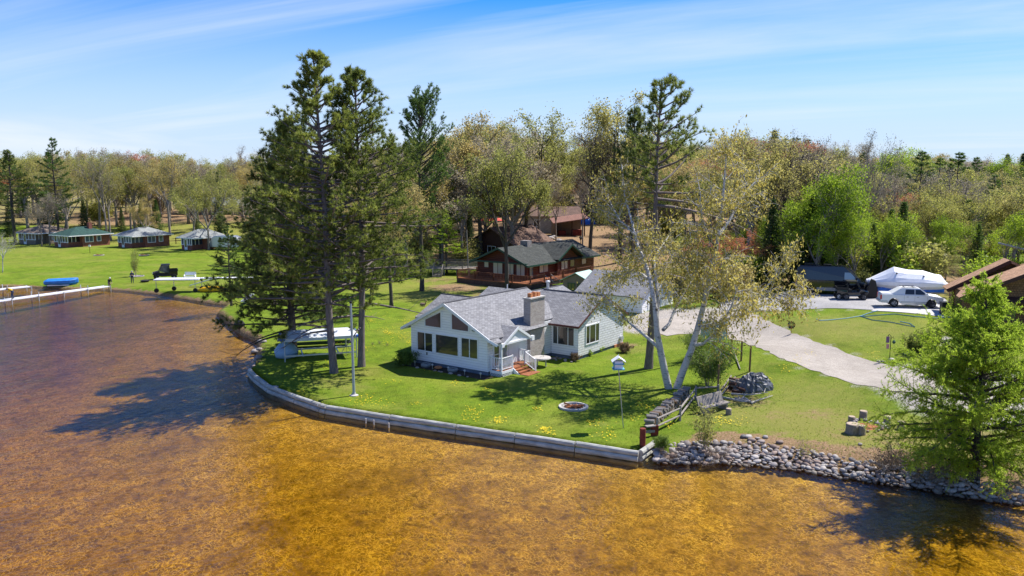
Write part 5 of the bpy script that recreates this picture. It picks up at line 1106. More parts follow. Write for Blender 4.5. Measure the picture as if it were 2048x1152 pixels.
# ------------------------------------------------------------------ birch with forked trunks
def birch():
    b = gp(1346, 777); Y0 = b.y; rr = random.Random(12); t = Tree('birch'); O = b.copy(); O.z -= .1
    def P(px, py, dy): return atY(px, py, Y0 + dy) - O
    trunks = [
     ([(1338,781,0),(1330,742,-.1),(1322,705,-.2),(1314,665,-.3),(1313,640,-.3),(1308,600,-.2),(1300,560,.6),(1288,520,1.6),(1274,490,2.6),(1262,440,4.),(1249,390,5.4),(1243,330,7.)], .27, .04),
     ([(1352,781,.1),(1366,742,.2),(1382,700,.3),(1395,660,.4),(1408,610,.3),(1418,560,0),(1428,515,-.3),(1436,470,-.5),(1444,420,-.6),(1450,350,-.7),(1453,290,-.8)], .28, .04),
     ([(1313,640,-.3),(1317,600,.2),(1313,560,.6),(1308,520,3.),(1318,500,4.5),(1340,470,6.)], .15, .04),
     ([(1322,700,-.2),(1300,680,.6),(1275,660,1.4),(1252,640,2.4),(1225,610,3.6),(1200,585,5.)], .14, .025),
     ([(1326,660,-.3),(1338,648,.3),(1350,620,1.),(1365,590,1.6),(1385,560,2.2),(1400,540,2.8)], .13, .03),
     ([(1399,655,.4),(1420,650,-.2),(1445,643,-1.),(1470,632,-1.8),(1495,625,-2.4),(1530,620,-3.)], .17, .03),
     ([(1388,690,.3),(1405,688,-.4),(1425,672,-1.2),(1445,650,-1.8),(1465,610,-2.2),(1475,570,-2.5)], .14, .03),
     ([(1440,645,-1.),(1470,610,-.6),(1495,595,0),(1520,585,.6),(1545,560,1.),(1575,535,1.5)], .11, .02),
     ([(1500,595,0),(1530,590,-.5),(1560,587,-1.),(1590,580,-1.4)], .06, .015),
     ([(1420,560,0),(1405,540,-.8),(1395,530,-1.4),(1380,505,-2.)], .09, .02),
     ([(1438,470,-.5),(1460,440,.2),(1480,400,1.),(1500,375,1.6),(1520,355,2.)], .12, .025),
     ([(1444,600,-1),(1438,570,-1.5),(1430,545,-2.),(1425,520,-2.4)], .06, .02),
     ([(1300,560,.6),(1285,548,2.2),(1262,540,4.2),(1235,530,6.2)], .09, .02),
     ([(1435,500,-.4),(1415,470,-1.2),(1405,440,-1.8),(1400,400,-2.2)], .09, .02),
     ([(1270,470,3.1),(1240,440,4.6),(1225,415,5.6),(1215,390,6.6)], .08, .02)]
    tips = []
    for pts, a, c in trunks:
        V_ = [P(*p) for p in pts]; n = len(V_)
        for i in range(1, n): V_[i] += Vec((0, 0, 0)) + rv(rr) * .03
        t.w.tube(V_, [a + (c - a) * i / (n - 1) for i in range(n)], 8, False)
        big = a > .2; f0 = .42 if big else .25
        for _ in range(34 if big else 13):
            u = rr.uniform(f0, 1); q, dd = along(V_, u); d = swing(rr, dd, rr.uniform(.6, 1.2)); d.z = d.z * .6 + .12
            L = rr.uniform(1.2, 3.2) * (1.15 - .5 * u); p2, r2 = limb(rr, q, d, L, .03, .012, 5, .16, -.02); t.w.tube(p2, r2, 4, False)
            for _ in range(8):
                q2, d2 = along(p2, rr.uniform(.2, 1)); d2 = swing(rr, d2, rr.uniform(.5, 1.1)); p3, r3 = limb(rr, q2, d2, rr.uniform(.5, 1.4), .012, .006, 4, .2, -.16); t.w.tube(p3, r3, 3, False); tips.extend(p3[1:])
    C = np.repeat(np.array([tuple(p) for p in tips]), 3, 0); g = np.random.default_rng(3); C = C + g.normal(size=C.shape) * np.array([.16, .16, .2]); C[:, 2] -= .1
    t.bake(cards(C, .098, None, 4, 2.3, None, 1.6), K['birch'], K['l_birch']); t.O = O; return t
B = birch(); o = T('birch_tree', 'white-barked birch forking into two leaning trunks with hanging ochre catkins', 'birch tree', B.O)
link('trunk', B.tm, o); link('crown', B.cm, o)
LR = larch(5, 13.5, 7.6, K['l_larch'], K['bark_dark'])
g = gp(1955, 952); plant(LR, 'larch_tree', 'bright green feathery larch growing on the riprap bank at the right edge', 'larch tree', g, zat(545, g.y) - g.z, 2.2, None, None, (math.atan2(xat(2005, g.y, 12) - g.x, 12), 0), .86)
# ------------------------------------------------------------------ shrubs and saplings in the yard
def sh(tree, px, py, h, name, label, cat='shrub', lm=None, sx=1., group=None, rz=None): return plant(tree, name, label, cat, gp(px, py), h, random.Random(px).uniform(0, 6) if rz is None else rz, group, K[lm] if lm else None, None, sx, crown='foliage', trunk='stems')
RB = shrubm(91, 1.2, .9, 26, .075, 7, K['l_shrub'], K['bark_dark'], 1.6, .012, 1.1); YB = shrubm(93, 3.6, 1.6, 22, .105, 6, K['l_shrub'], K['bark_twig'], 2.6, .022, .62); SAP = shrubm(95, 3., 1., 7, .115, 5, K['l_yel'], K['bark_twig'], 1.8, .02, .35); WIS = shrubm(97, 1.6, .8, 12, .06, 1, K['l_yel'], K['bark_twig'], 1.5, .008, .6)
sh(RB, 812, 731, 1.25, 'round_shrub', 'rounded olive green shrub at the left corner of the white house', 'shrub', 'l_shrub', 1.1)
sh(YB, 1418, 772, 3.4, 'leafy_shrub', 'large leafy green shrub beside the birch and tarp-covered pile', 'shrub', 'l_shrub', 1.0)
sh(YB, 1395, 720, 2.6, 'leafy_shrub', 'dark green shrub behind the right birch trunk', 'shrub', 'l_shrub', 1.1)
sh(YB, 1440, 725, 2.2, 'leafy_shrub', 'light green weedy shrub by the tall fence posts', 'shrub', 'l_larch', 1.1)
sh(SAP, 1405, 892, 2.9, 'sapling', 'yellow green sapling cluster at the top of the riprap near the split-rail fence', 'sapling', 'l_yel', .9)
sh(WIS, 1612, 905, 1.6, 'sapling', 'thin sprouting sapling above the pale riprap', 'sapling', 'l_yel')
for px, py, h, lab in ((1345,902,1.0,'brown brush on the riprap beside the seawall end'),(1395,905,1.2,'dry brown brush around the sapling cluster'),(1440,900,1.1,'dry twiggy brush right of the sapling cluster'),(1715,935,1.5,'brown twiggy brush on the bank below the stump seats'),(1760,925,1.6,'dense brown brush left of the larch'),(1800,925,1.7,'dense brown brush close under the larch boughs'),(1850,945,1.3,'low brown brush at the foot of the larch')):
    sh(BRUSH[px % 2], px, py, h, 'brush', lab, 'brush', None, 1.3)
for px, py, h, lab in ((1322,895,.7,'low green weeds by the seawall corner'),(1470,930,.5,'small green weeds among the middle riprap'),(1545,938,.5,'green weeds at the waterline under the sapling'),(1580,940,.45,'weeds at the waterline right of the sapling'),(1345,920,.5,'reddish weeds at the foot of the seawall corner'),(1880,965,.8,'green weeds among stones under the larch')): sh(RB, px, py, h, 'weeds', lab, 'weeds', 'l_shrub' if 'red' not in lab else 'l_brush')
for px, py, h, lab in ((1828,706,1.5,'upright yew-like shrub in front of the gravel bed'),(1845,698,1.5,'rounded dark shrub in the middle of the gravel bed edge'),(1868,690,1.3,'spreading olive shrub at the gravel bed edge')): sh(RB, px, py, h, 'evergreen_shrub', lab, 'shrub', 'l_pine', .75)
sh(SAP, 1912, 636, 2.2, 'shrub', 'yellow green shrub at the corner of the brown shingled house', 'shrub', 'l_bright', .9); sh(RB, 1918, 645, 1.2, 'shrub', 'low dark shrub beside the brown shingled house', 'shrub', 'l_spruce')
for px, py, h, lab in ((1150,722,.7,'dry brown plant by the wing corner'),(1175,712,.6,'small green plant at the wing wall'),(1200,703,.55,'green plant near the wing brick footing'),(1062,735,.45,'bright green plant beside the porch steps'),(1250,705,.9,'tan plants at the rear corner of the wing')): sh(RB, px, py, h, 'garden_plant', lab, 'plant', 'l_brush' if 'brown' in lab or 'tan' in lab else 'l_larch')
for px, py, h, lab in ((760,688,.35,'small dry plant on the lawn left of the house'),(775,692,.3,'tiny dry plant on the lawn nearest the house'),(746,690,.3,'dry tuft on the lawn near the flagpole pines')): sh(BRUSH[0], px, py, h, 'garden_plant', lab, 'plant')
LB = HWB[1]
q = gp(5, 545); plant(LB, 'birch_tree', 'pale leaning birch cut by the left edge of the lawn', 'birch tree', q, 6.2, 1., None, K['l_yel'], (.12, 0), .9, K['birch'])
q = gp(272, 553); plant(SAP, 'sapling', 'young yellow sapling on the far lawn behind the standing person', 'sapling', q, 4.2, 0, None, K['l_yel'], None, .55, crown='foliage', trunk='stems')
# dandelions over the lawn
rg = np.random.default_rng(6); pts = []
for px, py, n, sx, sy in ((830,660,330,60,22),(990,810,130,70,25),(880,790,60,70,30),(1120,850,160,60,20),(760,665,250,40,18),(700,800,120,60,30),(1600,740,90,60,20),(1290,810,70,40,25),(1450,850,60,60,30)):
    cl_ = [(px + rg.normal() * sx, py + rg.normal() * sy, rg.uniform(4, 16)) for _ in range(max(5, n // 25))]
    for _ in range(n): a, b, s = cl_[rg.integers(len(cl_))]; pts.append((a + rg.normal() * s, b + rg.normal() * s * .4))
W_ = np.array([pix(a, b, .62) for a, b in pts]); d_, _ = shored(W_[:, 0], W_[:, 1]); W_ = W_[d_ > .5]; zz_ = gzv(W_[:, 0], W_[:, 1])
V_ = []; 
for (x, y), z in zip(W_, zz_):
    s = rg.uniform(.03, .06); V_ += [(x - s, y, z + .07), (x, y - s, z + .075), (x + s, y, z + .07), (x, y + s, z + .075)]
me = npmesh('dandelions', V_, np.arange(len(V_)).reshape(-1, 4), flat('dandelion_yellow', (.75, .55, .01), .8, 0, .05, 5, 0)); tag(link('dandelions', me, kind='stuff'), 'scattered yellow dandelions in the lawn', 'flowers')
# grass tufts along the edges and over the near lawn
pts = []
for _ in range(15000):
    px, py = rg.uniform(480, 2080), rg.uniform(690, 960); pts.append(pix(px, py, .62))
W_ = np.array(pts); d_, w_ = shored(W_[:, 0], W_[:, 1]); k_ = (d_ > .35)
u_ = ((W_[:, 0] + 1.81) * math.cos(UA) + (W_[:, 1] - 60.62) * math.sin(UA)); v_ = (-(W_[:, 0] + 1.81) * math.sin(UA) + (W_[:, 1] - 60.62) * math.cos(UA))
k_ &= ~((u_ > -10) & (u_ < 2.7) & (v_ > -1.3) & (v_ < 17))
dp = np.array([tuple(gp(*q).xy) for q in [(2150,870),(1960,842),(1771,780),(1691,760),(1598,732),(1536,704),(1480,682),(1430,672),(1380,668),(1330,672),(1290,662),(1300,645),(1430,622),(1490,622),(1536,644),(1611,675),(1711,712),(1828,745),(2150,815)]])
k_ &= ~inside(W_[:, 0], W_[:, 1], dp); W_ = W_[k_]; zz_ = gzv(W_[:, 0], W_[:, 1])
arr = needles(np.column_stack([W_, zz_ - .01]), np.tile([0, 0, 1.], (len(W_), 1)), .085, .014, 5, 8, .7)
tag(link('grass_tufts', npmesh('grass_tufts', *arr[:2], leafmat('grass_blades', (.16, .26, .015), (.24, .34, .025), (.34, .40, .05), .5, 0.), arr[2]), kind='stuff'), 'short grass tufts of the lawn', 'grass')
# ------------------------------------------------------------------ things on the near lawn
q = gp(708, 791); fp = T('flagpole', 'bare grey metal flagpole on a round base between the pines and the lawn edge', 'pole', q); ht = zat(607, q.y) - q.z
m = MB(); m.tube([(0, 0, 0), (-.02, 0, ht * .5), (-.06, 0, ht)], [.1, .085, .07], 12); m.build('pole', flat('grey_pole', (.33, .38, .38), .5, .2, .1, 3, 0), fp)
m = MB(); m.lathe([(.3, -.05), (.3, .04), (.14, .1), (.12, .2)], 12); m.build('base', K['concrete'], fp); m = MB(); m.lathe([(.03, 0), (.1, .05), (.1, .14), (.02, .18)], 10, (-.06, 0, ht)); m.build('cap', K['black'], fp)
q = gp(1247, 856); top = zat(712, q.y) - q.z; bx_ = T('birdhouse', 'white and teal birdhouse on a tall thin pole in the lawn', 'birdhouse', q); dx = xat(1237, q.y, top + q.z) - q.x
m = MB(); m.tube([(0, 0, -.1), (dx, 0, top - .6)], .03, 6); m.build('pole', K['metal'], bx_)
m = MB(); m.box(dx - .24, dx + .24, -.2, .2, top - .72, top - .28); h = m.build('house', K['white'], bx_)
m = MB(); m.box(dx - .34, dx + .34, -.3, .3, top - .78, top - .72); m.box(dx - .32, dx + .32, -.28, .28, top - .47, top - .43); m.box(dx - .27, dx - .235, -.22, .22, top - .72, top - .28); m.build('teal_trim', flat('teal_blue', (.12, .35, .45), .5), bx_)
m = MB(); m.slab([(dx - .4, -.3, top - .3), (dx, -.3, top - .02), (dx, .3, top - .02), (dx - .4, .3, top - .3)], .03); m.slab([(dx, -.3, top - .02), (dx + .4, -.3, top - .3), (dx + .4, .3, top - .3), (dx, .3, top - .02)], .03); m.tube([(dx, 0, top - .04), (dx, 0, top + .1)], .02, 5); m.build('roof', K['white'], bx_)
def ring_pit(px, py, R, label, n=18, logs=True, rim=None):
    q = gp(px, py); f = T('fire_pit', label, 'fire pit', q)
    m = MB(); m.lathe([(R * 1.0, 0), (R * 1.0, .12), (R * .82, .13), (R * .8, .02)], 28); m.build('stone_ring', rim or K['concrete'], f)
    m = MB(); m.lathe([(R * .8, .0), (R * .5, .05), (R * .1, .09)], 16); m.build('ashes', K['ash'], f)
    if logs:
        rr = random.Random(2); m = MB()
        for i in range(9): a = rr.uniform(0, 6.3); c = Vec((rr.gauss(0, R * .2), rr.gauss(0, R * .2), .12)); d = Vec((math.cos(a), math.sin(a), rr.uniform(-.1, .25))) * R * .4; m.tube([c - d, c + d], .05, 6)
        m.build('burnt_logs', K['rust'], f)
    return f
ring_pit(1147, 815, .95, 'round sunken fire ring with burnt logs in the lawn in front of the house')
q = gp(1735, 853); fr_ = T('fire_pit', 'loose stone fire ring beside the log stump seats', 'fire pit', q); rr = random.Random(5)
m = MB(); m.lathe([(.7, .0), (.5, .03), (.1, .04)], 14); m.build('ashes', K['rust'], fr_)
for i in range(34):
    a = rr.uniform(0, 6.28); R_ = rr.uniform(.75, 1.15); s = rr.uniform(.16, .36); c = link('ring_stone', RK[i % 7], fr_, (R_ * math.cos(a), R_ * math.sin(a), s * .25)); c.rotation_euler = (0, 0, a); c.scale = (s, s, s)
for px, py, R_, h, lab in ((1703,844,.2,.34,'short stump seat behind the loose stone fire ring'),(1726,838,.22,.5,'tallest stump seat with flared foot behind the fire ring'),(1705,866,.38,.55,'widest stump seat in front of the fire ring'),(1723,869,.2,.52,'narrow pale stump seat next to the widest one'),(1774,846,.2,.42,'stump seat half hidden by larch boughs'),(1802,858,.2,.44,'stump seat under the tip of the larch'),(1457,829,.17,.38,'grey stump by the plank bench')):
    q = gp(px, py); m = MB(); m.lathe([(R_ * 1.2, -.05), (R_ * 1.05, .06), (R_, h * .6), (R_ * 1.02, h)], 12); s = m.build('stump', barkmat('stump_bark', (.16, .13, .1), (.36, .31, .26), 5., (6, 6, .8)), None, q, True); tag(s, lab, 'stump', 'stump seats')
    m = MB(); m.lathe([(R_ * .96, h), (R_ * .9, h + .015), (.01, h + .016)], 12); m.build('cut_top', flat('cut_wood', (.42, .33, .24), .9, 0, .3, 6), s)
# stone table
q = gp(1083, 733); tb = T('round_table', 'round concrete garden table with two legs beside the chimney', 'table', q)
m = MB(); m.lathe([(.1, .62), (.7, .62), (.74, .68), (.7, .75), (.1, .76)], 22); m.build('tabletop', K['concrete'], tb)
for x in (-.35, .35): m = MB(); m.tube([(x, 0, -.05), (x * .9, 0, .62)], .05, 8); m.build('leg', K['concrete'], tb)
pl = plant(WIS, 'potted_plant', 'thin leafy plant standing on the round concrete table', 'plant', q + Vec((.15, .1, .76)), .6, 1., None, K['l_shrub'], None, .8, crown='foliage', trunk='stems')
# bed, planters and path lights along the front wall
m = MB(); m.prism([hl(-7.9, -1.15, .03 - HZ + HZ), hl(.6, -1.15, .03), hl(.6, 0, .03), hl(-7.9, 0, .03)], (0, 0, -.2)); o = m.build('flower_bed', K['soil'], kind='structure')
for u in (-5.6, -2.9):
    q = hl(u, -.55, .03); p_ = T('planter', f'round grey tyre-like planter in the bed under the {"left" if u < -4 else "right"} part of the front windows', 'planter', q)
    m = MB(); m.lathe([(.34, 0), (.42, .12), (.42, .2), (.34, .3), (.3, .22)], 16); m.build('pot', flat('grey_planter', (.22, .24, .25), .8), p_); m = MB(); m.lathe([(.3, .2), (.05, .24)], 12); m.build('soil', K['soil'], p_)
q = hl(-4.3, -.6, .03); m = MB(); m.lathe([(.05, 0), (.3, .1), (.28, .2), (.05, .26)], 10); solo('planter', m, K['clay'], 'low brown planter between the two grey planters', 'planter', q)
for i, u in enumerate((-7.4, -6.4, -4.6, -3., -1.4, .1)):
    q = hl(u, -.95, .0); l_ = T('path_light', 'small silver solar path light in the front bed', 'lamp', q, 0, 'path lights along the front bed'); m = MB(); m.tube([(0, 0, 0), (0, 0, .34)], .018, 5); m.build('stake', K['metal'], l_); m = MB(); m.lathe([(.05, .3), (.06, .4), (.11, .41), (.03, .47)], 8); m.build('lamp_head', K['alum'], l_)
rr = random.Random(31)
for i in range(26): q = hl(rr.uniform(.5, 2.6), rr.uniform(7.3, 8.2), .05) if i % 3 else hl(rr.uniform(-7.5, 0), -1.15 + rr.uniform(-.06, .06), .02); rock('garden_stone', 'stone edging under the wing window' if i % 3 else 'stone edging of the front bed', 'rock', q, rr.uniform(.16, .36), rr.uniform(0, 6), 'edging stones under the wing' if i % 3 else 'edging stones of the front bed')
# ------------------------------------------------------------------ firewood rick along the split-rail fence
A0, A1 = gp(1310, 858), gp(1385, 793); dA = (A1 - A0); dA.z = 0; L_ = dA.length; dA.normalize(); nA = Vec((-dA.y, dA.x, 0)); rr = random.Random(9)
if nA.x > 0: nA = -nA
k = 0
for lay in range(4):
    for i in range(int(L_ / .2)):
        if lay > 2 and rr.random() < .35: continue
        c = A0 + dA * (i * .2 + (lay % 2) * .1 + rr.uniform(-.03, .03)) + nA * (.35 + rr.uniform(-.05, .05)) ; c.z = terr(np.array([c.x]), np.array([c.y]))[0] + .1 + lay * .175
        h_ = nA * rr.uniform(.22, .32) + dA * rr.uniform(-.04, .04); m = MB(); rad_ = rr.uniform(.075, .11); m.tube([-h_, h_], [rad_, rad_ * .92], 7); o = m.build('firewood_log', [K['greywood'], K['brownwood']][k % 5 == 0], None, c); k += 1
        tag(o, ('split log in the top layer of the woodpile by the rail fence' if lay == 3 else 'split log within the woodpile by the rail fence' if lay else 'bottom log of the woodpile by the rail fence'), 'log', 'firewood along the rail fence')
fe = T('rail_fence', 'weathered split-rail fence in front of the woodpile', 'fence', gp(1314, 864)); pts = [gp(1314, 864), gp(1360, 842), gp(1391, 800), gp(1436, 797)]
for i, p in enumerate(pts): m = MB(); q = p - fe.location; m.tube([q + Vec((0, 0, -.2)), q + Vec((0, 0, .95 if i else .75))], .07, 7); m.build('post', K['greywood'], fe)
for a, b in zip(pts, pts[1:]):
    for z in (.35, .8):
        if z < .5 and b is pts[3]: continue
        m = MB(); a_, b_ = a - fe.location, b - fe.location; m.tube([a_ + Vec((0, 0, z)), b_ + Vec((0, 0, z))], [.065, .05], 7); m.build('rail', K['greywood'], fe)
q = gp(1285, 890); m = MB(); m.lathe([(.17, -.1), (.17, .88), (.165, .95), (.02, .96)], 14); solo('red_post', m, K['barnred'], 'short thick red-brown post on the lawn corner above the seawall end', 'post', q, 0, None)
a, b = gp(1291, 874), gp(1309, 872); st = T('plank_stub', 'short weathered plank section with a red end panel beside the red-brown post', 'fence', a); m = MB(); d = b - a; d.z = 0
m.beam(Vec((0, 0, .3)), d + Vec((0, 0, .3)), .08, .14); m.beam(Vec((0, 0, .62)), d + Vec((0, 0, .62)), .3, .06); m.build('plank', K['greywood'], st); m = MB(); m.M = Mat.Translation(d); m.box(-.22, .22, -.03, .03, 0, .62); m.build('red_panel', K['barnred'], st)
# bench of planks
a = gp(1430, 823); bn = T('plank_bench', 'weathered plank bench with a tilted board back by the fence', 'bench', a, rad(38)); m = MB(); m.box(-1.2, 1.2, -.22, .22, .38, .46); m.build('seat', K['greywood'], bn); m = MB(); m.prism([(-1.2, .3, .42), (1.2, .3, .42), (1.2, .5, 1.0), (-1.2, .5, 1.0)], (0, .05, .02)); m.build('backrest', K['greywood'], bn)
for x in (-.9, .9): m = MB(); m.box(x - .08, x + .08, -.2, .4, -.1, .38); m.build('leg', K['greywood'], bn)
for px, py, pt, lab in ((1435,792,729,'tall brown post in front of the leafy shrub'),(1482,722,682,'tall brown fence post nearer the driveway gate side'),(1499,743,692,'tall brown post beside the tarp-covered pile'),(1461,706,678,'leaning short post at the end of the fence line')):
    q = gp(px, py); h = zat(pt, q.y) - q.z; m = MB(); m.tube([(0, 0, -.2), (.03, 0, h)], .07, 8); solo('fence_post', m, K['brownwood'], lab, 'post', q)
for (a, b, lab) in (((1480,740),(1462,700),'fallen pole leaning along the old fence line'),((1435,792),(1462,765),'peeled pole lying beside the tarp-covered pile'),((1441,794),(1470,768),'second peeled pole lying by the log heap')):
    a, b = gp(*a), gp(*b); m = MB(); m.tube([Vec((0, 0, .08)), b - a + Vec((0, 0, .5))], .05, 6); solo('wooden_pole', m, K['greywood'], lab, 'pole', a)
# log heap under a grey tarp
q = gp(1508, 779); tp = MB(); n = 40; vs = []; fs = []
from mathutils import noise as mn
for j in range(15):
    f = j / 14
    for i in range(n):
        a = 2 * math.pi * i / n; fold = abs(math.sin(5.5 * a + 1.3 * math.sin(3 * a))) ; R_ = (1.12 + .12 * math.sin(2 * a + 1)) * f ** .75 * (1 + .16 * (fold - .5) * f); z = 1.12 * (1 - f ** 2.1) + .12 * mn.noise(Vec((3 * f * math.cos(a), 3 * f * math.sin(a), 1.))) * (1 - f) + .1 * (fold - .5) * math.sin(f * 3.1)
        p_ = Vec((R_ * math.cos(a) * 1.15, R_ * math.sin(a) * .9, max(z, .03))); p_ += Vec((0, 0, max(0, .25 * mn.noise(p_ * 1.7)))) * (1 - f * f) + .06 * rv(r2 if False else random.Random(i * 31 + j)); vs.append(p_)
for j in range(14):
    for i in range(n): fs.append((j * n + i, (j + 1) * n + i, (j + 1) * n + (i + 1) % n, j * n + (i + 1) % n))
tp.add(vs, fs); solo('tarp', tp, K['greytarp'], 'wrinkled grey-black tarp draped over a heap of logs', 'tarp', q, .2, None, False)
r2 = random.Random(15)
for i in range(30):
    c = gp(1464 + r2.uniform(0, 22), 782 + r2.uniform(-7, 6)); c.z += .1 + .17 * (i % 4); h_ = Vec((r2.uniform(.15, .35), r2.uniform(-.35, -.1), r2.uniform(-.05, .05))); m = MB(); m.tube([-h_, h_], r2.uniform(.08, .13), 8); tag(m.build('heap_log', [K['brownwood'], K['greywood'], K['darkwood']][i % 3], None, c), 'cut log at the open left side of the tarp-covered heap', 'log', 'logs of the tarp-covered heap')
for i, (a, b, c) in enumerate((((1446,797),(1482,806),(1512,808)),((1470,799),(1505,808),(1545,794)),((1505,809),(1490,800),(1478,801)),((1462,790),(1500,793),(1535,788)))):
    P_ = [gp(*p) for p in (a, b, c)]; m = MB(); m.tube([P_[0] - P_[0] + Vec((0, 0, .08)), P_[1] - P_[0] + Vec((0, 0, .12)), P_[2] - P_[0] + Vec((0, 0, .1))], [.07, .06, .02], 6)
    for s in (.3, .6, .8): q2 = (P_[1] - P_[0]).lerp(P_[2] - P_[0], s); m.tube([q2 + Vec((0, 0, .1)), q2 + Vec((r2.uniform(-.3, .5), r2.uniform(-.5, .5), .3))], [.035, .012], 5)
    solo('driftwood', m, flat('bleached_wood', (.42, .39, .36), .9, 0, .2, 6) if i == 0 else bpy.data.materials['bleached_wood'], ('longest bleached branch below the tarp-covered heap', 'forked bleached branch reaching right below the tarp', 'short bleached branch crossing the longest one', 'straight grey pole along the foot of the tarp')[i], 'driftwood', P_[0])
# deer figure on the lawn behind
q = gp(846, 612); m = MB(); m.M = Mat.Rotation(-.3, 4, 'Z'); dz = T('deer_figure', 'small deer lawn figure lying on the grass behind the house', 'lawn ornament', q); m.tube([(-.35, 0, .14), (-.2, 0, .2), (.15, 0, .2), (.3, 0, .26)], [.1, .16, .15, .09], 8); m.tube([(.28, 0, .25), (.36, 0, .5), (.4, 0, .6), (.52, 0, .58)], [.08, .05, .07, .03], 7)
for x in (-.2, .15): m.tube([(x, -.1, .1), (x + .2, -.18, .05)], .035, 5)
m.tube([(.38, -.03, .62), (.34, -.1, .72)], .025, 4); m.tube([(.38, .03, .62), (.34, .1, .72)], .025, 4); m.build('body', flat('fawn', (.3, .2, .14), .8), dz, smooth=True)
q = gp(697, 570); st = T('stone_pillar', 'stubby stone pillar with flat cap under the tall pines', 'pillar', q); m = MB(); m.box(-.28, .28, -.28, .28, -.1, 1.0); m.build('shaft', bricky('pillar_stone', (.4, .36, .3), (.28, .25, .2), (.2, .18, .15), .3, .2, .02), st); m = MB(); m.box(-.4, .4, -.4, .4, 1., 1.12); m.build('cap', K['concrete'], st)
# plank wall, boat lift and canopies on the left shore
a, b = gp(446, 637), gp(512, 622); pw = T('plank_wall', 'brown horizontal plank panel standing on the left shore', 'wall', a); d = b - a; d.z = 0; L_ = d.length; m = MB(); m.M = Mat.Rotation(math.atan2(d.y, d.x), 4, 'Z')
for i in range(6): m.box(0, L_, -.05, .05 - .01 * (i % 2), .02 + i * .22, .02 + i * .22 + .205)
m.build('planks', K['brownwood'], pw); m = MB(); m.M = Mat.Rotation(math.atan2(d.y, d.x), 4, 'Z')
for x in (.1, L_ * .45, L_ - .1): m.box(x - .06, x + .06, -.13, -.06, -.2, 1.4)
m.build('posts', K['greywood'], pw)
q = gp(479, 652); m = MB(); m.lathe([(.5, -.1), (.55, .3), (.35, .6), (.05, .68)], 9); solo('covered_grill', m, K['black'], 'dark covered object on the shore below the plank wall', 'grill', q)
m = MB(); q = gp(486, 612); e = gp(505, 600) - q; m.beam(Vec((0, 0, .5)), e + Vec((0, 0, .7)), .5, .12); solo('dock_section', m, K['alum'], 'pale aluminium dock section lying behind the plank wall', 'dock section', q)
q = gp(640, 713); bl = T('boat_lift', 'boat lift frame with white canopy and blue corner caps among the pines', 'boat lift', q, rad(18)); bl.scale = (.88, .88, .9); m = MB()
m.add([(-3.4, -1.5, 2.05), (3.4, -1.5, 2.05), (3.4, 1.5, 2.05), (-3.4, 1.5, 2.05), (-2.6, 0, 2.55), (2.6, 0, 2.55)], [(0, 1, 5, 4), (2, 3, 4, 5), (1, 2, 5), (3, 0, 4)])
m.add([(-3.4, -1.5, 1.8), (3.4, -1.5, 1.8), (3.4, -1.5, 2.05), (-3.4, -1.5, 2.05)], [(0, 1, 2, 3)]); m.add([(3.4, -1.5, 1.8), (3.4, 1.5, 1.8), (3.4, 1.5, 2.05), (3.4, -1.5, 2.05)], [(0, 1, 2, 3)]); m.add([(-3.4, 1.5, 1.8), (-3.4, -1.5, 1.8), (-3.4, -1.5, 2.05), (-3.4, 1.5, 2.05)], [(0, 1, 2, 3)]); m.build('canopy', K['canvas'], bl)
for x, y in ((-3.2, -1.4), (3.2, -1.4), (3.2, 1.4), (-3.2, 1.4)):
    m = MB(); m.tube([(x, y, -.1), (x, y, 2.)], .05, 8); m.build('leg', K['alum'], bl); m = MB(); m.lathe([(.22, 1.92), (.24, 2.02), (.16, 2.1)], 8, (x * 1.05, y * 1.05, 0)); m.build('corner_cap', K['blue'], bl)
m = MB(); m.beam((-3.2, -1.4, .5), (3.2, -1.4, .5), .08, .12); m.beam((-3.2, 1.4, .5), (3.2, 1.4, .5), .08, .12); m.beam((-1.6, -1.4, .45), (-1.6, 1.4, .45), .1, .1); m.beam((1.6, -1.4, .45), (1.6, 1.4, .45), .1, .1); m.build('cradle', K['alum'], bl)
q = gp(573, 715); m = MB(); m.lathe([(.1, 0), (.9, .1), (1., .6), (.6, 1.1), (.1, 1.3)], 10); solo('covered_watercraft', m, flat('light_blue_cover', (.3, .45, .6), .6, 0, .2, 3), 'small watercraft under a light blue cover beside the dark pine', 'watercraft', q, 0, None, True)
for px, py, w, lab in ((640,685,3.2,'weathered dock panels stacked behind the boat lift'),(628,694,3.,'lower stack of grey dock panels close behind the boat lift')):
    q = gp(px, py); dkx = T('dock_stack', lab, 'dock panels', q, rad(14)); m = MB(); m.box(-w, w, -.7, .7, .75, .85); m.build('panel', K['greywood'], dkx)
    for x in (-w + .3, w - .3): m = MB(); m.box(x - .05, x + .05, -.6, .6, -.1, .75); m.build('leg', K['alum'], dkx)
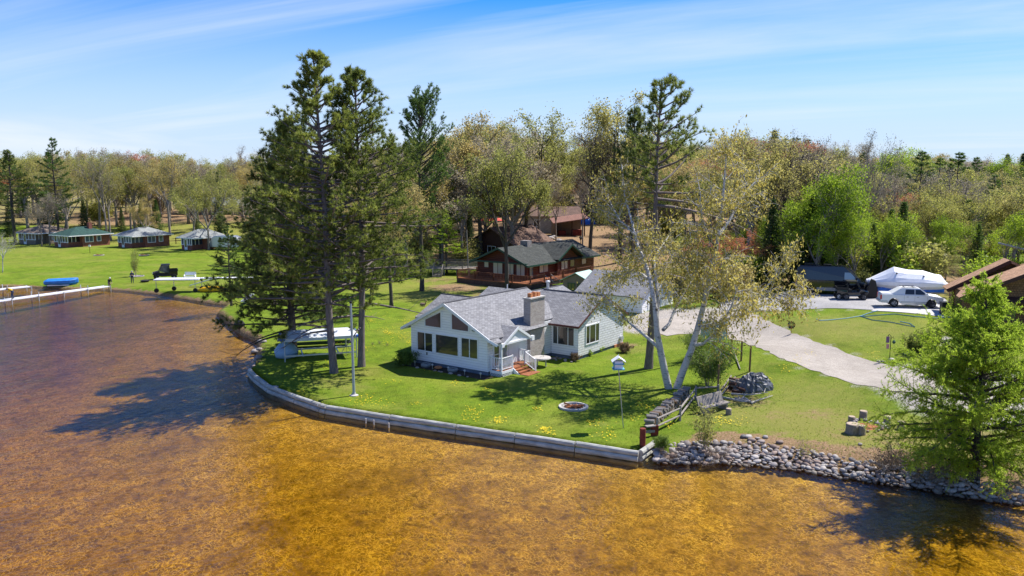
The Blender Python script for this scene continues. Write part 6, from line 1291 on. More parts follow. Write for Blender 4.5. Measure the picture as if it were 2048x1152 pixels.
# ------------------------------------------------------------------ vehicles
def wheel(par, x, y, R_, w, rim='chrome', side=-1):
    t = MB(); t.M = Mat.Translation((x, y, R_)) @ Mat.Rotation(math.pi / 2, 4, 'X')
    t.lathe([(R_ * .62, -w / 2), (R_ * .94, -w / 2), (R_, -w / 3), (R_, w / 3), (R_ * .94, w / 2), (R_ * .62, w / 2)], 22); wh = t.build('wheel', K['rubber'], par, smooth=False)
    t = MB(); t.M = Mat.Translation((x, y + side * (w / 2 - .03), R_)) @ Mat.Rotation(math.pi / 2, 4, 'X'); t.lathe([(.02, -.04), (R_ * .2, -.04), (R_ * .22, -.02), (R_ * .64, -.02), (R_ * .66, .02), (R_ * .6, .03), (.02, .03)], 18)
    rm = t.build('rim', K[rim], wh)
    t = MB()
    for k in range(6):
        a = k * math.pi / 3; t.cyl((x + math.cos(a) * R_ * .42, y + side * (w / 2 + .004), R_ + math.sin(a) * R_ * .42), (x + math.cos(a) * R_ * .42, y + side * (w / 2 - .02), R_ + math.sin(a) * R_ * .42), R_ * .09, 8)
    t.build('rim_hole', K['black'], rm); return wh
def loft(m, prof, ws):
    """side profile polygon list [(x,z)], half-width per vertex -> closed body"""
    n = len(prof); vs = [(x, -w, z) for (x, z), w in zip(prof, ws)] + [(x, w, z) for (x, z), w in zip(prof, ws)]
    m.add(vs, [tuple(range(n)), tuple(range(2 * n - 1, n - 1, -1))] + [(i, n + i, n + (i + 1) % n, (i + 1) % n) for i in range(n)])
def arch(cx, R_, n=8): return [(cx + R_ * math.cos(math.pi * (1 - k / n)), .38 + R_ * math.sin(math.pi * (1 - k / n))) for k in range(n + 1)]
def bevel(o, w=.03, seg=2):
    b = o.modifiers.new('bevel', 'BEVEL'); b.width = w; b.segments = seg; b.limit_method = 'ANGLE'; b.angle_limit = rad(30); return o
q = gp(1818, 613.5); q.z += .05
tk = T('pickup_truck', 'white crew-cab pickup truck with covered bed parked on the concrete apron', 'truck', q, rad(-13)); tk.scale = (.95, .95, .95)
# x forward, length 5.6
low = [(-2.75, .55), (-2.72, .42)] + [(-1.55 - .52, .38)] + arch(-1.55, .50)[1:-1] + [(-1.03, .38), (1.27, .38)] + arch(1.78, .50)[1:-1] + [(2.30, .38), (2.66, .40), (2.76, .55), (2.78, .95), (2.68, 1.05), (1.5, 1.22), (1.25, 1.22), (-.95, 1.22), (-2.68, 1.22), (-2.76, 1.1)]
m = MB(); loft(m, low, [.96 if 0 < i < len(low) - 1 else .92 for i in range(len(low))]); bd = bevel(m.build('body', K['pwhite'], tk), .05, 3)
m = MB()
for s in (-1, 1):
    m.box(-2.7, -2.1, s * .968 - .006, s * .968 + .006, .42, .62); m.box(-1.0, 1.25, s * .968 - .012, s * .968 + .012, .40, .60); m.box(2.32, 2.66, s * .968 - .006, s * .968 + .006, .44, .62)
m.build('silver_cladding', K['psilver'], tk)
cabp = [(-1.95, 1.2), (-1.0, 1.80), (-.8, 1.86), (.55, 1.86), (.75, 1.82), (1.55, 1.24), (1.5, 1.2)]
m = MB(); loft(m, cabp, [.90, .72, .70, .70, .72, .88, .90]); cb_ = bevel(m.build('cab', K['pwhite'], tk), .04, 2)
def sidewin(x0, x1, x2, x3, z0, z1, y0, y1, s): return [(x0, s * y0, z0), (x1, s * y0, z0), (x2, s * y1, z1), (x3, s * y1, z1)]
for s in (-1, 1):
    for P_ in (sidewin(-.62, .22, .22, -.55, 1.27, 1.72, .895, .762, s), sidewin(.3, 1.32, .75, .3, 1.27, 1.72, .895, .762, s)):
        m = MB(); m.prism(P_, (0, s * .012, .004)); m.build('side_window', K['glass_car'], tk)
m = MB(); m.prism([(1.5, -.78, 1.29), (1.5, .78, 1.29), (.83, .64, 1.79), (.83, -.64, 1.79)], (.02, 0, .02)); m.build('windscreen', K['glass_car'], tk)
m = MB(); m.box(-2.68, -1.7, -.86, .86, 1.215, 1.30); bevel(m.build('bed_cover', K['pwhite'], tk), .03)
m = MB()
for s in (-1, 1): m.tube([(-.9, s * .6, 1.86), (-.85, s * .6, 1.93), (.45, s * .6, 1.93), (.5, s * .6, 1.87)], .025, 6)
m.beam((-.6, -.6, 1.92), (-.6, .6, 1.92), .05, .03); m.beam((.2, -.6, 1.92), (.2, .6, 1.92), .05, .03); m.build('roof_rack', K['black'], tk)
for s in (-1, 1):
    m = MB(); m.box(2.6, 2.775, s * .78 - .16, s * .78 + .16, .74, .98); m.build('headlight', K['headlamp'], tk)
    m = MB(); m.box(-2.775, -2.68, s * .84 - .12, s * .84 + .12, .75, 1.15); m.build('tail_light', K['red'], tk)
    m = MB(); m.box(1.12, 1.32, s * 1.08 - .12, s * 1.08 + .12, 1.24, 1.42); m.build('mirror', K['pwhite'], tk)
    m = MB()
    for x in (-.68, .26, 1.38): m.box(x - .008, x + .008, s * .972 - .008, s * .972 + .008, .62, 1.2)
    for x in (-.5, .42): m.box(x, x + .2, s * .975 - .012, s * .975 + .012, 1.0, 1.05)
    m.build('door_seam', K['psilver'], tk)
    m = MB(); m.box(-.9, 1.15, s * 1.0 - .1, s * 1.0 + .06, .3, .36); m.build('running_board', K['psilver'], tk)
m = MB(); m.box(2.74, 2.80, -.55, .55, .68, .96); m.build('grille', K['chrome'], tk); m = MB(); m.box(2.7, 2.86, -.9, .9, .44, .66); bevel(m.build('bumper', K['psilver'], tk)); m = MB(); m.box(-2.86, -2.72, -.85, .85, .45, .62); m.build('rear_bumper', K['psilver'], tk)
for x in (-1.55, 1.78):
    for s in (-1, 1): wheel(tk, x, s * .86, .39, .26, 'chrome', s)
# black camper van
q = gp(1664, 588); vn = T('camper_van', 'black high-roof camper van parked against the trees', 'van', q, rad(-20)); vn.scale = (1.08, 1.08, 1.08)
lowv = [(-3.3, .5), (-3.25, .42), (-2.5, .4)] + arch(-1.95, .47)[1:-1] + [(-1.4, .4), (1.55, .4)] + arch(2.1, .47)[1:-1] + [(2.65, .4), (3.15, .42), (3.28, .6), (3.25, 1.05), (3.05, 1.2), (2.35, 1.42), (-3.28, 1.42)]
m = MB(); loft(m, lowv, [.98] * len(lowv)); bevel(m.build('body', K['pblack'], vn), .05, 2)
up2 = [(-3.28, 1.4), (-3.22, 2.55), (-3.0, 2.72), (.9, 2.74), (1.35, 2.62), (2.45, 1.45), (2.4, 1.4)]
m = MB(); loft(m, up2, [.975, .84, .74, .74, .8, .94, .97]); bevel(m.build('upper_body', K['pblack'], vn), .06, 3)
m = MB()
for s in (-1, 1): m.box(-3.2, -2.5, s * .985 - .008, s * .985 + .008, .42, .72); m.box(-1.4, 1.55, s * .985 - .008, s * .985 + .008, .42, .72)
m.build('grey_sill', flat('grey_sill', (.3, .31, .32), .4, .3), vn)
for s in (-1, 1):
    m = MB(); m.prism([(1.0, s * .975, 1.45), (2.2, s * .965, 1.47), (1.5, s * .88, 2.2), (1.0, s * .885, 2.2)], (0, s * .014, .004)); m.build('cab_window', K['glass_blue'], vn)
    m = MB(); m.box(-3.34, -3.26, s * .86 - .09, s * .86 + .09, .95, 1.45); m.build('tail_light', K['orange'], vn)
    m = MB(); m.box(3.15, 3.29, s * .75 - .18, s * .75 + .18, .8, 1.05); m.build('headlight', K['headlamp'], vn); m = MB(); m.box(1.95, 2.1, s * 1.12 - .1, s * 1.12 + .1, 1.45, 1.8); m.build('mirror', K['black'], vn)
m = MB(); m.prism([(2.38, -.86, 1.5), (2.38, .86, 1.5), (1.42, .76, 2.55), (1.42, -.76, 2.55)], (.015, 0, .015)); m.build('windscreen', K['glass_car'], vn)
m = MB(); m.box(-2.6, -1.7, -.45, .45, 2.74, 2.9); m.box(-.9, -.2, -.4, .4, 2.74, 2.86); bevel(m.build('roof_unit', K['black'], vn)); m = MB(); m.box(3.2, 3.3, -.5, .5, .7, 1.05); m.build('grille', K['black'], vn)
for x in (-1.95, 2.1):
    for s in (-1, 1): wheel(vn, x, s * .88, .37, .26, 'alum', s)
# utility vehicle
def utv(px, py, rz, label, body, sc_=1., six=False, rimc='chrome', cabd=False):
    q = gp(px, py); u = T('utility_vehicle', label, 'utility vehicle', q, rz); u.scale = (sc_,) * 3
    m = MB(); loft(m, [(-1.5, .55), (-1.35, .42), (.55, .4), (.9, .55), (1.55, .62), (1.5, .95), (.75, 1.15), (.6, .85), (-.45, .8), (-.5, 1.05), (-1.5, 1.05)], [.62, .62, .66, .62, .5, .5, .62, .68, .68, .68, .66]); bevel(m.build('body', body, u), .04)
    m = MB(); m.box(-1.55, -.55, -.68, .68, 1.05, 1.12); m.box(-1.55, -.55, -.7, -.64, 1.05, 1.32); m.box(-1.55, -.55, .64, .7, 1.05, 1.32); m.box(-1.55, -1.49, -.64, .64, 1.05, 1.32); m.box(-.6, -.54, -.64, .64, 1.05, 1.32); m.build('cargo_bed', K['black'], u)
    m = MB()
    for s in (-1, 1): m.tube([(.85, s * .6, 1.1), (.35, s * .58, 1.9), (-.5, s * .58, 1.92), (-.55, s * .62, 1.05)], .035, 6)
    for x_, z_ in ((.35, 1.89), (-.5, 1.9)): m.tube([(x_, -.6, z_), (x_, .6, z_)], .045, 6)
    m.build('roll_cage', K['black'], u); m = MB(); m.box(-.62, .45, -.64, .64, 1.9, 1.97); bevel(m.build('roof', K['black'], u), .03)
    m = MB(); m.box(-.4, -.05, -.55, .55, .8, 1.0); m.box(-.5, -.38, -.55, .55, .95, 1.5); m.build('seat', K['black'], u)
    m = MB(); m.prism([(.84, -.56, 1.14), (.84, .56, 1.14), (.42, .54, 1.86), (.42, -.54, 1.86)], (.015, 0, .01)); m.build('windscreen', K['glass_blue'], u)
    if cabd:
        for s in (-1, 1): m = MB(); m.prism([(-.45, s * .64, .85), (.75, s * .64, 1.1), (.36, s * .6, 1.86), (-.45, s * .6, 1.88)], (0, s * .02, 0)); m.build('side_window', K['glass'], u)
    for s in (-1, 1):
        m = MB(); m.box(1.42, 1.56, s * .36 - .1, s * .36 + .1, .78, .9); m.build('headlight', K['headlamp'], u); m = MB(); m.prism([(.72, s * .5, 1.0), (1.5, s * .45, .9), (1.5, s * .72, .86), (.72, s * .76, .95)], (0, 0, .05)); m.build('fender', body, u)
    for x in ((-1.3, -.62, 1.08) if six else (-1.05, 1.08)):
        for s in (-1, 1): wheel(u, x, s * .66, .34, .24, rimc, s)
    return u
utv(1702, 598.5, rad(-12), 'black six-wheeled utility vehicle parked in front of the van', K['pblack'], .95, True)
utv(331, 558, rad(205), 'dark enclosed utility vehicle on the far lawn near the rolled-up dock', flat('brown_black_paint', (.03, .022, .02), .2, 0, .1, 3, 0), 1.08, False, 'tan' if False else 'chrome', True)
m = MB(); q = gp(318, 560); m.box(-.6, .6, -.12, .12, .1, .2); m.box(-.65, -.55, -.3, .3, 0, .12); m.box(.55, .65, -.3, .3, 0, .12); solo('red_sled', m, K['red'], 'red attachment on the grass in front of the enclosed utility vehicle', 'attachment', q, rad(15))
# shrink-wrapped boat
q = gp(1812, 593); bt = T('wrapped_boat', 'boat in white shrink wrap on a trailer behind the white pickup', 'boat', q, rad(-10)); bt.scale = (.84, .84, .9); n = 16; vs = []; fs = []
st_ = [(-4.6, .25, 1.55, 1.7, 1.9), (-4.2, .8, 1.2, 1.75, 2.05), (-2.4, 1.2, .95, 1.75, 2.95), (-1.6, 1.3, .9, 1.75, 3.35), (0, 1.35, .85, 1.7, 3.05), (1.6, 1.35, .85, 1.7, 3.0), (3., 1.3, .9, 1.65, 2.6), (3.7, 1.2, .95, 1.6, 2.5), (4.4, .9, 1.0, 1.5, 1.7), (4.9, .5, 1.1, 1.35, 1.4)]
sec_ = lambda w, zb, zs, zt_: [(-w * .55, zb), (-w * .95, zb + (zs - zb) * .5), (-w, zs), (-w * .8, zs + (zt_ - zs) * .3), (-w * .45, zs + (zt_ - zs) * .68), (0, zt_), (w * .45, zs + (zt_ - zs) * .68), (w * .8, zs + (zt_ - zs) * .3), (w, zs), (w * .95, zb + (zs - zb) * .5), (w * .55, zb)]
ns = 11
for x, w, zb, zs, zt_ in st_: vs += [(x, y, z) for y, z in sec_(w, zb, zs, zt_)]
for i in range(len(st_) - 1):
    for k in range(ns): fs.append((i * ns + k, i * ns + (k + 1) % ns, (i + 1) * ns + (k + 1) % ns, (i + 1) * ns + k))
fs += [tuple(range(ns)), tuple(range(len(st_) * ns - 1, (len(st_) - 1) * ns - 1, -1))]
m = MB(); m.add(vs, fs); sw_o = m.build('shrink_wrap', K['wrap'], bt, smooth=False); bevel(sw_o, .12, 2)
m = MB(); m.prism([(-3.8, -.75, 1.15), (4.2, -.75, .98), (4., 0, .55), (-3.2, 0, .6)], (0, .01, 0)) if False else m.box(-3.4, 4., -.7, .7, .62, 1.05); m.build('hull', K['bluetarp'], bt)
for x, z in ((-1.4, 2.9), (1.6, 2.62)): m = MB(); m.box(x - .07, x + .07, -.78 - .12, -.78 + .1, z - .28, z - .16); m.build('wrap_vent', K['black'], bt)
m = MB(); m.beam((-4.6, 0, .45), (4.5, 0, .45), .14, .14); m.beam((-2, -1, .5), (-2, 1, .5), .12, .12); m.build('trailer_frame', K['metal'], bt)
for x in (-1.2, -.4): 
    for s in (-1, 1): wheel(bt, x, s * 1.0, .32, .2, 'alum', s)
q = gp(1742, 597); m = MB(); m.prism([(-.75, 0, 0), (.8, 0, 0), (.35, 0, 1.75), (.0, 0, 1.9)], (.1, .8, 0)); solo('folded_shade', m, K['black'], 'black draped tarp stand between the utility vehicle and the wrapped boat', 'tarp', q, rad(-10))
q = gp(1888, 629); bn_ = T('trash_bin', 'dark wheeled trash bin at the corner of the brown shingled house', 'trash bin', q, rad(-8)); m = MB(); m.prism([(-.3, -.33, 0), (.3, -.33, 0), (.3, .33, 0), (-.3, .33, 0)], (0, 0, 1.05)); m.build('bin', flat('dark_bin', (.03, .028, .03), .5), bn_); m = MB(); m.box(-.34, .34, -.38, .36, 1.05, 1.12); m.build('lid', K['black'], bn_)
# ------------------------------------------------------------------ far left: docks, boats, trailer, small things
def dock(pts, w, label, z=.55):
    P_ = [wl(*p[:2], z) for p in pts]; d_ = T('dock', label, 'dock', Vec((P_[0].x, P_[0].y, 0)))
    for a, b in zip(P_, P_[1:]):
        k = max(1, round((b - a).length / 3.2))
        for i in range(k):
            m = MB(); s, e = a.lerp(b, i / k) - d_.location, a.lerp(b, (i + 1) / k) - d_.location; dd = (e - s).normalized() * .03; m.beam(s + dd, e - dd, w, .1); m.build('deck_section', flat('white_dock', (.66, .67, .7), .6) if 'white_dock' not in bpy.data.materials else bpy.data.materials['white_dock'], d_)
            nn_ = Vec((-dd.y, dd.x, 0)).normalized() * (w / 2 + .06)
            for sg in (-1, 1):
                m = MB(); m.tube([s + nn_ * sg + Vec((0, 0, -1.6)), s + nn_ * sg + Vec((0, 0, .55 if i % 2 else .12))], .055, 7); m.build('dock_post', K['alum'], d_)
    return d_
dock([(214, 572.5), (-40, 607)], 1.3, 'long white dock reaching from the far lawn into the lake'); dock([(58, 573), (-40, 583)], 1.3, 'second pale dock behind the long white one')
def hull(label, cat, q, rz, L_, w, h, mat, name, extra=None):
    o = T(name, label, cat, q, rz); st2 = [(-.5, .75, .12, .75), (-.4, .95, .05, .95), (0, 1., .0, 1.), (.28, .82, .02, 1.02), (.42, .45, .1, 1.05), (.5, .08, .35, 1.02)]; vs = []; fs = []
    for x, ww, zb, zt_ in st2: vs += [(x * L_, y * ww * w / 2, z * h) for y, z in ((-.5, zb), (-.95, .35 + zb * .3), (-1, .72 * zt_), (-.5, .93 * zt_), (0, zt_), (.5, .93 * zt_), (1, .72 * zt_), (.95, .35 + zb * .3), (.5, zb))]
    for i in range(5):
        for k in range(9): fs.append((i * 9 + k, i * 9 + (k + 1) % 9, i * 9 + 9 + (k + 1) % 9, i * 9 + 9 + k))
    fs += [tuple(range(9)), tuple(range(53, 44, -1))]; m = MB(); m.add(vs, fs); m.build('cover', mat, o); m = MB(); m.box(-.4 * L_, .25 * L_, -.3 * w, .3 * w, -.02, .12 * h); m.build('hull', K['white'], o); return o
hull('boat under a bright blue cover on the far lawn by the dock', 'boat', gp(124, 569), rad(12), 4.2, 1.9, .95, flat('blue_boat_cover', (.03, .2, .62), .45, 0, .25, 2), 'covered_boat'); hull('boat under a white cover at the left edge of the far lawn', 'boat', gp(8, 568), rad(5), 5.6, 2.2, 1.15, K['canvas'], 'covered_boat')
q = gp(368, 583); rd = T('rolling_dock', 'section of rolling dock with black wheels pulled up on the far lawn', 'dock', q, rad(4)); m = MB(); m.box(-3.4, 2.2, -1., 1., 1.55, 1.68); m.box(2.2, 9., -.4, .8, 1.62, 1.72); m.build('deck_section', bpy.data.materials['white_dock'], rd)
for x, y in ((-3.1, -.9), (-1.5, .9), (1.7, -.9), (2., .9), (6., .5)):
    m = MB(); m.tube([(x, y, .3), (x, y, 1.55)], .045, 6); m.build('leg', K['metal'], rd); m = MB(); m.M = Mat.Translation((x, y, .28)) @ Mat.Rotation(math.pi / 2, 4, 'X'); m.lathe([(.1, -.1), (.28, -.1), (.28, .1), (.1, .1)], 14); m.build('wheel', K['rubber'], rd)
q = gp(427, 584); ky = T('yellow_kayak', 'yellow kayaks stacked on the shore beside the rolling dock', 'kayak', q, rad(8)); m = MB(); m.tube([(-2., 0, .25), (-1.2, 0, .35), (0, 0, .4), (1.2, 0, .35), (2., 0, .3)], [.06, .32, .4, .32, .06], 10); m.build('hull', K['yellow'], ky, smooth=True)
q = gp(416, 574); m = MB(); m.beam((-2.4, 0, .2), (1.4, .5, 1.3), .5, .1); solo('ramp', m, K['alum'], 'sloping aluminium ramp leaning on the rolling dock', 'ramp', q)
q = gp(290, 564); m = MB(); m.lathe([(.3, 0), (.55, .08), (.6, .22), (.35, .32), (.1, .2)], 14); solo('black_tube', m, K['rubber'], 'black tube lying on the far lawn right of the standing person', 'tube', q)
q = gp(380, 559); wb = T('white_bench', 'white wooden bench frame behind the rolling dock', 'bench', q); m = MB(); m.box(-.8, .8, -.25, .25, .42, .48); m.build('seat', K['white'], wb); m = MB(); m.box(-.8, .8, .25, .3, .6, 1.05); m.build('backrest', K['white'], wb)
for x in (-.75, .75): m = MB(); m.box(x - .04, x + .04, -.25, .3, 0, .7); m.build('leg', K['white'], wb)
q = gp(455, 499); cp = T('camper_trailer', 'rounded silver camper trailer beside the small brick cottage', 'trailer', q, rad(-8)); m = MB(); prof = [(-2.9, .5), (-3., 1.4), (-2.6, 2.3), (-1.9, 2.65), (1.6, 2.65), (2.4, 2.35), (2.85, 1.5), (2.8, .7), (2.3, .45)]; loft(m, prof, [1.05] * 9); bevel(m.build('body', flat('silver_trailer', (.5, .52, .55), .35, .6, .05, 2, 0), cp), .12, 3); window(cp, (-1.2, -1.05, 1.4), AX, NF, 1.2, .6, K['alum'], K['glass'], (), .06); window(cp, (.9, -1.05, 1.4), AX, NF, .9, .6, K['alum'], K['glass'], (), .06)
wheel(cp, 0, -.98, .33, .2, 'alum', -1)
for px, py, lab in ((198, 511, 'stone fire pit in the middle of the far lawn'), (288, 511, 'stone fire pit in front of the pale-roofed brick cottage')): ring_pit(px, py, .9, lab, rim=K['stone'])
q = gp(180, 506); fb = T('bird_feeder', 'post with a small birdhouse on the far lawn', 'birdhouse', q); m = MB(); m.tube([(0, 0, 0), (0, 0, 1.2)], .04, 6); m.build('post', K['darkwood'], fb); m = MB(); m.box(-.16, .16, -.16, .16, 1.2, 1.5); m.build('house', K['white'], fb); m = MB(); gable(m, 'v', 0, .16, .08, 1.66, .7, -.22, .22, .03); m.build('roof', K['darkwood'], fb)
q = gp(274, 553); m = MB(); m.lathe([(1., -.05), (1.02, .12), (.9, .14), (.85, .04)], 20); solo('stone_ring', m, K['stone'], 'low grey ring around the young sapling on the far lawn', 'edging', q)
# far fence by cottages
a, b = gp(338, 489), gp(366, 487); wf = T('wire_fence', 'two-post rail fence between the middle and right brick cottages', 'fence', a)
for t_ in (0., .5, 1.): m = MB(); p = (b - a) * t_; m.box(p.x - .07, p.x + .07, p.y - .07, p.y + .07, 0, 1.3); m.build('post', K['darkwood'], wf)
m = MB(); m.beam(Vec((0, 0, .7)), b - a + Vec((0, 0, .7)), .05, .1); m.build('rail', K['darkwood'], wf)
# ------------------------------------------------------------------ right lawn ornaments, hose, power pole
q = gp(1582, 668); wg = T('wind_spinner', 'round metal wind spinner on a thin stake in the oval lawn', 'wind spinner', q); h = zat(650, q.y) - q.z; m = MB(); m.tube([(0, 0, 0), (0, .03, h)], .025, 5); m.build('stake', K['rust'], wg)
for k in range(12): a = k * math.pi / 6; m = MB(); c, s = math.cos(a), math.sin(a); m.prism([(c * .06, 0, h + s * .06), (c * .3 - s * .08, -.03, h + s * .3 + c * .08), (c * .36, 0, h + s * .36), (c * .3 + s * .06, .03, h + s * .3 - c * .06)], (0, .02, 0)); m.build('blade', K['black'] if k % 3 else K['rust'], wg)
q = gp(1779, 722); fg = T('garden_flag', 'shepherd hook with two small red and white flags beside the driveway', 'flag', q); h = zat(672, q.y) - q.z; m = MB(); m.tube([(0, 0, 0), (0, 0, h), (-.15, 0, h + .12), (-.22, 0, h - .02)], .025, 6); m.tube([(0, 0, h - .2), (.18, 0, h - .05), (.22, 0, h - .2)], .02, 5); m.build('hook', K['black'], fg)
m = MB(); m.box(-.34, -.1, -.01, .01, h - .5, h - .04); m.build('flag_cloth', flat('blue_red_cloth', (.2, .1, .2), .8), fg); m = MB(); m.box(-.3, -.1, -.012, .012, h - .95, h - .6); m.build('flag_cloth', flat('red_white_cloth', (.55, .25, .25), .8, 0, .6, 9), fg); m = MB(); m.lathe([(.02, h - .6), (.12, h - .5), (.12, h - .4), (.02, h - .3)], 8, (.24, 0, 0)); m.build('hanging_ornament', K['greentrim'], fg)
rock('boulder', 'smooth grey boulder at the foot of the flag hook', 'boulder', gp(1783, 722) + Vec((0, 0, .1)), .5, 1., None)
for px, py, lab in ((1757, 724, 'left of two small dark stones on the driveway edge'), (1765, 724, 'right of two small dark stones on the driveway edge')): rock('rock', lab, 'rock', gp(px, py) + Vec((0, 0, .05)), .28, px, None)
P_ = [gp(*p) + Vec((0, 0, .05)) for p in ((1756,622),(1735,628),(1722,633),(1690,638),(1660,641),(1640,642),(1633,639))]; P2 = [gp(*p) + Vec((0, 0, .05)) for p in ((1720,633),(1745,641),(1780,645),(1805,650),(1830,655),(1820,648),(1800,644))]; P3 = [gp(*p) + Vec((0, 0, .05)) for p in ((1722,634),(1760,631),(1790,629),(1830,634),(1870,637),(1890,636))]
m = MB()
for L3 in (P_, P2, P3): m.tube([p - P_[0] for p in L3], .035, 5)
solo('garden_hose', m, K['hose'], 'long blue hose lying in loops across the oval lawn', 'hose', P_[0])
for i in range(40):
    px = 1806 + r2.uniform(0, 1) * 70; py = 708 - (px - 1806) * .36 + r2.uniform(-3, 3); rock('garden_stone', 'pale stone edging the gravel bed by the evergreen shrubs', 'rock', gp(px, py) + Vec((0, 0, .04)), r2.uniform(.15, .35), r2.uniform(0, 6), 'edging stones of the gravel bed')
q = gp(1857, 525); pp = T('power_pole', 'grey utility pole with one crossarm in the right-hand woods', 'utility pole', q); h = zat(392, q.y) - q.z; m = MB(); m.tube([(0, 0, -.3), (0, 0, h)], [.16, .11], 8); m.build('pole', K['greywood'], pp); m = MB(); m.box(-1.3, 1.3, -.06, .06, h - 1.05, h - .9); m.build('crossarm', K['greywood'], pp)
m = MB()
for x in (-1.1, 1.1): m.tube([(x + (38 * t_) * 1., 8 * t_, h - .85 - 2.6 * t_ * (1 - t_) * 1.) for t_ in np.linspace(0, 1, 12)], .02, 4)
m.build('power_line', K['black'], pp)
q = gp(1990, 560); m = MB(); m.tube([Vec((0, 0, 4.2)), Vec((2.2, -1., 3.6)), Vec((5.5, -2.5, 2.2))], [.1, .14, .18], 7); m.tube([Vec((5.5, -2.5, 2.2)), Vec((6.5, -2.9, -.2))], [.18, .2], 7); solo('fallen_trunk', m, flat('bleached_trunk', (.45, .42, .39), .9), 'bleached dead trunk leaning above the brown shingled house', 'dead tree', q)
gb = hl(2.62, 15.2); m = MB(); q = gp(1427, 685); m.box(-1.1, 1.1, -.05, .05, 0, 1.8); solo('metal_sheet', m, flat('pale_blue_sheet', (.4, .47, .52), .5, .2), 'pale blue-grey metal sheet standing behind the right birch trunk', 'panel', q, rad(-10))
# ------------------------------------------------------------------ people
def person(label, q, rz, J, mats, extra=None):
    """J: joints dict; grown as one skinned surface, coloured by nearest bone"""
    E = [('pel', 'waist', 0), ('waist', 'chest', 1), ('chest', 'neck', 1), ('neck', 'head', 2), ('head', 'top', 3)]
    for s in 'LR':
        E += [('chest', 'sh' + s, 1), ('sh' + s, 'el' + s, 1), ('el' + s, 'wr' + s, 1), ('wr' + s, 'pa' + s, 2), ('pel', 'hip' + s, 0), ('hip' + s, 'kn' + s, 0), ('kn' + s, 'an' + s, 0), ('an' + s, 'toe' + s, 4)]
    Rd = dict(pel=.15, waist=.145, chest=.17, neck=.065, head=.105, top=.07, sh=.085, el=.055, wr=.038, pa=.035, hip=.1, kn=.07, an=.05, toe=.045)
    J = {k: V3(v) for k, v in J.items()}
    for s in 'LR':
        d = (J['wr' + s] - J['el' + s]).normalized(); J['pa' + s] = J['wr' + s] + d * .07; side = d.cross(Vec((0, 0, 1)) if abs(d.z) < .9 else Vec((1, 0, 0))).normalized()
        for k in range(4): J[f'f{k}{s}'] = J['pa' + s] + d * (.075, .09, .085, .065)[k] + side * (k - 1.5) * .024 - Vec((0, 0, .012)); E.append(('pa' + s, f'f{k}{s}', 2)); Rd[f'f{k}'] = .009
        J['th' + s] = J['wr' + s] + d * .05 + side * .055; E.append(('wr' + s, 'th' + s, 2)); Rd['th'] = .011
    names = list(J); ix = {n: i for i, n in enumerate(names)}; me = bpy.data.meshes.new('person'); me.from_pydata([J[n] for n in names], [(ix[a], ix[b]) for a, b, _ in E], [])
    o = bpy.data.objects.new('person', me); col.objects.link(o); o.modifiers.new('skin', 'SKIN'); o.modifiers.new('sub', 'SUBSURF').levels = 1
    for n in names:
        k = n[:-1] if n[-1] in 'LR' else n; R_ = Rd[k]; me.skin_vertices[0].data[ix[n]].radius = (R_, R_)
    me.skin_vertices[0].data[ix['pel']].use_root = True
    dg = bpy.context.evaluated_depsgraph_get(); nm = bpy.data.meshes.new_from_object(o.evaluated_get(dg)); bpy.data.objects.remove(o)
    for mt in mats: nm.materials.append(mt)
    for p in nm.polygons:
        c = p.center; best = 9; bi = 0
        for a, b, k in E:
            A_, B_ = J[a], J[b]; d = B_ - A_; t_ = max(0, min(1, (c - A_).dot(d) / max(d.length_squared, 1e-9))); e = (c - A_ - d * t_).length
            if e < best: best = e; bi = k
        p.material_index = bi; p.use_smooth = True
    o = link('person', nm, None, q); o.rotation_euler = (0, 0, rz); tag(o, label, 'person')
    f = (J['top'] - J['head']).normalized(); hm = MB(); c = J['head'] + f * .07; fw = Vec((0, -1, 0)); fw = (fw - f * fw.dot(f)).normalized(); sd_ = f.cross(fw)
    for s in (-1, 1): hm.tube([c + fw * .085 + sd_ * s * .035 - f * .02, c + fw * .1 + sd_ * s * .035 - f * .02], .012, 6)
    hm.tube([c + fw * .085 - f * .03, c + fw * .125 - f * .055], [.012, .02], 6); hm.tube([c + fw * .09 - f * .09 - sd_ * .025, c + fw * .09 - f * .09 + sd_ * .025], .008, 5); hm.build('face', K['skin'], o)
    hr = MB(); hr.tube([c - f * .05 - fw * .03, c + f * .03 - fw * .02, c + f * .075], [.105, .11, .05], 10); hr.build('hat' if extra else 'hair', extra or K['hair'], o, smooth=True)
    return o
stand = dict(pel=(0,0,.92), waist=(0,0,1.06), chest=(0,0,1.3), neck=(0,0,1.46), head=(0,-.02,1.56), top=(0,-.02,1.7), shL=(.19,0,1.37), elL=(.25,-.05,1.12), wrL=(.1,-.24,1.12), shR=(-.19,0,1.37), elR=(-.25,-.05,1.12), wrR=(-.1,-.24,1.15), hipL=(.1,0,.88), knL=(.11,-.02,.48), anL=(.11,0,.08), toeL=(.12,-.15,.04), hipR=(-.1,0,.88), knR=(-.11,-.02,.48), anR=(-.12,.02,.08), toeR=(-.13,-.13,.04))
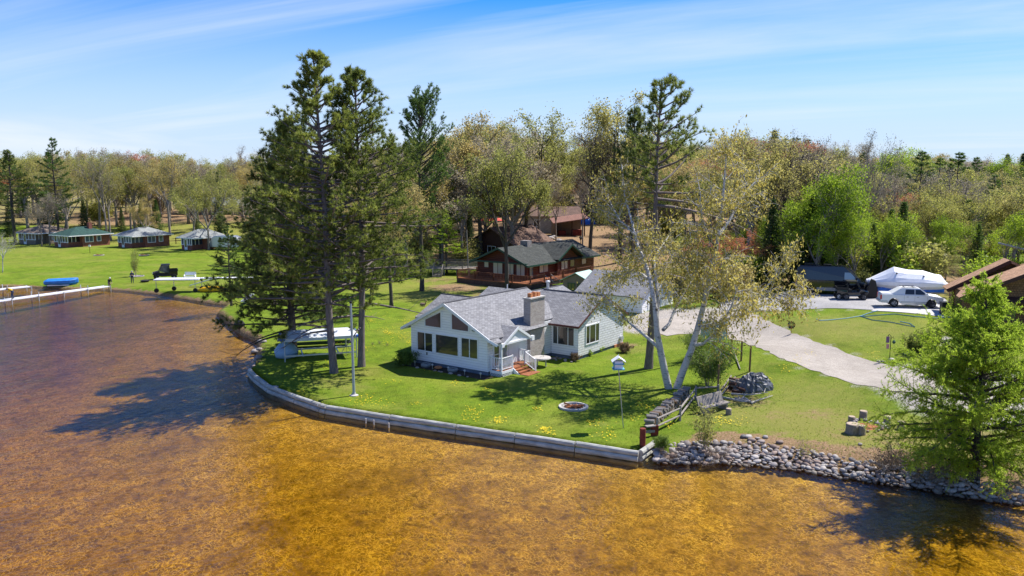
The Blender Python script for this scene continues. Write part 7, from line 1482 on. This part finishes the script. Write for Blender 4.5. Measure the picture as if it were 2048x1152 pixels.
person('person in navy jacket and jeans standing on the far lawn by the young sapling', gp(265, 566.5), .4, stand, [K['jeans'], K['jacket_n'], K['skin'], K['skin'], K['black']], flat('grey_hat', (.35, .36, .38), .8))
bent = dict(pel=(0,.1,.88), waist=(0,.04,1.02), chest=(0,-.2,1.2), neck=(0,-.36,1.26), head=(0,-.46,1.27), top=(0,-.58,1.24), shL=(.19,-.24,1.2), elL=(.24,-.36,.95), wrL=(.16,-.44,.72), shR=(-.19,-.24,1.2), elR=(-.24,-.36,.95), wrR=(-.16,-.46,.72), hipL=(.11,.08,.84), knL=(.13,-.05,.46), anL=(.13,.05,.08), toeL=(.14,-.1,.04), hipR=(-.11,.08,.84), knR=(-.13,-.02,.46), anR=(-.13,.1,.08), toeR=(-.14,-.05,.04))
q = wl(25, 598, .6); q.z = .6; person('person in yellow jacket bending over the outer part of the white dock', q, rad(-80), bent, [K['jeans'], K['jacket_y'], K['skin'], K['skin'], K['black']])
q = gp(219, 574.5); sit = dict(stand); lean = dict(pel=(0,.05,.9), waist=(0,.02,1.04), chest=(0,-.08,1.27), neck=(0,-.16,1.42), head=(0,-.22,1.52), top=(0,-.28,1.65), shL=(.19,-.1,1.33), elL=(.24,-.2,1.08), wrL=(.14,-.36,.95), shR=(-.19,-.1,1.33), elR=(-.24,-.2,1.08), wrR=(-.14,-.36,.95), hipL=(.1,.04,.86), knL=(.12,-.06,.47), anL=(.12,.06,.08), toeL=(.13,-.09,.04), hipR=(-.1,.04,.86), knR=(-.12,-.06,.47), anR=(-.12,.06,.08), toeR=(-.13,-.09,.04))
person('person in black jacket and camouflage trousers at the shore end of the white dock', q, rad(60), lean, [K['trouser'], K['jacket_k'], K['skin'], K['skin'], K['black']], flat('pale_cap', (.6, .6, .6), .8))
q = gp(221, 576); m = MB(); m.box(-.45, .45, -.3, .3, .02, .5); m.box(.1, .6, -.5, -.1, .02, .3); solo('tool_box', m, K['trouser'], 'brown and white gear boxes at the feet of the person at the dock end', 'gear', q, .3)
